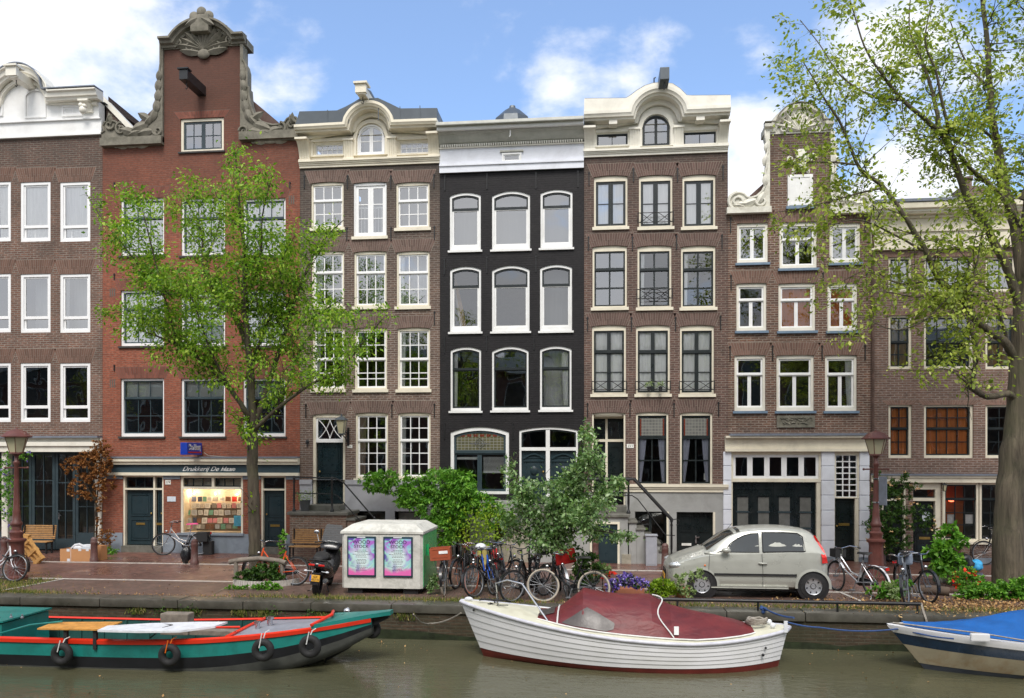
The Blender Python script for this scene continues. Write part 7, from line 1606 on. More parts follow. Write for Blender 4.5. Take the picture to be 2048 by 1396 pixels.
        for xw in (xw1,xw2):
            w=MB(); M=Matrix.Translation((xw,cy+s*.735,R_))@Matrix.Rotation(s*PI/2,4,'X')
            w.lathe([(.175,-.02),(.19,-.005),(.22,.0),(.262,.005),(.283,.03),(R_,.06),(R_,.12),(.27,.155),(.16,.16)],(0,0,0),36,M=M,cap=False); wo=w.build('wheel','rubber',e,smooth=35)
            c=MB(); c.lathe([(.0001,.008),(.045,.006),(.05,.016),(.10,.012),(.165,.004),(.180,-.004),(.186,.01),(.17,.06)],(0,0,0),36,M=M); co=c.build('hubcap','hubcap',wo,smooth=40)
            h_=MB()
            for k in range(7): a=2*PI*k/7+.2; h_.box(.118,.155,-.013,.013,-.004,.004,M=M@Matrix.Rotation(a,4,'Z')@Matrix.Translation((0,0,.004)))
            h_.build('slots','car_black',co)
    m=MB(); m.box(X_(-.015),X_(.02),cy-.28,cy+.28,.50,.54); m.box(X_(-.012),X_(.03),cy-.30,cy+.30,.42,.47); m.build('grille','car_black',e)
    m=MB(); m.box(X_(-.03),X_(-.012),cy-.26,cy+.26,.33,.44); m.build('number_plate','plate_yellow',e)
    m=MB(); m.tube([(X_(.02),cy-.46,.33),(X_(.0),cy-.35,.30),(X_(.0),cy+.35,.30),(X_(.02),cy+.46,.33)],.05,6); m.build('bumper_lip','car_black',e,smooth=60)
    m=MB(); m.box(X_(.2),X_(3.2),cy-.6,cy+.6,.17,.25); m.build('underbody','car_black',e)
    m=MB(); m.tube([(X_(1.42),cy+.35,1.37),(X_(1.55),cy+.36,1.52)],.006,4); m.build('aerial','car_black',e)
    m=MB(); m.tube([(X_(.83),cy-.45,1.005),(X_(1.02),cy-.2,1.13)],.008,4); m.tube([(X_(.8),cy+.1,1.01),(X_(.97),cy+.4,1.12)],.008,4); m.build('wiper','car_black',e)
make_car()
# ================================================================ bicycles
def bicycle(label,px,py,heading,frame='bike_grey',lean=6,tyre='rubber',steer=0,saddle='black_matte',crate=None,bag=None,fender='black_paint',ladies=True,front_at=None,sc=1.0,bars='chrome',sidebags=None,drop=0,rack=True,guard=True,rack_front=False,hide=False,basket=False,cover=None,group='bicycles parked along the street'):
    """px,py: picture position of the contact point of the wheel nearest in the picture (front if front_at else rear); heading in degrees, 0 = towards +x"""
    g=G(px,py); hd=R(heading); d=Vector((math.cos(hd),math.sin(hd),0)); base=g-d*(1.08*sc) if front_at else g
    e=thing('bicycle',label,'bicycle',(base.x,base.y,0),group=group); e.rotation_euler=(R(lean),0,hd); e.scale=(sc,sc,sc)
    R_=.34
    def B(): return MB(local=True)
    def sm(m,n,mt,p=e): return m.build(n,mt,p,smooth=50,normals=False)
    S=Matrix.Translation((.94,0,.34))@Matrix.Rotation(R(steer),4,Vector((-.30,0,.954)))@Matrix.Translation((-.94,0,-.34))
    def wheel(cx,M):
        m=B(); m.tube([M@Vector((cx+R_*math.cos(t)*.96,0,R_+R_*math.sin(t)*.96)) for t in [2*PI*k/32 for k in range(32)]],.021,7,closed=True); w=sm(m,'wheel',tyre)
        m=B(); m.tube([M@Vector((cx+.302*math.cos(t),0,R_+.302*math.sin(t))) for t in [2*PI*k/32 for k in range(32)]],.012,5,closed=True)
        for k in range(20):
            t=2*PI*k/20; s_=.03 if k%2 else -.03; t2=t+(.5 if k%4<2 else -.5); m.tube([M@Vector((cx+.03*math.cos(t2),s_,R_+.03*math.sin(t2))),M@Vector((cx+.30*math.cos(t),0,R_+.30*math.sin(t)))],.0022,3,caps=False)
        m.tube([M@Vector((cx,-.06,R_)),M@Vector((cx,.06,R_))],.022,6); sm(m,'rim','alu',w)
        f=B(); f.loft([[M@Vector((cx+.375*math.cos(t),y,R_+.375*math.sin(t))) for y in (-.028,0,.028)] for t in [R(a) for a in (range(10,201,14) if cx<.5 else range(-12,150,13))]]); f.build('mudguard',fender,e,smooth=60,normals=False)
    wheel(0,Matrix()); wheel(1.08,S)
    bb=(.45,0,.29); seat=(.27,0,.80); ht=(.86,0,.86); hb=(.92,0,.62); fc=(1.08,0,.34)
    m=B(); T=lambda a,b,r=.015: m.tube([a,b],r,7)
    T(bb,seat,.017); T(hb,ht,.021); T(bb,hb,.019)
    if ladies: m.tube([(.41,0,.42),(.62,0,.50),(.87,0,.80)],.016,7)
    else: T((.28,0,.77),(.87,0,.82))
    for s in (-.05,.05): T((0,s,R_),(.45,s*.6,.29),.009); T((0,s,R_),(.30,s*.5,.72),.008)
    m.tube([S@Vector(hb),S@Vector((.965,0,.52))],.018,6)
    for s in (-.05,.05): m.tube([S@Vector((.955,s,.54)),S@Vector((1.01,s,.42)),S@Vector((1.08,s,.34))],.010,6)
    sm(m,'frame',frame)
    m=B(); st=S@Vector((.835,0,.99)); m.tube([S@Vector(ht),st],.013,6)
    hb_=[(.62,-.30,1.01+drop),(.72,-.27,1.03+drop),(.84,-.18,1.04+drop),(.90,-.08,1.0),(.87,0,.99),(.90,.08,1.0),(.84,.18,1.04+drop),(.72,.27,1.03+drop),(.62,.30,1.01+drop)]
    m.tube([S@Vector(p) for p in hb_],.0125,6); h_=sm(m,'handlebar',bars)
    m=B(); 
    for q in ((hb_[0],hb_[1]),(hb_[-1],hb_[-2])): m.tube([S@Vector(q[0]),S@(Vector(q[0])*.25+Vector(q[1])*.75)],.018,6)
    m.tube([S@Vector((.80,-.2,1.03)),S@Vector((.74,-.24,.99)),S@Vector((.66,-.26,.985))],.006,4); sm(m,'grip','black_matte',h_)
    m=B(); m.tube([seat,(.24,0,.93)],.013,6)
    rings=[]
    for u,w,z in ((.06,.05,.955),(.10,.095,.975),(.18,.10,.97),(.27,.065,.965),(.36,.03,.96),(.41,.018,.95)): rings.append([(u,-w,z-.03),(u,-w*.85,z),(u,0,z+.012),(u,w*.85,z),(u,w,z-.03)])
    m.loft(rings); sm(m,'saddle',saddle)
    m=B(); m.tube([(.45,-.07,.29),(.45,.07,.29)],.02,6); m.tube([(.45,.075,.29),(.50,.085,.13)],.010,5); m.tube([(.45,-.075,.29),(.40,-.085,.45)],.010,5); m.box(.45,.55,.08,.17,.115,.14); m.box(.35,.45,-.17,-.08,.44,.465); m.lathe([(.09,-.004),(.09,.004)],(0,0,0),16,M=Matrix.Translation((.45,-.05,.29))@Matrix.Rotation(PI/2,4,'X')); sm(m,'crank','alu')
    if guard: m=B(); m.prism([(-.05,.30),(.0,.27),(.45,.20),(.55,.24),(.56,.33),(.48,.39),(.0,.38)],-.062,-.045); m.build('chain_guard','black_paint',e,normals=False)
    if rack:
        m=B(); 
        for s in (-.06,.06): m.tube([(.26,s*.6,.70),(-.30,s,.70)],.007,5); m.tube([(-.20,s,.70),(0,s,.35)],.006,4); m.tube([(-.05,s,.70),(0,s,.35)],.006,4)
        for u in (-.30,-.15,0,.12): m.tube([(u,-.06,.70),(u,.06,.70)],.006,4)
        sm(m,'luggage_rack','chrome' if fender!='black_paint' else 'black_paint'); m=B(); m.box(-.345,-.325,-.045,.045,.64,.70); m.build('rear_light','light_red',e)
    m=B(); m.ball(S@Vector((1.0,0,.74)),.04,8); sm(m,'headlamp','chrome')
    if crate:
        m=B(); a,b,c,dd,z0,z1=.90,1.24,-.22,.22,.80,1.06
        def bx(*q): m.box(*q,M=S)
        bx(a,a+.02,c,dd,z0,z1); bx(b-.02,b,c,dd,z0,z1); bx(a+.02,b-.02,c,c+.02,z0,z1); bx(a+.02,b-.02,dd-.02,dd,z0,z1); bx(a+.02,b-.02,c+.02,dd-.02,z0,z0+.02); bx(b,b+.008,c+.05,dd-.05,z0+.06,z0+.075); bx(b,b+.008,c+.05,dd-.05,z1-.03,z1-.018)
        o=m.build('crate',crate,e); m=B(); m.box(b+.001,b+.012,-.02,.17,z0+.14,z0+.20,M=S); m.build('sticker','sign_white',o)
        m=B(); 
        for s in (-.15,.15): m.tube([S@Vector((1.1,s,.80)),S@Vector((1.08,s*.4,.36))],.008,4)
        m.tube([S@Vector((.9,-.18,.80)),S@Vector((1.22,-.18,.80)),S@Vector((1.22,.18,.80)),S@Vector((.9,.18,.80))],.009,4,closed=True); m.build('front_rack','alu',e)
    if basket:
        m=B(); m.loft([[S@Vector((x,y,z)) for x,y in ((.9,-.13),(1.13,-.13),(1.13,.13),(.9,.13),(.9,-.13))] for z in (.78,.87,.96)]); m.build('basket','black_matte',e,normals=False)
    if cover: m=B(); m.ball((.2,0,.965),.16,10,(1.1,.8,.55)); o=sm(m,'saddle_cover',cover)
    if sidebags:
        m=B(); [m.box(-.28,.06,s*.10-.05+(.0),s*.10+.05,.40,.72,bev=.03) for s in (-1.4,1.4)]; m.build('pannier',sidebags,e)
    if bag: m=B(); m.box(-.32,.12,-.14,.14,.72,.95,bev=.04); m.build('rear_bag',bag,e)
    k=B(); k.tube([(.05,.07,.33),(-.02,.16,.06),(-.02,.20,.01)],.008,4); k.build('kickstand','alu',e)
    return e
rb=180
bicycle('grey city bicycle with a pink saddle cover leaning before the printing shop window',399,1110,190,'bike_silver',4,front_at=False,saddle='pink',sidebags='black_matte',steer=12)
bicycle('orange bicycle parked behind the guard rail of the left tree',591,1171,174,'bike_orange',5,steer=-10,rack=False)
bicycle('black bicycle with a brown crate on its front rack, beside the green container door',888,1192,-82,'bike_grey',3,front_at=True,crate='crate_brown',steer=-4,tyre='tyre_cream')
bicycle('black bicycle with orange tyres and brown saddle, second from the green container door',938,1187,-68,'black_paint',-6,front_at=True,steer=14,tyre='tyre_orange',saddle='leather_brown')
bicycle('dark bicycle with silver rims, its front wheel turned, right of the orange-tyred bicycle',952,1195,-108,'black_paint',5,front_at=True,steer=-14,rack=True)
bicycle('blue bicycle with a white plastic cover on its saddle',985,1190,-70,'bike_blue',5,front_at=True,cover='bag_white',steer=8)
bicycle('black bicycle with a child footrest, behind the white boat bow rail',1024,1205,-125,'black_paint',-6,front_at=True,steer=-10)
bicycle('black granny bicycle half hidden among the others near the small tree',1046,1190,-100,'black_paint',6,front_at=True,steer=6,ladies=True)
bicycle('red-framed bicycle standing furthest back in the row by the yellow pot',1000,1172,-75,'bike_red',4,front_at=True,steer=4)
bicycle('black bicycle with a large cream tyre pointing left behind the white boat',1086,1203,168,'black_paint',4,front_at=True,tyre='tyre_cream',steer=6)
bicycle('dark bicycle squeezed behind the orange-tyred one by the container',912,1178,-96,'black_paint',-4,front_at=True,steer=-8,saddle='leather_brown')
bicycle('black bicycle behind the one with a child footrest, nearest the yellow pot',1034,1178,-62,'bike_grey',5,front_at=True,steer=12)
bicycle('dark bicycle just left of the small tree trunk, behind the cream-tyred one',1072,1184,-84,'black_paint',-5,front_at=True,steer=-6,cover='pot_grey')
m=MB(local=True); m.box(-.22,.22,-.05,.05,-.16,.16,bev=.03); o=m.build('carrier_bag','bag_red',None); o.location=W(1131,1113,-6.75); o.rotation_euler=(R(8),R(-9),R(12)); tag(o,'bright red cloth carrier bag hung on the bicycle right of the small tree','bag')
bicycle('dark bicycle with a thin silver mudguard between the small tree and the planter',1136,1198,-78,'black_paint',8,front_at=True,steer=0,fender='alu')
bicycle('silver ladies bicycle with white front mudguard beside the right street lamp',1752,1197,122,'bike_silver',-5,fender='bike_white',steer=-16,basket=True)
bicycle('dark bicycle with a grey-blue bag behind the silver bicycle at the right',1816,1213,-112,'bike_grey',6,front_at=True,steer=-8,bag='bag_greyblue')
bicycle('black bicycle facing the canal with wide handlebars, beside the dark green pot',1857,1206,-84,'black_paint',3,front_at=True,steer=6,ladies=False)
bicycle('black bicycle leaning before the window sill left of the big tree trunk',1943,1122,8,'black_paint',3,steer=14)
bicycle('dark bicycle parked right of the big tree trunk, cut by the right edge',2052,1132,176,'black_paint',4,steer=10)
bicycle('white and grey bicycle at the far left street lamp, cut by the left edge',-30,1158,-20,'bike_white',-6,front_at=False,steer=20)
# ================================================================ scooter
def scooter():
    g=G(633,1190); e=thing('motor_scooter','black maxi scooter seen from behind with yellow number plate and smoked windscreen','scooter',(g.x,g.y,0)); hd=R(98); e.rotation_euler=(R(6),0,hd)
    def B(): return MB(local=True)
    rr=.28
    for cx,w in ((.0,.065),(1.38,.055)):
        m=B(); m.lathe([(rr-.11,-w),(rr-.03,-w*1.05),(rr-.005,-w*.6),(rr,0),(rr-.005,w*.6),(rr-.03,w*1.05),(rr-.11,w)],(0,0,0),30,cap=False,M=Matrix.Translation((cx,0,rr))@Matrix.Rotation(PI/2,4,'X')); wo=m.build('wheel','rubber',e,smooth=40)
        m=B(); m.lathe([(.03,-w*.7),(.17,-w*.3),(.175,0),(.17,w*.3),(.03,w*.7)],(0,0,0),20,M=Matrix.Translation((cx,0,rr))@Matrix.Rotation(PI/2,4,'X')); m.build('rim','alu',wo,smooth=40)
    def loft(st,name,mat):
        m=B(); R2=[]
        for x,z,w,h in st: R2.append([(x,w*math.cos(t)*(1 if abs(math.cos(t))<.9 else .97),z+h*math.sin(t)) for t in [2*PI*k/14 for k in range(14)]])
        m.loft(R2,closed=True,caps=True); return m.build(name,mat,e,smooth=60,normals=False)
    loft([(-.34,.70,.05,.03),(-.30,.70,.14,.07),(-.15,.68,.19,.11),(.1,.62,.22,.16),(.4,.52,.24,.2),(.6,.42,.22,.16),(.8,.34,.2,.10),(1.0,.40,.22,.14),(1.15,.60,.27,.26),(1.28,.72,.24,.26),(1.42,.78,.12,.14)],'body','black_paint')
    loft([(-.22,.82,.08,.03),(-.18,.83,.13,.05),(.05,.82,.17,.06),(.22,.86,.17,.08),(.3,.80,.17,.07),(.6,.74,.15,.06),(.75,.74,.08,.04)],'seat','black_matte')
    loft([(1.0,.92,.22,.03),(1.1,.98,.26,.08),(1.25,.98,.26,.10),(1.4,.90,.14,.06)],'dashboard','black_paint')
    m=B(); m.loft([[(1.16+.16*t,.24*u*(1-.25*t*t),1.02+.42*t) for u in (-1,-.6,0,.6,1)] for t in (0,.3,.6,.85,1)]); m.build('windscreen','car_glass',e,smooth=60,normals=False)
    m=B(); m.tube([(1.0,-.36,1.02),(1.06,-.2,1.05),(1.1,0,1.02),(1.06,.2,1.05),(1.0,.36,1.02)],.016,7); m.build('handlebar','black_matte',e,smooth=60)
    for s in (-1,1):
        m=B(); m.tube([(1.06,s*.28,1.05),(1.10,s*.34,1.2)],.008,5); m.ball((1.10,s*.36,1.25),.065,8,(.35,1,.75)); m.build('mirror','chrome',e,smooth=60)
        m=B(); m.box(-.36,-.31,s*.04 if s>0 else -.17,.17 if s>0 else -.04,.685,.725,bev=.01); m.build('tail_light','light_red',e)
        m=B(); m.tube([(-.25,s*.1,.56),(-.29,s*.2,.56)],.008,5); m.ball((-.29,s*.23,.56),.028,6,(1,1.5,.8)); m.build('indicator','plastic_white',e,smooth=60)
    m=B(); m.tube([(-.27,-.18,.80),(-.33,-.1,.815),(-.33,.1,.815),(-.27,.18,.80)],.016,6); m.build('grab_rail','black_matte',e,smooth=60)
    m=B(); m.box(-.40,-.385,-.105,.105,.36,.50,bev=.005,M=Matrix.Rotation(R(-0),4,'Y')); pl=m.build('number_plate','plate_yellow',e); m=B(); m.box(-.4015,-.4005,.075,.103,.363,.497); m.build('plate_band','plate_blue',pl)
    M=Matrix.Translation((-.402,-.012,.46))@Matrix.Rotation(-PI/2,4,'Z')@Matrix.Rotation(PI/2,4,'X'); WM=wmat(pl)
    for t,z in (('GX',.46),('453 N',.40)): text_mesh(t,.062,'ink',pl,WM@Matrix.Translation((-.402,-.012,z))@Matrix.Rotation(-PI/2,4,'Z')@Matrix.Rotation(PI/2,4,'X'),'lettering')
    m=B(); m.box(-.38,-.12,-.075,.075,.50,.54,bev=.01); m.box(-.38,-.34,-.09,.09,.28,.36,bev=.02); m.build('rear_fender','black_paint',e)
    m=B(); m.tube([(.4,-.14,.26),(.1,-.19,.30),(-.2,-.20,.36)],[.03,.05,.055],10); o=m.build('exhaust','black_matte',e,smooth=60); m=B(); m.tube([(-.2,-.20,.36),(-.26,-.20,.372)],[.058,.05],10); m.build('exhaust_tip','chrome',o,smooth=60)
    m=B(); m.tube([(.25,.26,.02),(.35,.22,.02),(.45,.1,.22),(.45,-.1,.22),(.35,-.2,.02)],.012,5); m.build('kickstand','iron_black',e)
    m=B(); m.tube([(.0,.10,.32),(.05,.13,.5),(.3,.1,.5)],.025,6); m.ball((.02,.15,.30),.07,8,(1,.4,1)); m.build('shock_absorber','chrome',e,smooth=60)
scooter()
# ================================================================ boats
def hull_sections(st,prof,cy):
    """st: (x, half_width, z_gunwale, z_keel, yshift); prof: list of (fraction of half width, fraction of depth from the gunwale)"""
    return [[(x,cy+ys+s*w*f,zg+(zk-zg)*d) for s,f,d in [( -1,f,d) for f,d in prof]+[(1,f,d) for f,d in reversed(prof)]] for x,w,zg,zk,ys in st]
def tyre(e_name,label,px,py,Y,r=.135):
    p=W(px,py,Y); e=thing('tyre_fender',label,'tyre',tuple(p),group='rubber tyres hanging along the barge')
    m=MB(); m.tube([(p.x+r*math.cos(t),p.y-.0,p.z+r*math.sin(t)) for t in [2*PI*k/24 for k in range(24)]],r*.48,10,closed=True); m.build('tyre','rubber',e,smooth=60)
    return e,p
# ---- green barge with red gunwales (near gunwale measured at Y -10.75, far one at Y -9.1)
e=thing('barge','long green open steel barge with red gunwales and black lower hull','boat',(-9,-9.9,WZ))
cy=-9.85; hwd=.92
xb=W(742,1245,-10.0).x
st=[]
N=26; x0=-16.5
for i in range(N+1):
    t=i/N; x=x0+(xb-x0)*t; u=max(0,(t-.72)/.28); w=hwd*(1-.86*u**2.1); zg=-.20+.33*max(0,(t-.62)/.38)**2.0; st.append((x,w,zg,-1.05+.88*u**2.4,0))
outer=[(1,0),(1.0,.35),(.985,.62),(.95,.8),(.75,.97),(0,1)]
def strip(name,d0,d1,mat,parent,off=0,fr=1.0):
    m=MB()
    for s in (-1,1):
        a=[(x,cy+s*(w*fr+off),zg+(zk-zg)*d0) for x,w,zg,zk,_ in st]; b=[(x,cy+s*(w*(fr if d1<.4 else .985)+off),zg+(zk-zg)*d1) for x,w,zg,zk,_ in st]; m.loft([a,b])
    return m.build(name,mat,parent,normals=False,smooth=60)
strip('topside',0.0,.34,'barge_teal',e,.0); strip('hull_band',.34,.56,'barge_black',e,.001)
m=MB(); R3=hull_sections(st,[(.986,.56),(.97,.75),(.9,.9),(.5,1),(0,1)],cy); m.loft(R3,caps=True); m.build('bottom','barge_bottom',e,normals=False,smooth=60)
m=MB()
for s in (-1,1):
    a=[(x,cy+s*(w-.05),zg) for x,w,zg,zk,_ in st]; b=[(x,cy+s*(w-.06),max(-.75,zk+.1)) for x,w,zg,zk,_ in st]; m.loft([a,b])
    for k in range(1,N-3):
        x,w,zg,zk,_=st[k]; m.box(x-.012,x+.012,cy+s*(w-.06)-.03,cy+s*(w-.06)+.03,-.72,zg-.01)
m.box(x0,st[N-10][0],cy-hwd+.1,cy+hwd-.1,-.70,-.60); m.build('inside','barge_inside',e,normals=False)
m=MB()
for s in (-1,1): m.loft([[(x,cy+s*(w+.025),zg-.06),(x,cy+s*(w+.035),zg+.005),(x,cy+s*(w-.03),zg+.025),(x,cy+s*(w-.07),zg+.0)] for x,w,zg,zk,_ in st])
gun=m.build('gunwale','barge_red',e,normals=False,smooth=40)
# bow deck and raised bow
j=N-5; m=MB(); m.loft([[(x,cy-w+.05,zg-.02),(x,cy,zg+.02),(x,cy+w-.05,zg-.02)] for x,w,zg,zk,_ in st[j:]]); m.build('bow_deck','barge_deck',e,normals=False)
xj,wj,zj=st[j][0],st[j][1],st[j][2]; m=MB(); m.tube([(xj,cy-wj+.04,zj+.01),(xj+.05,cy,zj+.04),(xj,cy+wj-.04,zj+.01)],.035,5); m.build('deck_edge','barge_red',e)
tipx=xb; zt=st[-1][2]; m=MB(); xk=st[-3][0]; wk=st[-3][1]; m.prism([(xk,-wk-.04),(xk,wk+.04),(tipx+.02,.16),(tipx+.36,.10),(tipx+.36,-.10),(tipx+.02,-.16)],0,.07,'z',M=Matrix.Translation((0,cy,st[-3][2]-.0))@Matrix.Translation((xk,0,0))@Matrix.Rotation(R(-8),4,'Y')@Matrix.Translation((-xk,0,0))); bp=m.build('bow_plate','barge_teal',e)
m=MB(); m.tube([(xk,cy-wk-.05,st[-3][2]+.07),(xk+.22,cy-wk*.2,st[-3][2]+.17),(xk+.02,cy+wk+.05,st[-3][2]+.10)],.03,6); m.build('bow_trim','barge_red',e)
m=MB(); m.prism([(tipx-.45,-.45),(tipx-.05,zt-.18),(tipx+.30,zt+.0),(tipx+.26,zt+.05),(tipx-.6,zt-.05),(tipx-.9,-.7)],cy-.05,cy+.05); m.build('stem','barge_black',e)
m=MB(); m.lathe([(.05,0),(.05,.12),(.08,.13),(.08,.17),(.0001,.18)],(xj+.45,cy,zj+.05),10); m.lathe([(.04,0),(.04,.1),(.06,.11),(.06,.14),(.0001,.15)],(xj+.3,cy-.2,zj+.03),10); m.build('bollard','chrome',e,smooth=50)
# deckhouse at the left
a=W(88,1225,-10.0).x-.42; m=MB(); zc=.03; m.prism([(x0,-.6),(a+.02,-.6),(a,zc-.03),(a-1.1,zc+.02),(x0,zc+.05)],cy-.70,cy+.55); m.box(x0,a+.05,cy-.74,cy+.58,zc-.0,zc+.03); dh=m.build('deckhouse','barge_teal',e); m=MB(); [m.lathe([(.03,0),(.03,.02),(.015,.04),(.015,.07),(.0001,.08)],(W(px,1215,-10.2).x,cy-.45,zc+.03),6) for px in (5,30,52)]; m.build('roof_fittings','alu',dh)
m=MB(); m.tube([W(0,1267,-10.6),W(60,1250,-10.55),W(125,1243,-10.5)],.018,5); m.build('edge_rail','barge_teal',dh)
# thwart and benches
m=MB(); xa=W(340,1250,-9.6).x; xc=W(600,1255,-9.6).x; m.box(xa,xc,cy+.15,cy+.42,-.28,-.24); m.box(xa,xc,cy+.1,cy+.15,-.30,-.22); m.build('side_bench','wood_grey',e)
for px,py,l in ((124,1308,'tyre fender with white rope, leftmost of the four on the barge side'),(339,1310,'tyre fender hanging by an orange rope amidships on the barge'),(526,1300,'tyre fender on a white cord under the curved part of the red gunwale'),(620,1293,'tyre fender nearest to the barge bow')):
    u,p=tyre('t',l,px,py,-10.93 if px<600 else -10.82); rp='orange_plastic' if px==339 else 'rope_white'; m=MB(); zt_=W(px,1276 if px<500 else 1262,-10.8).z; m.tube([(p.x-.02,p.y,p.z+.12),(p.x+.02,p.y+.05,zt_),(p.x+.05,p.y+.14,zt_+.02)],.01,4); m.tube([(p.x-.04,p.y-.07,p.z+.05),(p.x+.0,p.y-.05,zt_)],.01,4); m.build('rope',rp,u)
u,p=tyre('t','tyre fender hanging under the raised barge bow near the quay',743,1258,-9.75,.12)
def boards(name,label,poly,z,th,mat,cat,planks=0):
    P=[W(px,py,0) for px,py in poly]; P=[G(px,py,z) for px,py in poly]; m=MB(); m.prism([(p.x,p.y) for p in P],z,z+th,'z'); o=m.build(name,mat,None); tag(o,label,cat); return o
tp=thing('wooden_table','orange wooden table top lying over the barge near its deckhouse','table',tuple(G(160,1255,.0)))
P=[G(px,py,.0) for px,py in ((74,1259),(108,1246),(245,1245),(205,1261))]
m=MB()
for k in range(4): 
    f0,f1=k/4+.01,(k+1)/4-.01; A=P[0].lerp(P[1],f0);B=P[0].lerp(P[1],f1);C=P[3].lerp(P[2],f1);D=P[3].lerp(P[2],f0); m.prism([(q.x,q.y) for q in (A,B,C,D)],-.005,.02,'z')
m.build('table_top','wood_orange',tp); 
for q in (P[0].lerp(P[3],.4),P[0].lerp(P[3],.85)): m=MB(); m.box(q.x-.03,q.x+.03,q.y+.05,q.y+.11,-.35,-.006); m.build('leg','black_matte',tp)
P=[(195,1264),(215,1255),(300,1250),(400,1247),(455,1247),(430,1256),(360,1265),(280,1266)]; boards('grey_board','long pale curved board resting lengthwise across the barge',P,.02,.035,'plastic_white','board')
m=MB(); a=G(302,1250,-.05); b=G(362,1250,-.05); m.box(a.x,b.x,a.y+.3,a.y+.55,-.30,.10,bev=.02); tag(m.build('wooden_crate','wood_grey',None),'weathered grey plank box on the far side of the barge','crate')
m=MB(); m.tube([G(425,1255,.02),G(480,1254,.02)],.02,5); tag(m.build('red_pole','barge_red',None),'short red pole lying beside the grey board on the barge','pole')
m=MB(); m.tube([G(300,1276,-.18),G(325,1256,.05),G(345,1250,.06),G(300,1246,.02)],.012,5); tag(m.build('rope','black_matte',None),'thin dark rope hanging over the grey board on the barge','rope')
# ---- white lapstrake boat with red canopy
e=thing('motor_boat','white clinker-style motor boat with dark red canvas canopy and red bottom paint','boat',(.6,-9.1,WZ))
cy=-9.12; xb=-2.56; xs=3.36; st=[]; N=30
for i in range(N+1):
    t=i/N; x=xb+(xs-xb)*t
    w=max(.02,1.0*math.sin(PI*.5*min(1,t/.52))**.75*(1-.80*max(0,(t-.5)/.5)**3.0))
    zg=.32-.50*math.sin(PI*.5*min(1,t/.75))+ (.13*max(0,(t-.7)/.3)**1.6)
    st.append((x,w,zg))
dpt=[0,.13,.26,.39,.52,.65,.78,1.0]; 
def wf(d,t):  # hull half width fraction with depth
    flare=.95-.42*(1-t)**2.5; return (1-d)**.0*(1-(1-flare*.9)*d**1.6)*(1 if d<.8 else 1-.5*(d-.8)/.2)
def hpt(i,d,s,off=0):
    x,w,zg=st[i]; t=i/N; zk=-.95+.10*(1-t); rake=(.50*(1-t)**3 - .22*t**6)*d
    return (x+rake*1.0,cy+s*(w*wf(d,t)+off),zg+(zk-zg)*d)
D=[k/10 for k in range(11)]
def dcut(i): x,w,zg=st[i]; return min(.93,(zg-(-.61+.06*((x-.9)/3.2)**2))/(zg+.95-.10*(1-i/N)))
m=MB(); rd=MB(); NP=6
for s in (-1,1):
    for k in range(NP):
        t0,t1=k/NP,(k+1)/NP
        m.loft([[hpt(i,dcut(i)*t0,s,0) for i in range(N+1)],[hpt(i,dcut(i)*t1,s,.013) for i in range(N+1)],[hpt(i,dcut(i)*t1,s,0) for i in range(N+1)]])
    rd.loft([[hpt(i,dcut(i)+(1-dcut(i))*k/4,s,.004) for i in range(N+1)] for k in range(5)])
m.build('hull','boat_white',e,normals=False,smooth=30); rd.build('bottom_paint','boat_red',e,normals=False,smooth=60)
m=MB(); m.add([hpt(N,d,-1) for d in D]+[hpt(N,d,1) for d in reversed(D)],[tuple(range(22))]); m.build('transom','boat_white',e,normals=False)
m=MB(); 
for s in (-1,1): m.tube([(x,cy+s*(w+.01),zg) for x,w,zg in st],.035,7)
m.tube([(st[-1][0],cy-st[-1][1],st[-1][2]),(st[-1][0]+.09,cy,st[-1][2]+.01),(st[-1][0],cy+st[-1][1],st[-1][2])],.035,7); m.build('rub_rail','boat_rim',e,smooth=60)
m=MB(); m.loft([[(x,cy+w*f,zg+.02+.06*(1-f*f)*min(1,w)) for f in (-.98,-.6,0,.6,.98)] for x,w,zg in st]); m.add([(st[-1][0],cy-st[-1][1],st[-1][2]+.02),(st[-1][0]+.09,cy,st[-1][2]+.03),(st[-1][0],cy+st[-1][1],st[-1][2]+.02)],[(0,1,2)]); m.build('deck','boat_cream',e,normals=False,smooth=50)
# canopy: ridge high forward, falling to the stern
def gz(x): 
    for a,b in zip(st,st[1:]):
        if a[0]<=x<=b[0]: t=(x-a[0])/(b[0]-a[0]); return a[2]+(b[2]-a[2])*t,a[1]+(b[1]-a[1])*t
    return st[-1][2],st[-1][1]
can=[(-1.08,.02,.50),(-.95,.06,.55),(-.70,.22,.66),(-.42,.58,.74),(-.26,.80,.78),(0.1,.76,.80),(.45,.77,.80),(.95,.82,.80),(1.3,.62,.80),(1.7,.49,.80),(2.1,.37,.77),(2.45,.24,.70),(2.66,.12,.50),(2.76,.06,.40)]
Rg=[]
for x,h_,w in can:
    h_*=.74; zg,wg=gz(x); w=min(w,wg-.12) if x<2.6 else w; z0=zg+.05; r=[]
    ww=w*1.04
    for k in range(13):
        a=-1+2*k/12; shape=(1-abs(a)**2.3)**.8 if x<1.1 else (1-abs(a)**1.5)
        sag=.012*math.sin(k*2.1+x*7)*(1-abs(a)); r.append((x,cy+ww*a,z0+h_*shape+sag))
    Rg.append(r)
m=MB(); 
def dl(Rg,n=4):
    out=[]
    for a,b in zip(Rg,Rg[1:]):
        for k in range(n): t=k/n; out.append([tuple(p[j]+(q[j]-p[j])*t for j in range(3)) for p,q in zip(a,b)])
    out.append(Rg[-1]); return out
Rd=dl(Rg); m.loft(Rd); gl=MB(); cv=MB()
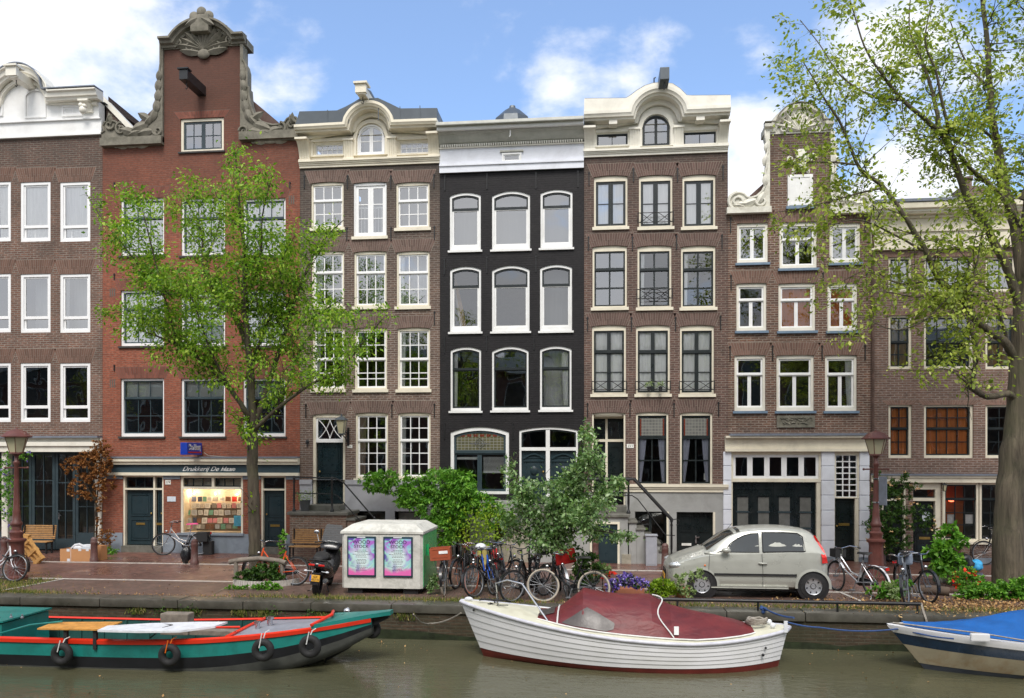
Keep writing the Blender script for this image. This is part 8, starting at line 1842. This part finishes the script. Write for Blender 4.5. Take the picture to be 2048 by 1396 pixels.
for f in m.f:
    vs=[m.v[i] for i in f]; c=Vector([sum(v[j] for v in vs)/4 for j in range(3)]); zg,wg=gz(c.x); side=abs(c.y-cy); hh=c.z-zg
    cv.add(vs,[(0,1,2,3)])
cv.build('canopy','canvas_red',e,normals=False,smooth=14,weld=True); 
def canp(x,z,s,o=.012):
    for a_,b_ in zip(Rd,Rd[1:]):
        if a_[0][0]<=x<=b_[0][0]:
            f=(x-a_[0][0])/(b_[0][0]-a_[0][0]); row=[Vector(p).lerp(Vector(q),f) for p,q in zip(a_,b_)]
            if s>0: row=row[::-1]
            for p,q in zip(row[:7],row[1:7]):
                if p.z<=z<=q.z: r_=p.lerp(q,(z-p.z)/(q.z-p.z+1e-9)); return (r_.x-.3*o,r_.y+s*o,r_.z+o*.5)
            return (row[6].x,row[6].y,row[6].z+o)
z0=gz(0)[0]
for s_ in (-1,1):
    g=MB(); g.loft([[canp(x,zb_+(zt_-zb_)*t,s_) for t in (0,.33,.66,1)] for x,zb_,zt_ in ((-.62,z0+.16,z0+.17),(-.45,z0+.13,z0+.27),(-.3,z0+.12,z0+.37),(-.18,z0+.11,z0+.43),(0,z0+.08,z0+.35),(.15,z0+.06,z0+.27),(.28,z0+.09,z0+.20),(.30,z0+.16,z0+.18))]); g.build('canopy_window','plastic_smoke',e,normals=False,smooth=60)
g=MB(); g.loft([[(p[0]-.02,p[1],p[2]+.012) for p in Rd[q][3:10]] for q in range(1,8)]); g.build('canopy_windscreen','plastic_smoke',e,normals=False,smooth=60)
m=MB(); 
for s in (-1,1): m.tube([(x,cy+s*w*1.04,gz(x)[0]+.055) for x,h_,w in [(a,b,min(c,gz(a)[1]-.12) if a<2.6 else c) for a,b,c in can]],.014,5)
m.tube([(p[0]-.012,p[1],p[2]+.012) for p in Rg[2]],.014,5); m.build('canopy_piping','rope_white',e)
m=MB(); m.tube([(1.0+.25*t+(.10*math.sin(t*7)),cy-t*.82,gz(1)[0]+.60*(1-t**2.0)+.06) for t in [k/14 for k in range(15)]],.012,5); m.build('rope','rope_white',e)
m=MB(); z1=W(1150,1255,cy-.7); m.box(1.32,1.40,cy-.80,cy-.77,gz(1.3)[0]+.12,gz(1.3)[0]+.26); m.build('canopy_patch','sign_white',e)
m=MB()
bx=xb+.62; w_=gz(bx)[1]*.6; m.tube([(bx+.05,cy+w_,gz(bx)[0]),(bx+.02,cy+w_*.9,gz(bx)[0]+.42),(bx+.25,cy+w_*.5,gz(bx)[0]+.50),(bx+.55,cy-w_*.2,gz(bx)[0]+.46),(bx+1.05,cy-.55,gz(bx+1)[0]+.05)],.018,7); m.build('bow_rail','chrome',e,smooth=60)
m=MB(); r=random.Random(3)
for q in range(5): m.tube([(bx+.02+r.uniform(-.05,.05),cy+w_*.9+r.uniform(-.05,.05),gz(bx)[0]+.42-.07*k+r.uniform(-.02,.02)) for k in range(7)]+[(bx+r.uniform(-.1,.3),cy+r.uniform(-.2,.1),gz(bx)[0]+.08)],.009,4)
m.tube([(xb+.35+.1*k,cy+.06*math.sin(k*1.3),gz(xb+.4)[0]+.10) for k in range(6)],.02,5); m.build('bow_rope','iron_black',e)
m=MB(); m.ball((xb+.15,cy,gz(xb+.15)[0]+.07),.05,6,(1.6,.7,.8)); [m.ball((3.12,cy+s*.15,gz(3.1)[0]+.10),.05,6,(1,.6,1)) for s in (-1,1)]; m.box(3.28,3.34,cy-.32,cy-.28,gz(3.2)[0],gz(3.2)[0]+.2); m.build('cleat','plastic_white',e,smooth=60)
m=MB(); pts=[]
for k in range(46): a=k*.55; pts.append((2.86+.17*math.cos(a)+.02*math.sin(k),cy-.02+.13*math.sin(a),gz(3)[0]+.10+.0022*k+.02*(k%3==0))) 
m.tube(pts,.022,5); tag(m.build('rope_coil','rope_grey',None,smooth=60),'coiled grey mooring rope on the stern deck of the white boat','rope')
m=MB(); m.ball((2.92,cy-gz(2.92)[1]*.985-.03,-.30),.022,6); m.ball((2.87,cy-gz(2.87)[1]*.965-.03,-.42),.028,6); m.ball((xb+.28,cy-.24,.2),.02,6); m.build('drain_hole','car_black',e)
# ---- blue covered boat at the right edge
e=thing('covered_boat','white and navy boat under a bright blue tarpaulin, cut by the right edge','boat',(8.2,-9.3,WZ))
cy=-9.2; xb=5.10; st=[]
for i in range(25):
    t=i/24; x=xb+6.2*t; w=max(.02,1.02*(math.sin(PI*.5*min(1,t*1.9))**.8)); zg=.06-.16*math.sin(PI*.5*min(1,t*1.6)); st.append((x,w,zg))
def hp(i,d,s,o=0): x,w,zg=st[i]; t=i/24; return (x+.75*(1-t)**4*max(0,d),cy+s*(w*(1-.35*max(0,d)**1.5*(1+1.0*(1-t)**2))+o),zg+(-.85-zg)*d)
for nm,d0,d1,mt,o in (('rub_strake',-.02,.13,'boat_white',.02),('navy_band',.13,.36,'boat_navy',.0),('hull','.36',.72,'boat_tan',.004),('bottom_paint',.72,1.0,'boat_grey',.0)):
    d0=float(d0); m=MB(); 
    for s in (-1,1): m.loft([[hp(i,d0+(d1-d0)*k/3,s,o) for i in range(25)] for k in range(4)])
    m.build(nm,mt,e,normals=False,smooth=50)
m=MB(); 
for s in (-1,1): m.loft([[ (x,cy+s*(w+.02),zg+.015),(x,cy+s*max(0,w-.12),zg+.03)] for x,w,zg in st])
m.build('side_deck','boat_white',e,normals=False)
m=MB(); Rt=[]
for i,(x,w,zg) in enumerate(st[1:],1):
    t=(x-xb)/6.2; hr=.05+ .52*min(1,max(0,(t-.10)/.34))**1.4; r=[]
    for k in range(15): a=-1+2*k/14; r.append((x,cy+a*(w-.06),zg+.035+hr*(1-abs(a)**1.15)+.02*math.sin(k*2+i*1.7)*(1-abs(a))))
    Rt.append(r)
m.loft(dl(Rt,2)); m.build('tarpaulin','canvas_blue',e,normals=False,smooth=60)
m=MB(); m.box(xb+1.05,xb+1.35,cy-.83,cy-.76,-.02,.11,bev=.02); m.build('fender_pad','boat_white',e); m=MB(); m.tube([(xb+.1,cy,.1),(xb+.9,cy-.5,.10),(xb+1.3,cy-.78,.10)]+[(st[i][0],cy-st[i][1]+.03,st[i][2]+.05) for i in range(8,24,2)],.012,4); m.build('tie_rope','rope_grey',e)
def rope(pts,mat,label,r=.014):
    P=[Vector(p) for p in pts]; Q=[]
    for a,b in zip(P,P[1:]):
        for k in range(10): t=k/10; q=a.lerp(b,t); q.z-=.30*(a-b).length*.12*4*t*(1-t); Q.append(q)
    Q.append(P[-1]); m=MB(); m.tube(Q,r,5); tag(m.build('mooring_rope',mat,None,smooth=60),label,'rope')
rope([(3.31,-9.42,.12),W(1640,1255,-9.6),(5.3,-9.3,.02),(5.95,-9.85,-.02)],'rope_blue','blue mooring rope sagging between the white boat and the blue covered boat')
rope([W(1522,1212,-7.9),(3.5,-9.2,.15)],'rope_blue','short blue rope tying the white boat stern to the quay rail',.018)
m=MB(); p=W(1527,1218,-8.0); [m.ball((p.x+random.uniform(-.05,.05),p.y,p.z+random.uniform(-.08,.03)),.04,5) for _ in range(6)]; tag(m.build('rope_knot','rope_blue',None),'blue rope knot hanging from the quay rail behind the white boat','rope')
rope([(-3.3,-9.85,.2),W(860,1247,-8.1),(-2.55,-9.15,.1)],'rope_grey','thin grey rope between the barge bow and the white boat')
rope([W(1842,1206,-7.85),W(1852,1238,-8.05),W(1856,1256,-8.05)],'rope_grey','frayed grey rope end hanging from the quay rail near the blue boat',.02)
m=MB(); p=W(695,1222,-8.05); m.ball((p.x,p.y-.02,p.z),.08,8); tag(m.build('mooring_ball','chrome',None,smooth=60),'small round metal mooring knob on the quay behind the barge bow','mooring knob')
# ================================================================ trees and plants
def toimg(p):
    y=p.y-CAMY; dep=-p.x*math.sin(YAW)+y*math.cos(YAW); r=p.x*math.cos(YAW)+y*math.sin(YAW); return 1024+FPX*r/dep, HZ-FPX*(p.z-EYE)/dep
def inpoly(poly):
    def f(p):
        x,y=toimg(p); c=False; n=len(poly); j=n-1
        for i in range(n):
            xi,yi=poly[i];xj,yj=poly[j]
            if (yi>y)!=(yj>y) and x<(xj-xi)*(y-yi)/(yj-yi)+xi: c=not c
            j=i
        return c
    return f
def limb(pts_,r0,r1,Y0,Y1): n=len(pts_); return ([W(px,py,Y0+(Y1-Y0)*(k/(n-1))**.8) for k,(px,py) in enumerate(pts_)],[r0+(r1-r0)*k/(n-1) for k in range(n)])
Y=-5.1
L=[limb([(512,1165),(510,1100),(508,1010),(505,930),(506,870),(503,840)],.155,.115,Y,Y),
 limb([(505,845),(502,754),(494,668),(489,604),(489,500),(481,440),(476,367),(470,303)],.10,.012,Y,Y-.3),
 limb([(498,840),(489,820),(459,776),(425,741),(391,711),(356,690),(313,672),(279,660)],.075,.012,Y,Y-1.0),
 limb([(494,690),(468,630),(440,600),(425,578),(405,530),(403,466),(373,402)],.07,.012,Y,Y+.8),
 limb([(468,635),(425,600),(350,590),(309,574),(279,535),(245,488),(206,440),(171,385)],.045,.008,Y,Y-.6),
 limb([(505,850),(520,819),(537,767),(563,690),(580,630),(614,539),(644,483),(687,440)],.085,.010,Y,Y+.5),
 limb([(508,860),(520,849),(558,814),(618,771),(679,737),(722,690),(765,638)],.06,.010,Y,Y-.9),
 limb([(500,740),(524,672),(541,630),(563,561),(570,480)],.045,.010,Y,Y+1.2),
 limb([(425,578),(415,520),(440,440),(430,380)],.03,.008,Y+.3,Y+1.4), limb([(489,604),(520,520),(525,430),(545,350)],.035,.008,Y,Y-1.2),
 limb([(391,711),(340,640),(290,640),(240,620)],.03,.008,Y-.6,Y+.6), limb([(356,690),(330,600),(300,480),(280,400)],.03,.008,Y-.7,Y-1.5), limb([(563,690),(620,640),(680,600)],.03,.008,Y,Y-1.2), limb([(580,630),(560,540),(590,470)],.028,.008,Y+.2,Y-.8),limb([(558,814),(600,700),(640,650),(690,625)],.03,.008,Y-.3,Y+.9),limb([(459,776),(420,700),(400,640),(370,560)],.035,.008,Y-.4,Y-1.6)]
sil=[(160,360),(200,380),(235,365),(270,350),(320,400),(340,380),(345,320),(390,320),(440,360),(462,285),(500,280),(520,330),(550,330),(575,370),(585,430),(640,440),(710,425),(690,470),(640,520),(650,580),(690,620),(770,600),(800,640),(770,690),(715,730),(700,810),(650,790),(600,770),(560,830),(545,880),(500,900),(470,850),(440,800),(400,770),(330,745),(280,715),(215,690),(190,620),(225,570),(190,510),(200,470),(185,430)]
make_tree('elm_tree','young bright green elm tree in front of the red printing shop',G(512,1165)-Vector((0,0,0)),L,'leaf_elm','bark_elm',7.0,40000,.085,21,(.4,.95),inside=inpoly(sil),leaf_spread=.13,droop=.7,aspect=.5)
Y=-4.7
B=[limb([(2021,1175),(2018,1100),(2020,1000),(2028,900),(2034,850),(2042,700),(2050,560),(2062,400),(2078,250),(2090,100),(2095,-60)],.365,.06,Y,Y),
 limb([(2028,800),(2016,787),(1976,794),(1944,776),(1936,770),(1949,744),(1953,686),(1942,665),(1935,615),(1937,586),(1948,554),(1962,482),(1975,420)],.085,.012,Y,Y-1.6),
 limb([(2030,720),(2008,683),(1976,661),(1944,633),(1926,604),(1905,583),(1876,557),(1850,500),(1822,454),(1804,426),(1765,372),(1722,340),(1697,286),(1679,243),(1650,200),(1625,154),(1607,125)],.10,.009,Y,Y-2.4),
 limb([(1711,329),(1661,324),(1618,324),(1590,315),(1554,297)],.022,.006,Y-2.1,Y-2.6), limb([(1765,376),(1715,387),(1654,405),(1600,417),(1550,425)],.024,.006,Y-1.9,Y-1.2),
 limb([(2040,620),(2016,540),(1991,490),(1973,454),(1933,394),(1915,340),(1894,286),(1880,265)],.105,.05,Y,Y-.9),
 limb([(1880,265),(1844,233),(1804,200),(1765,150),(1729,93),(1700,0)],.06,.010,Y-.9,Y-2.2), limb([(1880,265),(1872,215),(1858,161),(1835,100),(1819,57),(1822,-20)],.05,.010,Y-.9,Y-.3), limb([(1885,265),(1897,258),(1883,200),(1872,143),(1850,80),(1870,-20)],.045,.010,Y-.9,Y-1.6),
 limb([(2045,560),(2030,450),(2010,380),(2001,322),(1987,251),(1980,179),(1973,72),(1962,-20)],.135,.04,Y,Y+.6), limb([(2040,450),(1998,387),(1944,340),(1905,294),(1885,268)],.06,.035,Y,Y-.9), limb([(1990,283),(1960,255),(1930,247),(1900,262)],.035,.02,Y+.4,Y-.8),
 limb([(2016,690),(1990,600),(1960,590),(1894,593),(1822,593),(1779,584),(1729,586)],.035,.008,Y-.2,Y-2.0), limb([(1876,557),(1800,568),(1740,540),(1690,560)],.03,.008,Y-1.2,Y-.6),limb([(1844,500),(1790,470),(1720,440),(1660,450)],.028,.008,Y-1.4,Y-2.8),limb([(1905,583),(1850,640),(1790,660),(1740,640)],.024,.008,Y-1.2,Y-2.2),limb([(1944,776),(1900,740),(1850,740),(1790,740)],.024,.008,Y-.9,Y-1.8),
 limb([(1804,200),(1740,190),(1680,150),(1640,90),(1600,40)],.026,.008,Y-1.4,Y-.6), limb([(1980,179),(1930,120),(1900,40)],.035,.01,Y+.5,Y+1.3),limb([(2046,400),(2100,300),(2160,200),(2200,60)],.12,.03,Y,Y-.6),limb([(2045,560),(2110,480),(2200,420),(2290,300)],.12,.02,Y,Y-1.4),limb([(2038,700),(2120,640),(2220,600)],.09,.02,Y,Y+1.0)]
silb=[(1530,60),(1600,-80),(2320,-80),(2320,700),(2150,820),(2048,835),(1990,820),(1930,790),(1850,790),(1790,770),(1730,720),(1690,760),(1650,720),(1640,640),(1560,640),(1530,560),(1500,530),(1455,520),(1440,470),(1480,420),(1530,380),(1540,260),(1520,150)]
make_tree('large_elm_tree','large old tree with ridged bark and spreading thin foliage at the right edge',G(2021,1175),B,'leaf_big','bark_big',4.6,25000,.095,31,(.5,1.3),inside=inpoly(silb),leaf_spread=.11,droop=.3,min_r=.05,tw_depth=1.1)
Y=-6.55
S=[limb([(1108,1192),(1106,1130),(1112,1085),(1125,1030),(1145,960),(1160,900),(1170,835)],.045,.008,Y,Y),limb([(1110,1090),(1070,1040),(1040,980),(1024,915)],.028,.007,Y,Y-.3),limb([(1125,1035),(1180,1000),(1225,970),(1245,960)],.025,.007,Y,Y+.4),limb([(1112,1085),(1160,1060),(1220,1065),(1262,1075)],.024,.007,Y,Y-.2),limb([(1110,1090),(1060,1075),(1015,1050)],.022,.006,Y,Y+.4),limb([(1145,960),(1180,930),(1195,890)],.018,.006,Y,Y-.4),limb([(1125,1030),(1100,980),(1090,950)],.02,.006,Y,Y-.6),limb([(1130,1020),(1150,1040),(1190,1020)],.02,.006,Y,Y-.9)]
sils=[(1158,860),(1172,825),(1185,860),(1205,900),(1212,960),(1245,950),(1262,985),(1235,1010),(1215,1040),(1225,1060),(1285,1065),(1260,1085),(1200,1085),(1150,1085),(1140,1110),(1080,1110),(1040,1090),(1010,1080),(990,1040),(985,990),(1000,960),(1015,900),(1032,900),(1035,950),(1070,960),(1110,955),(1130,940),(1150,910)]
make_tree('small_street_tree','small grey-green leafy tree growing behind the row of bicycles',G(1108,1192),S,'leaf_small','bark_elm',20,13500,.08,41,(.2,.5),inside=inpoly(sils),leaf_spread=.09,droop=.3,n_tw2=3,start=.3,aspect=.6)
def plant(name,label,blobs,n,size,mat,Y,cat='plant',stems=None,group=None,droop=.2,aspect=.55,clump=16,shell=.45,dep=.8,flowers=None,base=None,zmin=.02):
    B=[]
    for px,py,rx,ry in blobs: c=W(px,py,Y); k=24+Y; s_=(24+Y)/FPX; B.append((c.x,c.y,c.z,rx*s_,min(rx,ry)*s_*dep,ry*s_))
    rj=random.Random(label)
    for b in list(B):
        for _ in range(3): a=rj.uniform(0,6.28); q=rj.uniform(.25,.42); B.append((b[0]+b[3]*1.02*math.cos(a),b[1]-b[4]*rj.uniform(-.5,.9),b[2]+b[5]*1.02*math.sin(a),b[3]*q,b[4]*q,b[5]*q*1.1))
    e=thing(name,label,cat,(B[0][0],Y,0),group=group); foliage('foliage',B,n,size,mat,e,clump=clump,droop=droop,aspect=aspect,shell=shell,seed=len(label),zmin=zmin)
    if stems:
        m=MB(); [m.tube([W(px,py,Y+yy) for px,py,yy in s],[r]*(len(s)-1)+[r*.5],6) for s,r in stems]; m.build('stem','twig_dark',e)
    if flowers:
        fm,fn,fs=flowers; foliage('flowers',B,fn,fs,fm,e,clump=5,droop=-.4,aspect=.95,shell=.85,seed=3,zmin=zmin)
    return e
plant('wisteria','dense bright green climbing shrub spilling over the grey plinth of the cream-attic house',[(752,962,30,22),(795,965,40,24),(835,985,40,24),(885,965,46,34),(868,1015,46,26),(880,1055,34,30),(920,1000,48,30),(925,975,30,36),(965,1010,42,26),(1000,1035,30,22),(905,1035,30,22),(815,1000,26,14)],20000,.125,'leaf_vine',-.85,'climbing shrub',stems=[([(905,1110,0),(900,1060,.1),(880,1010,.2),(800,970,.3)],.03),([(925,1110,0),(935,1050,.1),(960,1010,.2)],.025)],droop=.9,aspect=.34,clump=18,shell=.5)
e=plant('dead_shrub','withered rust-brown climber on the white post between the two left houses',[(200,895,26,18),(180,915,30,20),(150,925,24,14),(135,938,14,8),(215,925,14,26),(195,945,22,26),(165,960,26,16),(150,985,20,9),(175,990,18,12),(203,980,14,22),(198,1015,9,22),(196,1050,6,18),(226,965,8,16)],7500,.075,'leaf_dead',-.42,'climbing shrub',stems=[([(192,1095,0),(194,1040,.1),(190,980,.1),(175,930,0)],.035),([(188,1095,0),(190,1030,-.05),(198,960,.1),(205,910,0)],.02),([(190,1000,0),(165,960,-.1),(150,940,-.2)],.012)],droop=.9,aspect=.4,shell=.15,dep=.55)
plant('low_shrub','low bush with bright green base leaves at the foot of the withered climber',[(212,1075,20,20),(203,1085,18,16)],1500,.05,'leaf_dead',-.55,'shrub'); plant('low_shrub','small bright green ground plant beside the cardboard boxes',[(220,1100,16,9),(205,1101,12,7)],600,.06,'leaf_vine',-.75,'shrub')
plant('clematis','green and purple climber on the white pillar behind the far left lamp',[(12,930,14,30),(22,970,12,36),(15,1010,16,40),(8,960,14,40),(50,912,22,8),(25,1040,12,30)],2600,.06,'leaf_vine',-.25,'climbing plant',flowers=('flower_violet',160,.05))
plant('climbing_rose','leafy climbing rose with pale blossoms between the right lamp and the house door',[(1770,1000,30,34),(1785,1040,42,34),(1762,1060,28,40),(1800,980,30,24),(1835,1030,30,18),(1760,960,16,22),(1790,1080,34,26),(1850,1050,20,14)],6500,.075,'leaf_dark',-1.0,'climbing rose',stems=[([(1780,1120,0),(1775,1060,0),(1790,990,0)],.02)],flowers=('flower_rose',60,.07))
plant('leafy_shrub','tall light green leafy plant growing from the dark green pot',[(1885,1110,24,30),(1895,1080,24,22),(1875,1130,26,18),(1905,1125,18,22),(1905,1060,12,16)],1700,.13,'leaf_vine',-4.6,'potted plant',stems=[([(1886,1150,0),(1890,1080,0)],.02)])
g=G(1884,1163); m=MB(); m.lathe([(.19,0),(.25,.36),(.27,.37),(.27,.40),(.24,.40),(.22,.34),(.0001,.34)],(g.x,g.y,0),14); tag(m.build('green_pot','pot_green',None,smooth=40),'dark green plastic pot under the tall leafy plant','pot')
plant('planter_shrub','bushy green plant with tiny white flowers in the grey planter by the small tree',[(1165,1125,24,24),(1178,1145,28,24),(1185,1120,20,16),(1158,1150,20,16)],2600,.06,'leaf_dark',-6.9,'shrub',flowers=('flower_white',60,.03))
m=MB(); a=G(1152,1194);b=G(1192,1194); m.box(a.x,b.x,a.y,a.y+.3,0,.27,bev=.02); tag(m.build('planter_box','planter_grey',None),'grey concrete planter box behind the boat canopy','planter')
plant('topiary_bush','small round variegated bush between the planter and the violets',[(1205,1142,20,15),(1202,1138,14,12)],1000,.05,'leaf_pale',-6.7,'shrub',stems=[([(1205,1190,0),(1205,1150,0)],.015)])
plant('pansies','violet and white pansies in a terracotta trough behind the red canopy',[(1232,1168,16,8),(1256,1160,18,11),(1280,1168,18,9),(1222,1176,12,6)],900,.05,'leaf_dark',-7.0,'flowers',flowers=('flower_violet',900,.06))
m=MB(); a=G(1205,1192);b=G(1290,1196); m.box(a.x,b.x,a.y,a.y+.25,0,.18,bev=.02); tag(m.build('flower_trough','terracotta',None),'terracotta trough holding the violet pansies','planter')
plant('red_poppies','few red poppies rising left of the violet pansies',[(1190,1150,6,5),(1224,1149,7,5),(1203,1152,9,4)],60,.04,'leaf_dark',-6.9,'flowers',flowers=('flower_red',110,.05),shell=.2)
plant('fern_bush','feathery bright green plant left of the silver car nose',[(1325,1172,26,16),(1318,1180,22,12),(1345,1180,16,10)],2200,.06,'leaf_yellowgreen',-6.9,'shrub')
plant('variegated_shrub','loose pale variegated shrub in front of the car front wheel',[(1362,1168,16,20),(1380,1158,18,14),(1372,1185,22,12),(1398,1150,10,12)],900,.055,'leaf_pale',-7.0,'shrub',stems=[([(1370,1200,0),(1385,1160,0),(1408,1142,0)],.008),([(1368,1200,0),(1350,1160,0)],.008)])
m=MB(); a=G(1350,1199);b=G(1382,1200); m.lathe([(.14,0),(.17,.2),(.18,.22),(.0001,.22)],((a.x+b.x)/2,a.y+.1,0),12); tag(m.build('plant_pot','terracotta',None,smooth=40),'brown pot under the variegated shrub','pot')
plant('pit_plants','low green shrubs filling the brick-edged pit around the left tree foot',[(500,1150,24,12),(530,1142,30,16),(548,1152,20,12),(480,1158,14,7)],2600,.07,'leaf_dark',-5.9,'shrub')
plant('pit_grass','bright grass fringe around the left tree pit',[(500,1176,36,5),(530,1172,34,8),(470,1176,18,4)],1800,.05,'leaf_vine',-6.5,'grass')
m=MB(); n=34; c=G(508,1176); 
for k in range(n): t=PI*(1.02+.96*k/(n-1)); x=c.x+.78*math.cos(t); y=c.y+.75+.62*math.sin(t); m.box(-.022,.022,-.03,.03,0,.13,M=Matrix.Translation((x,y,0))@Matrix.Rotation(t,4,'Z'))
tag(m.build('brick_edging','kerb_white',None),'ring of upright pale bricks edging the left tree pit','edging')
plant('sapling','thin green sapling beside the orange bicycle',[(563,1090,4,14),(566,1110,4,10),(568,1070,3,8)],90,.08,'leaf_vine',-5.2,'plant',stems=[([(566,1135,0),(562,1065,0)],.006)])
plant('bin_weed','grey-green weed growing at the corner of the green container door',[(866,1168,10,16),(868,1150,7,10)],500,.06,'leaf_small',-6.7,'plant')
plant('geraniums','red geraniums on green foliage on the log below the blue bag',[(1930,1152,26,12),(1945,1160,26,14),(1915,1160,14,12)],1500,.06,'leaf_vine',-5.4,'flowers',flowers=('flower_red',60,.07))
plant('ground_cover','wide patch of green ground cover at the foot of the big tree',[(1990,1185,60,20),(2040,1180,60,26),(1950,1185,36,16),(2100,1185,60,26),(1935,1195,26,8),(2030,1205,50,10),(2110,1210,50,12)],9500,.07,'leaf_vine',-6.0,'ground cover',clump=12)['kind']='stuff'
plant('roadside_plant','leafy weeds under the silver ladies bicycle',[(1770,1180,22,14),(1800,1170,16,12),(1785,1190,24,8)],700,.09,'leaf_vine',-6.4,'plant')
plant('front_weed','pale yellow-green plant with white sprigs beside the right bicycle wheel',[(1790,1182,8,14),(1782,1172,6,8)],160,.09,'leaf_pale',-6.9,'plant')
# trees on the camera side of the canal, seen only as reflections in the panes
for k,(x,h_) in enumerate(((-17,11),(-9,12.5),(-1,10),(6,12),(15,11),(-25,12),(-34,11))):
    b=Vector((x,-28,0)); r=random.Random(k); LL=[([b,b+Vector((.1,0,h_*.35)),b+Vector((0,.2,h_*.7)),b+Vector((.3,0,h_))],[.25,.2,.1,.02])]
    for q in range(9): z=h_*r.uniform(.3,.75); a=q*.9+k; LL.append(([b+Vector((0,0,z)),b+Vector((math.cos(a)*1.4,math.sin(a)*1,z+1.4)),b+Vector((math.cos(a)*2.8,math.sin(a)*2,z+2.6))],[.08,.05,.01]))
    make_tree('canal_tree','tree on the camera side of the canal, %s along that bank, seen in the panes'%['first','second','third','fourth','fifth','sixth','seventh'][k],b,LL,'leaf_big','bark_elm',3.0,5000,.16,60+k,(.6,1.2),leaf_spread=.2,n_tw2=2)
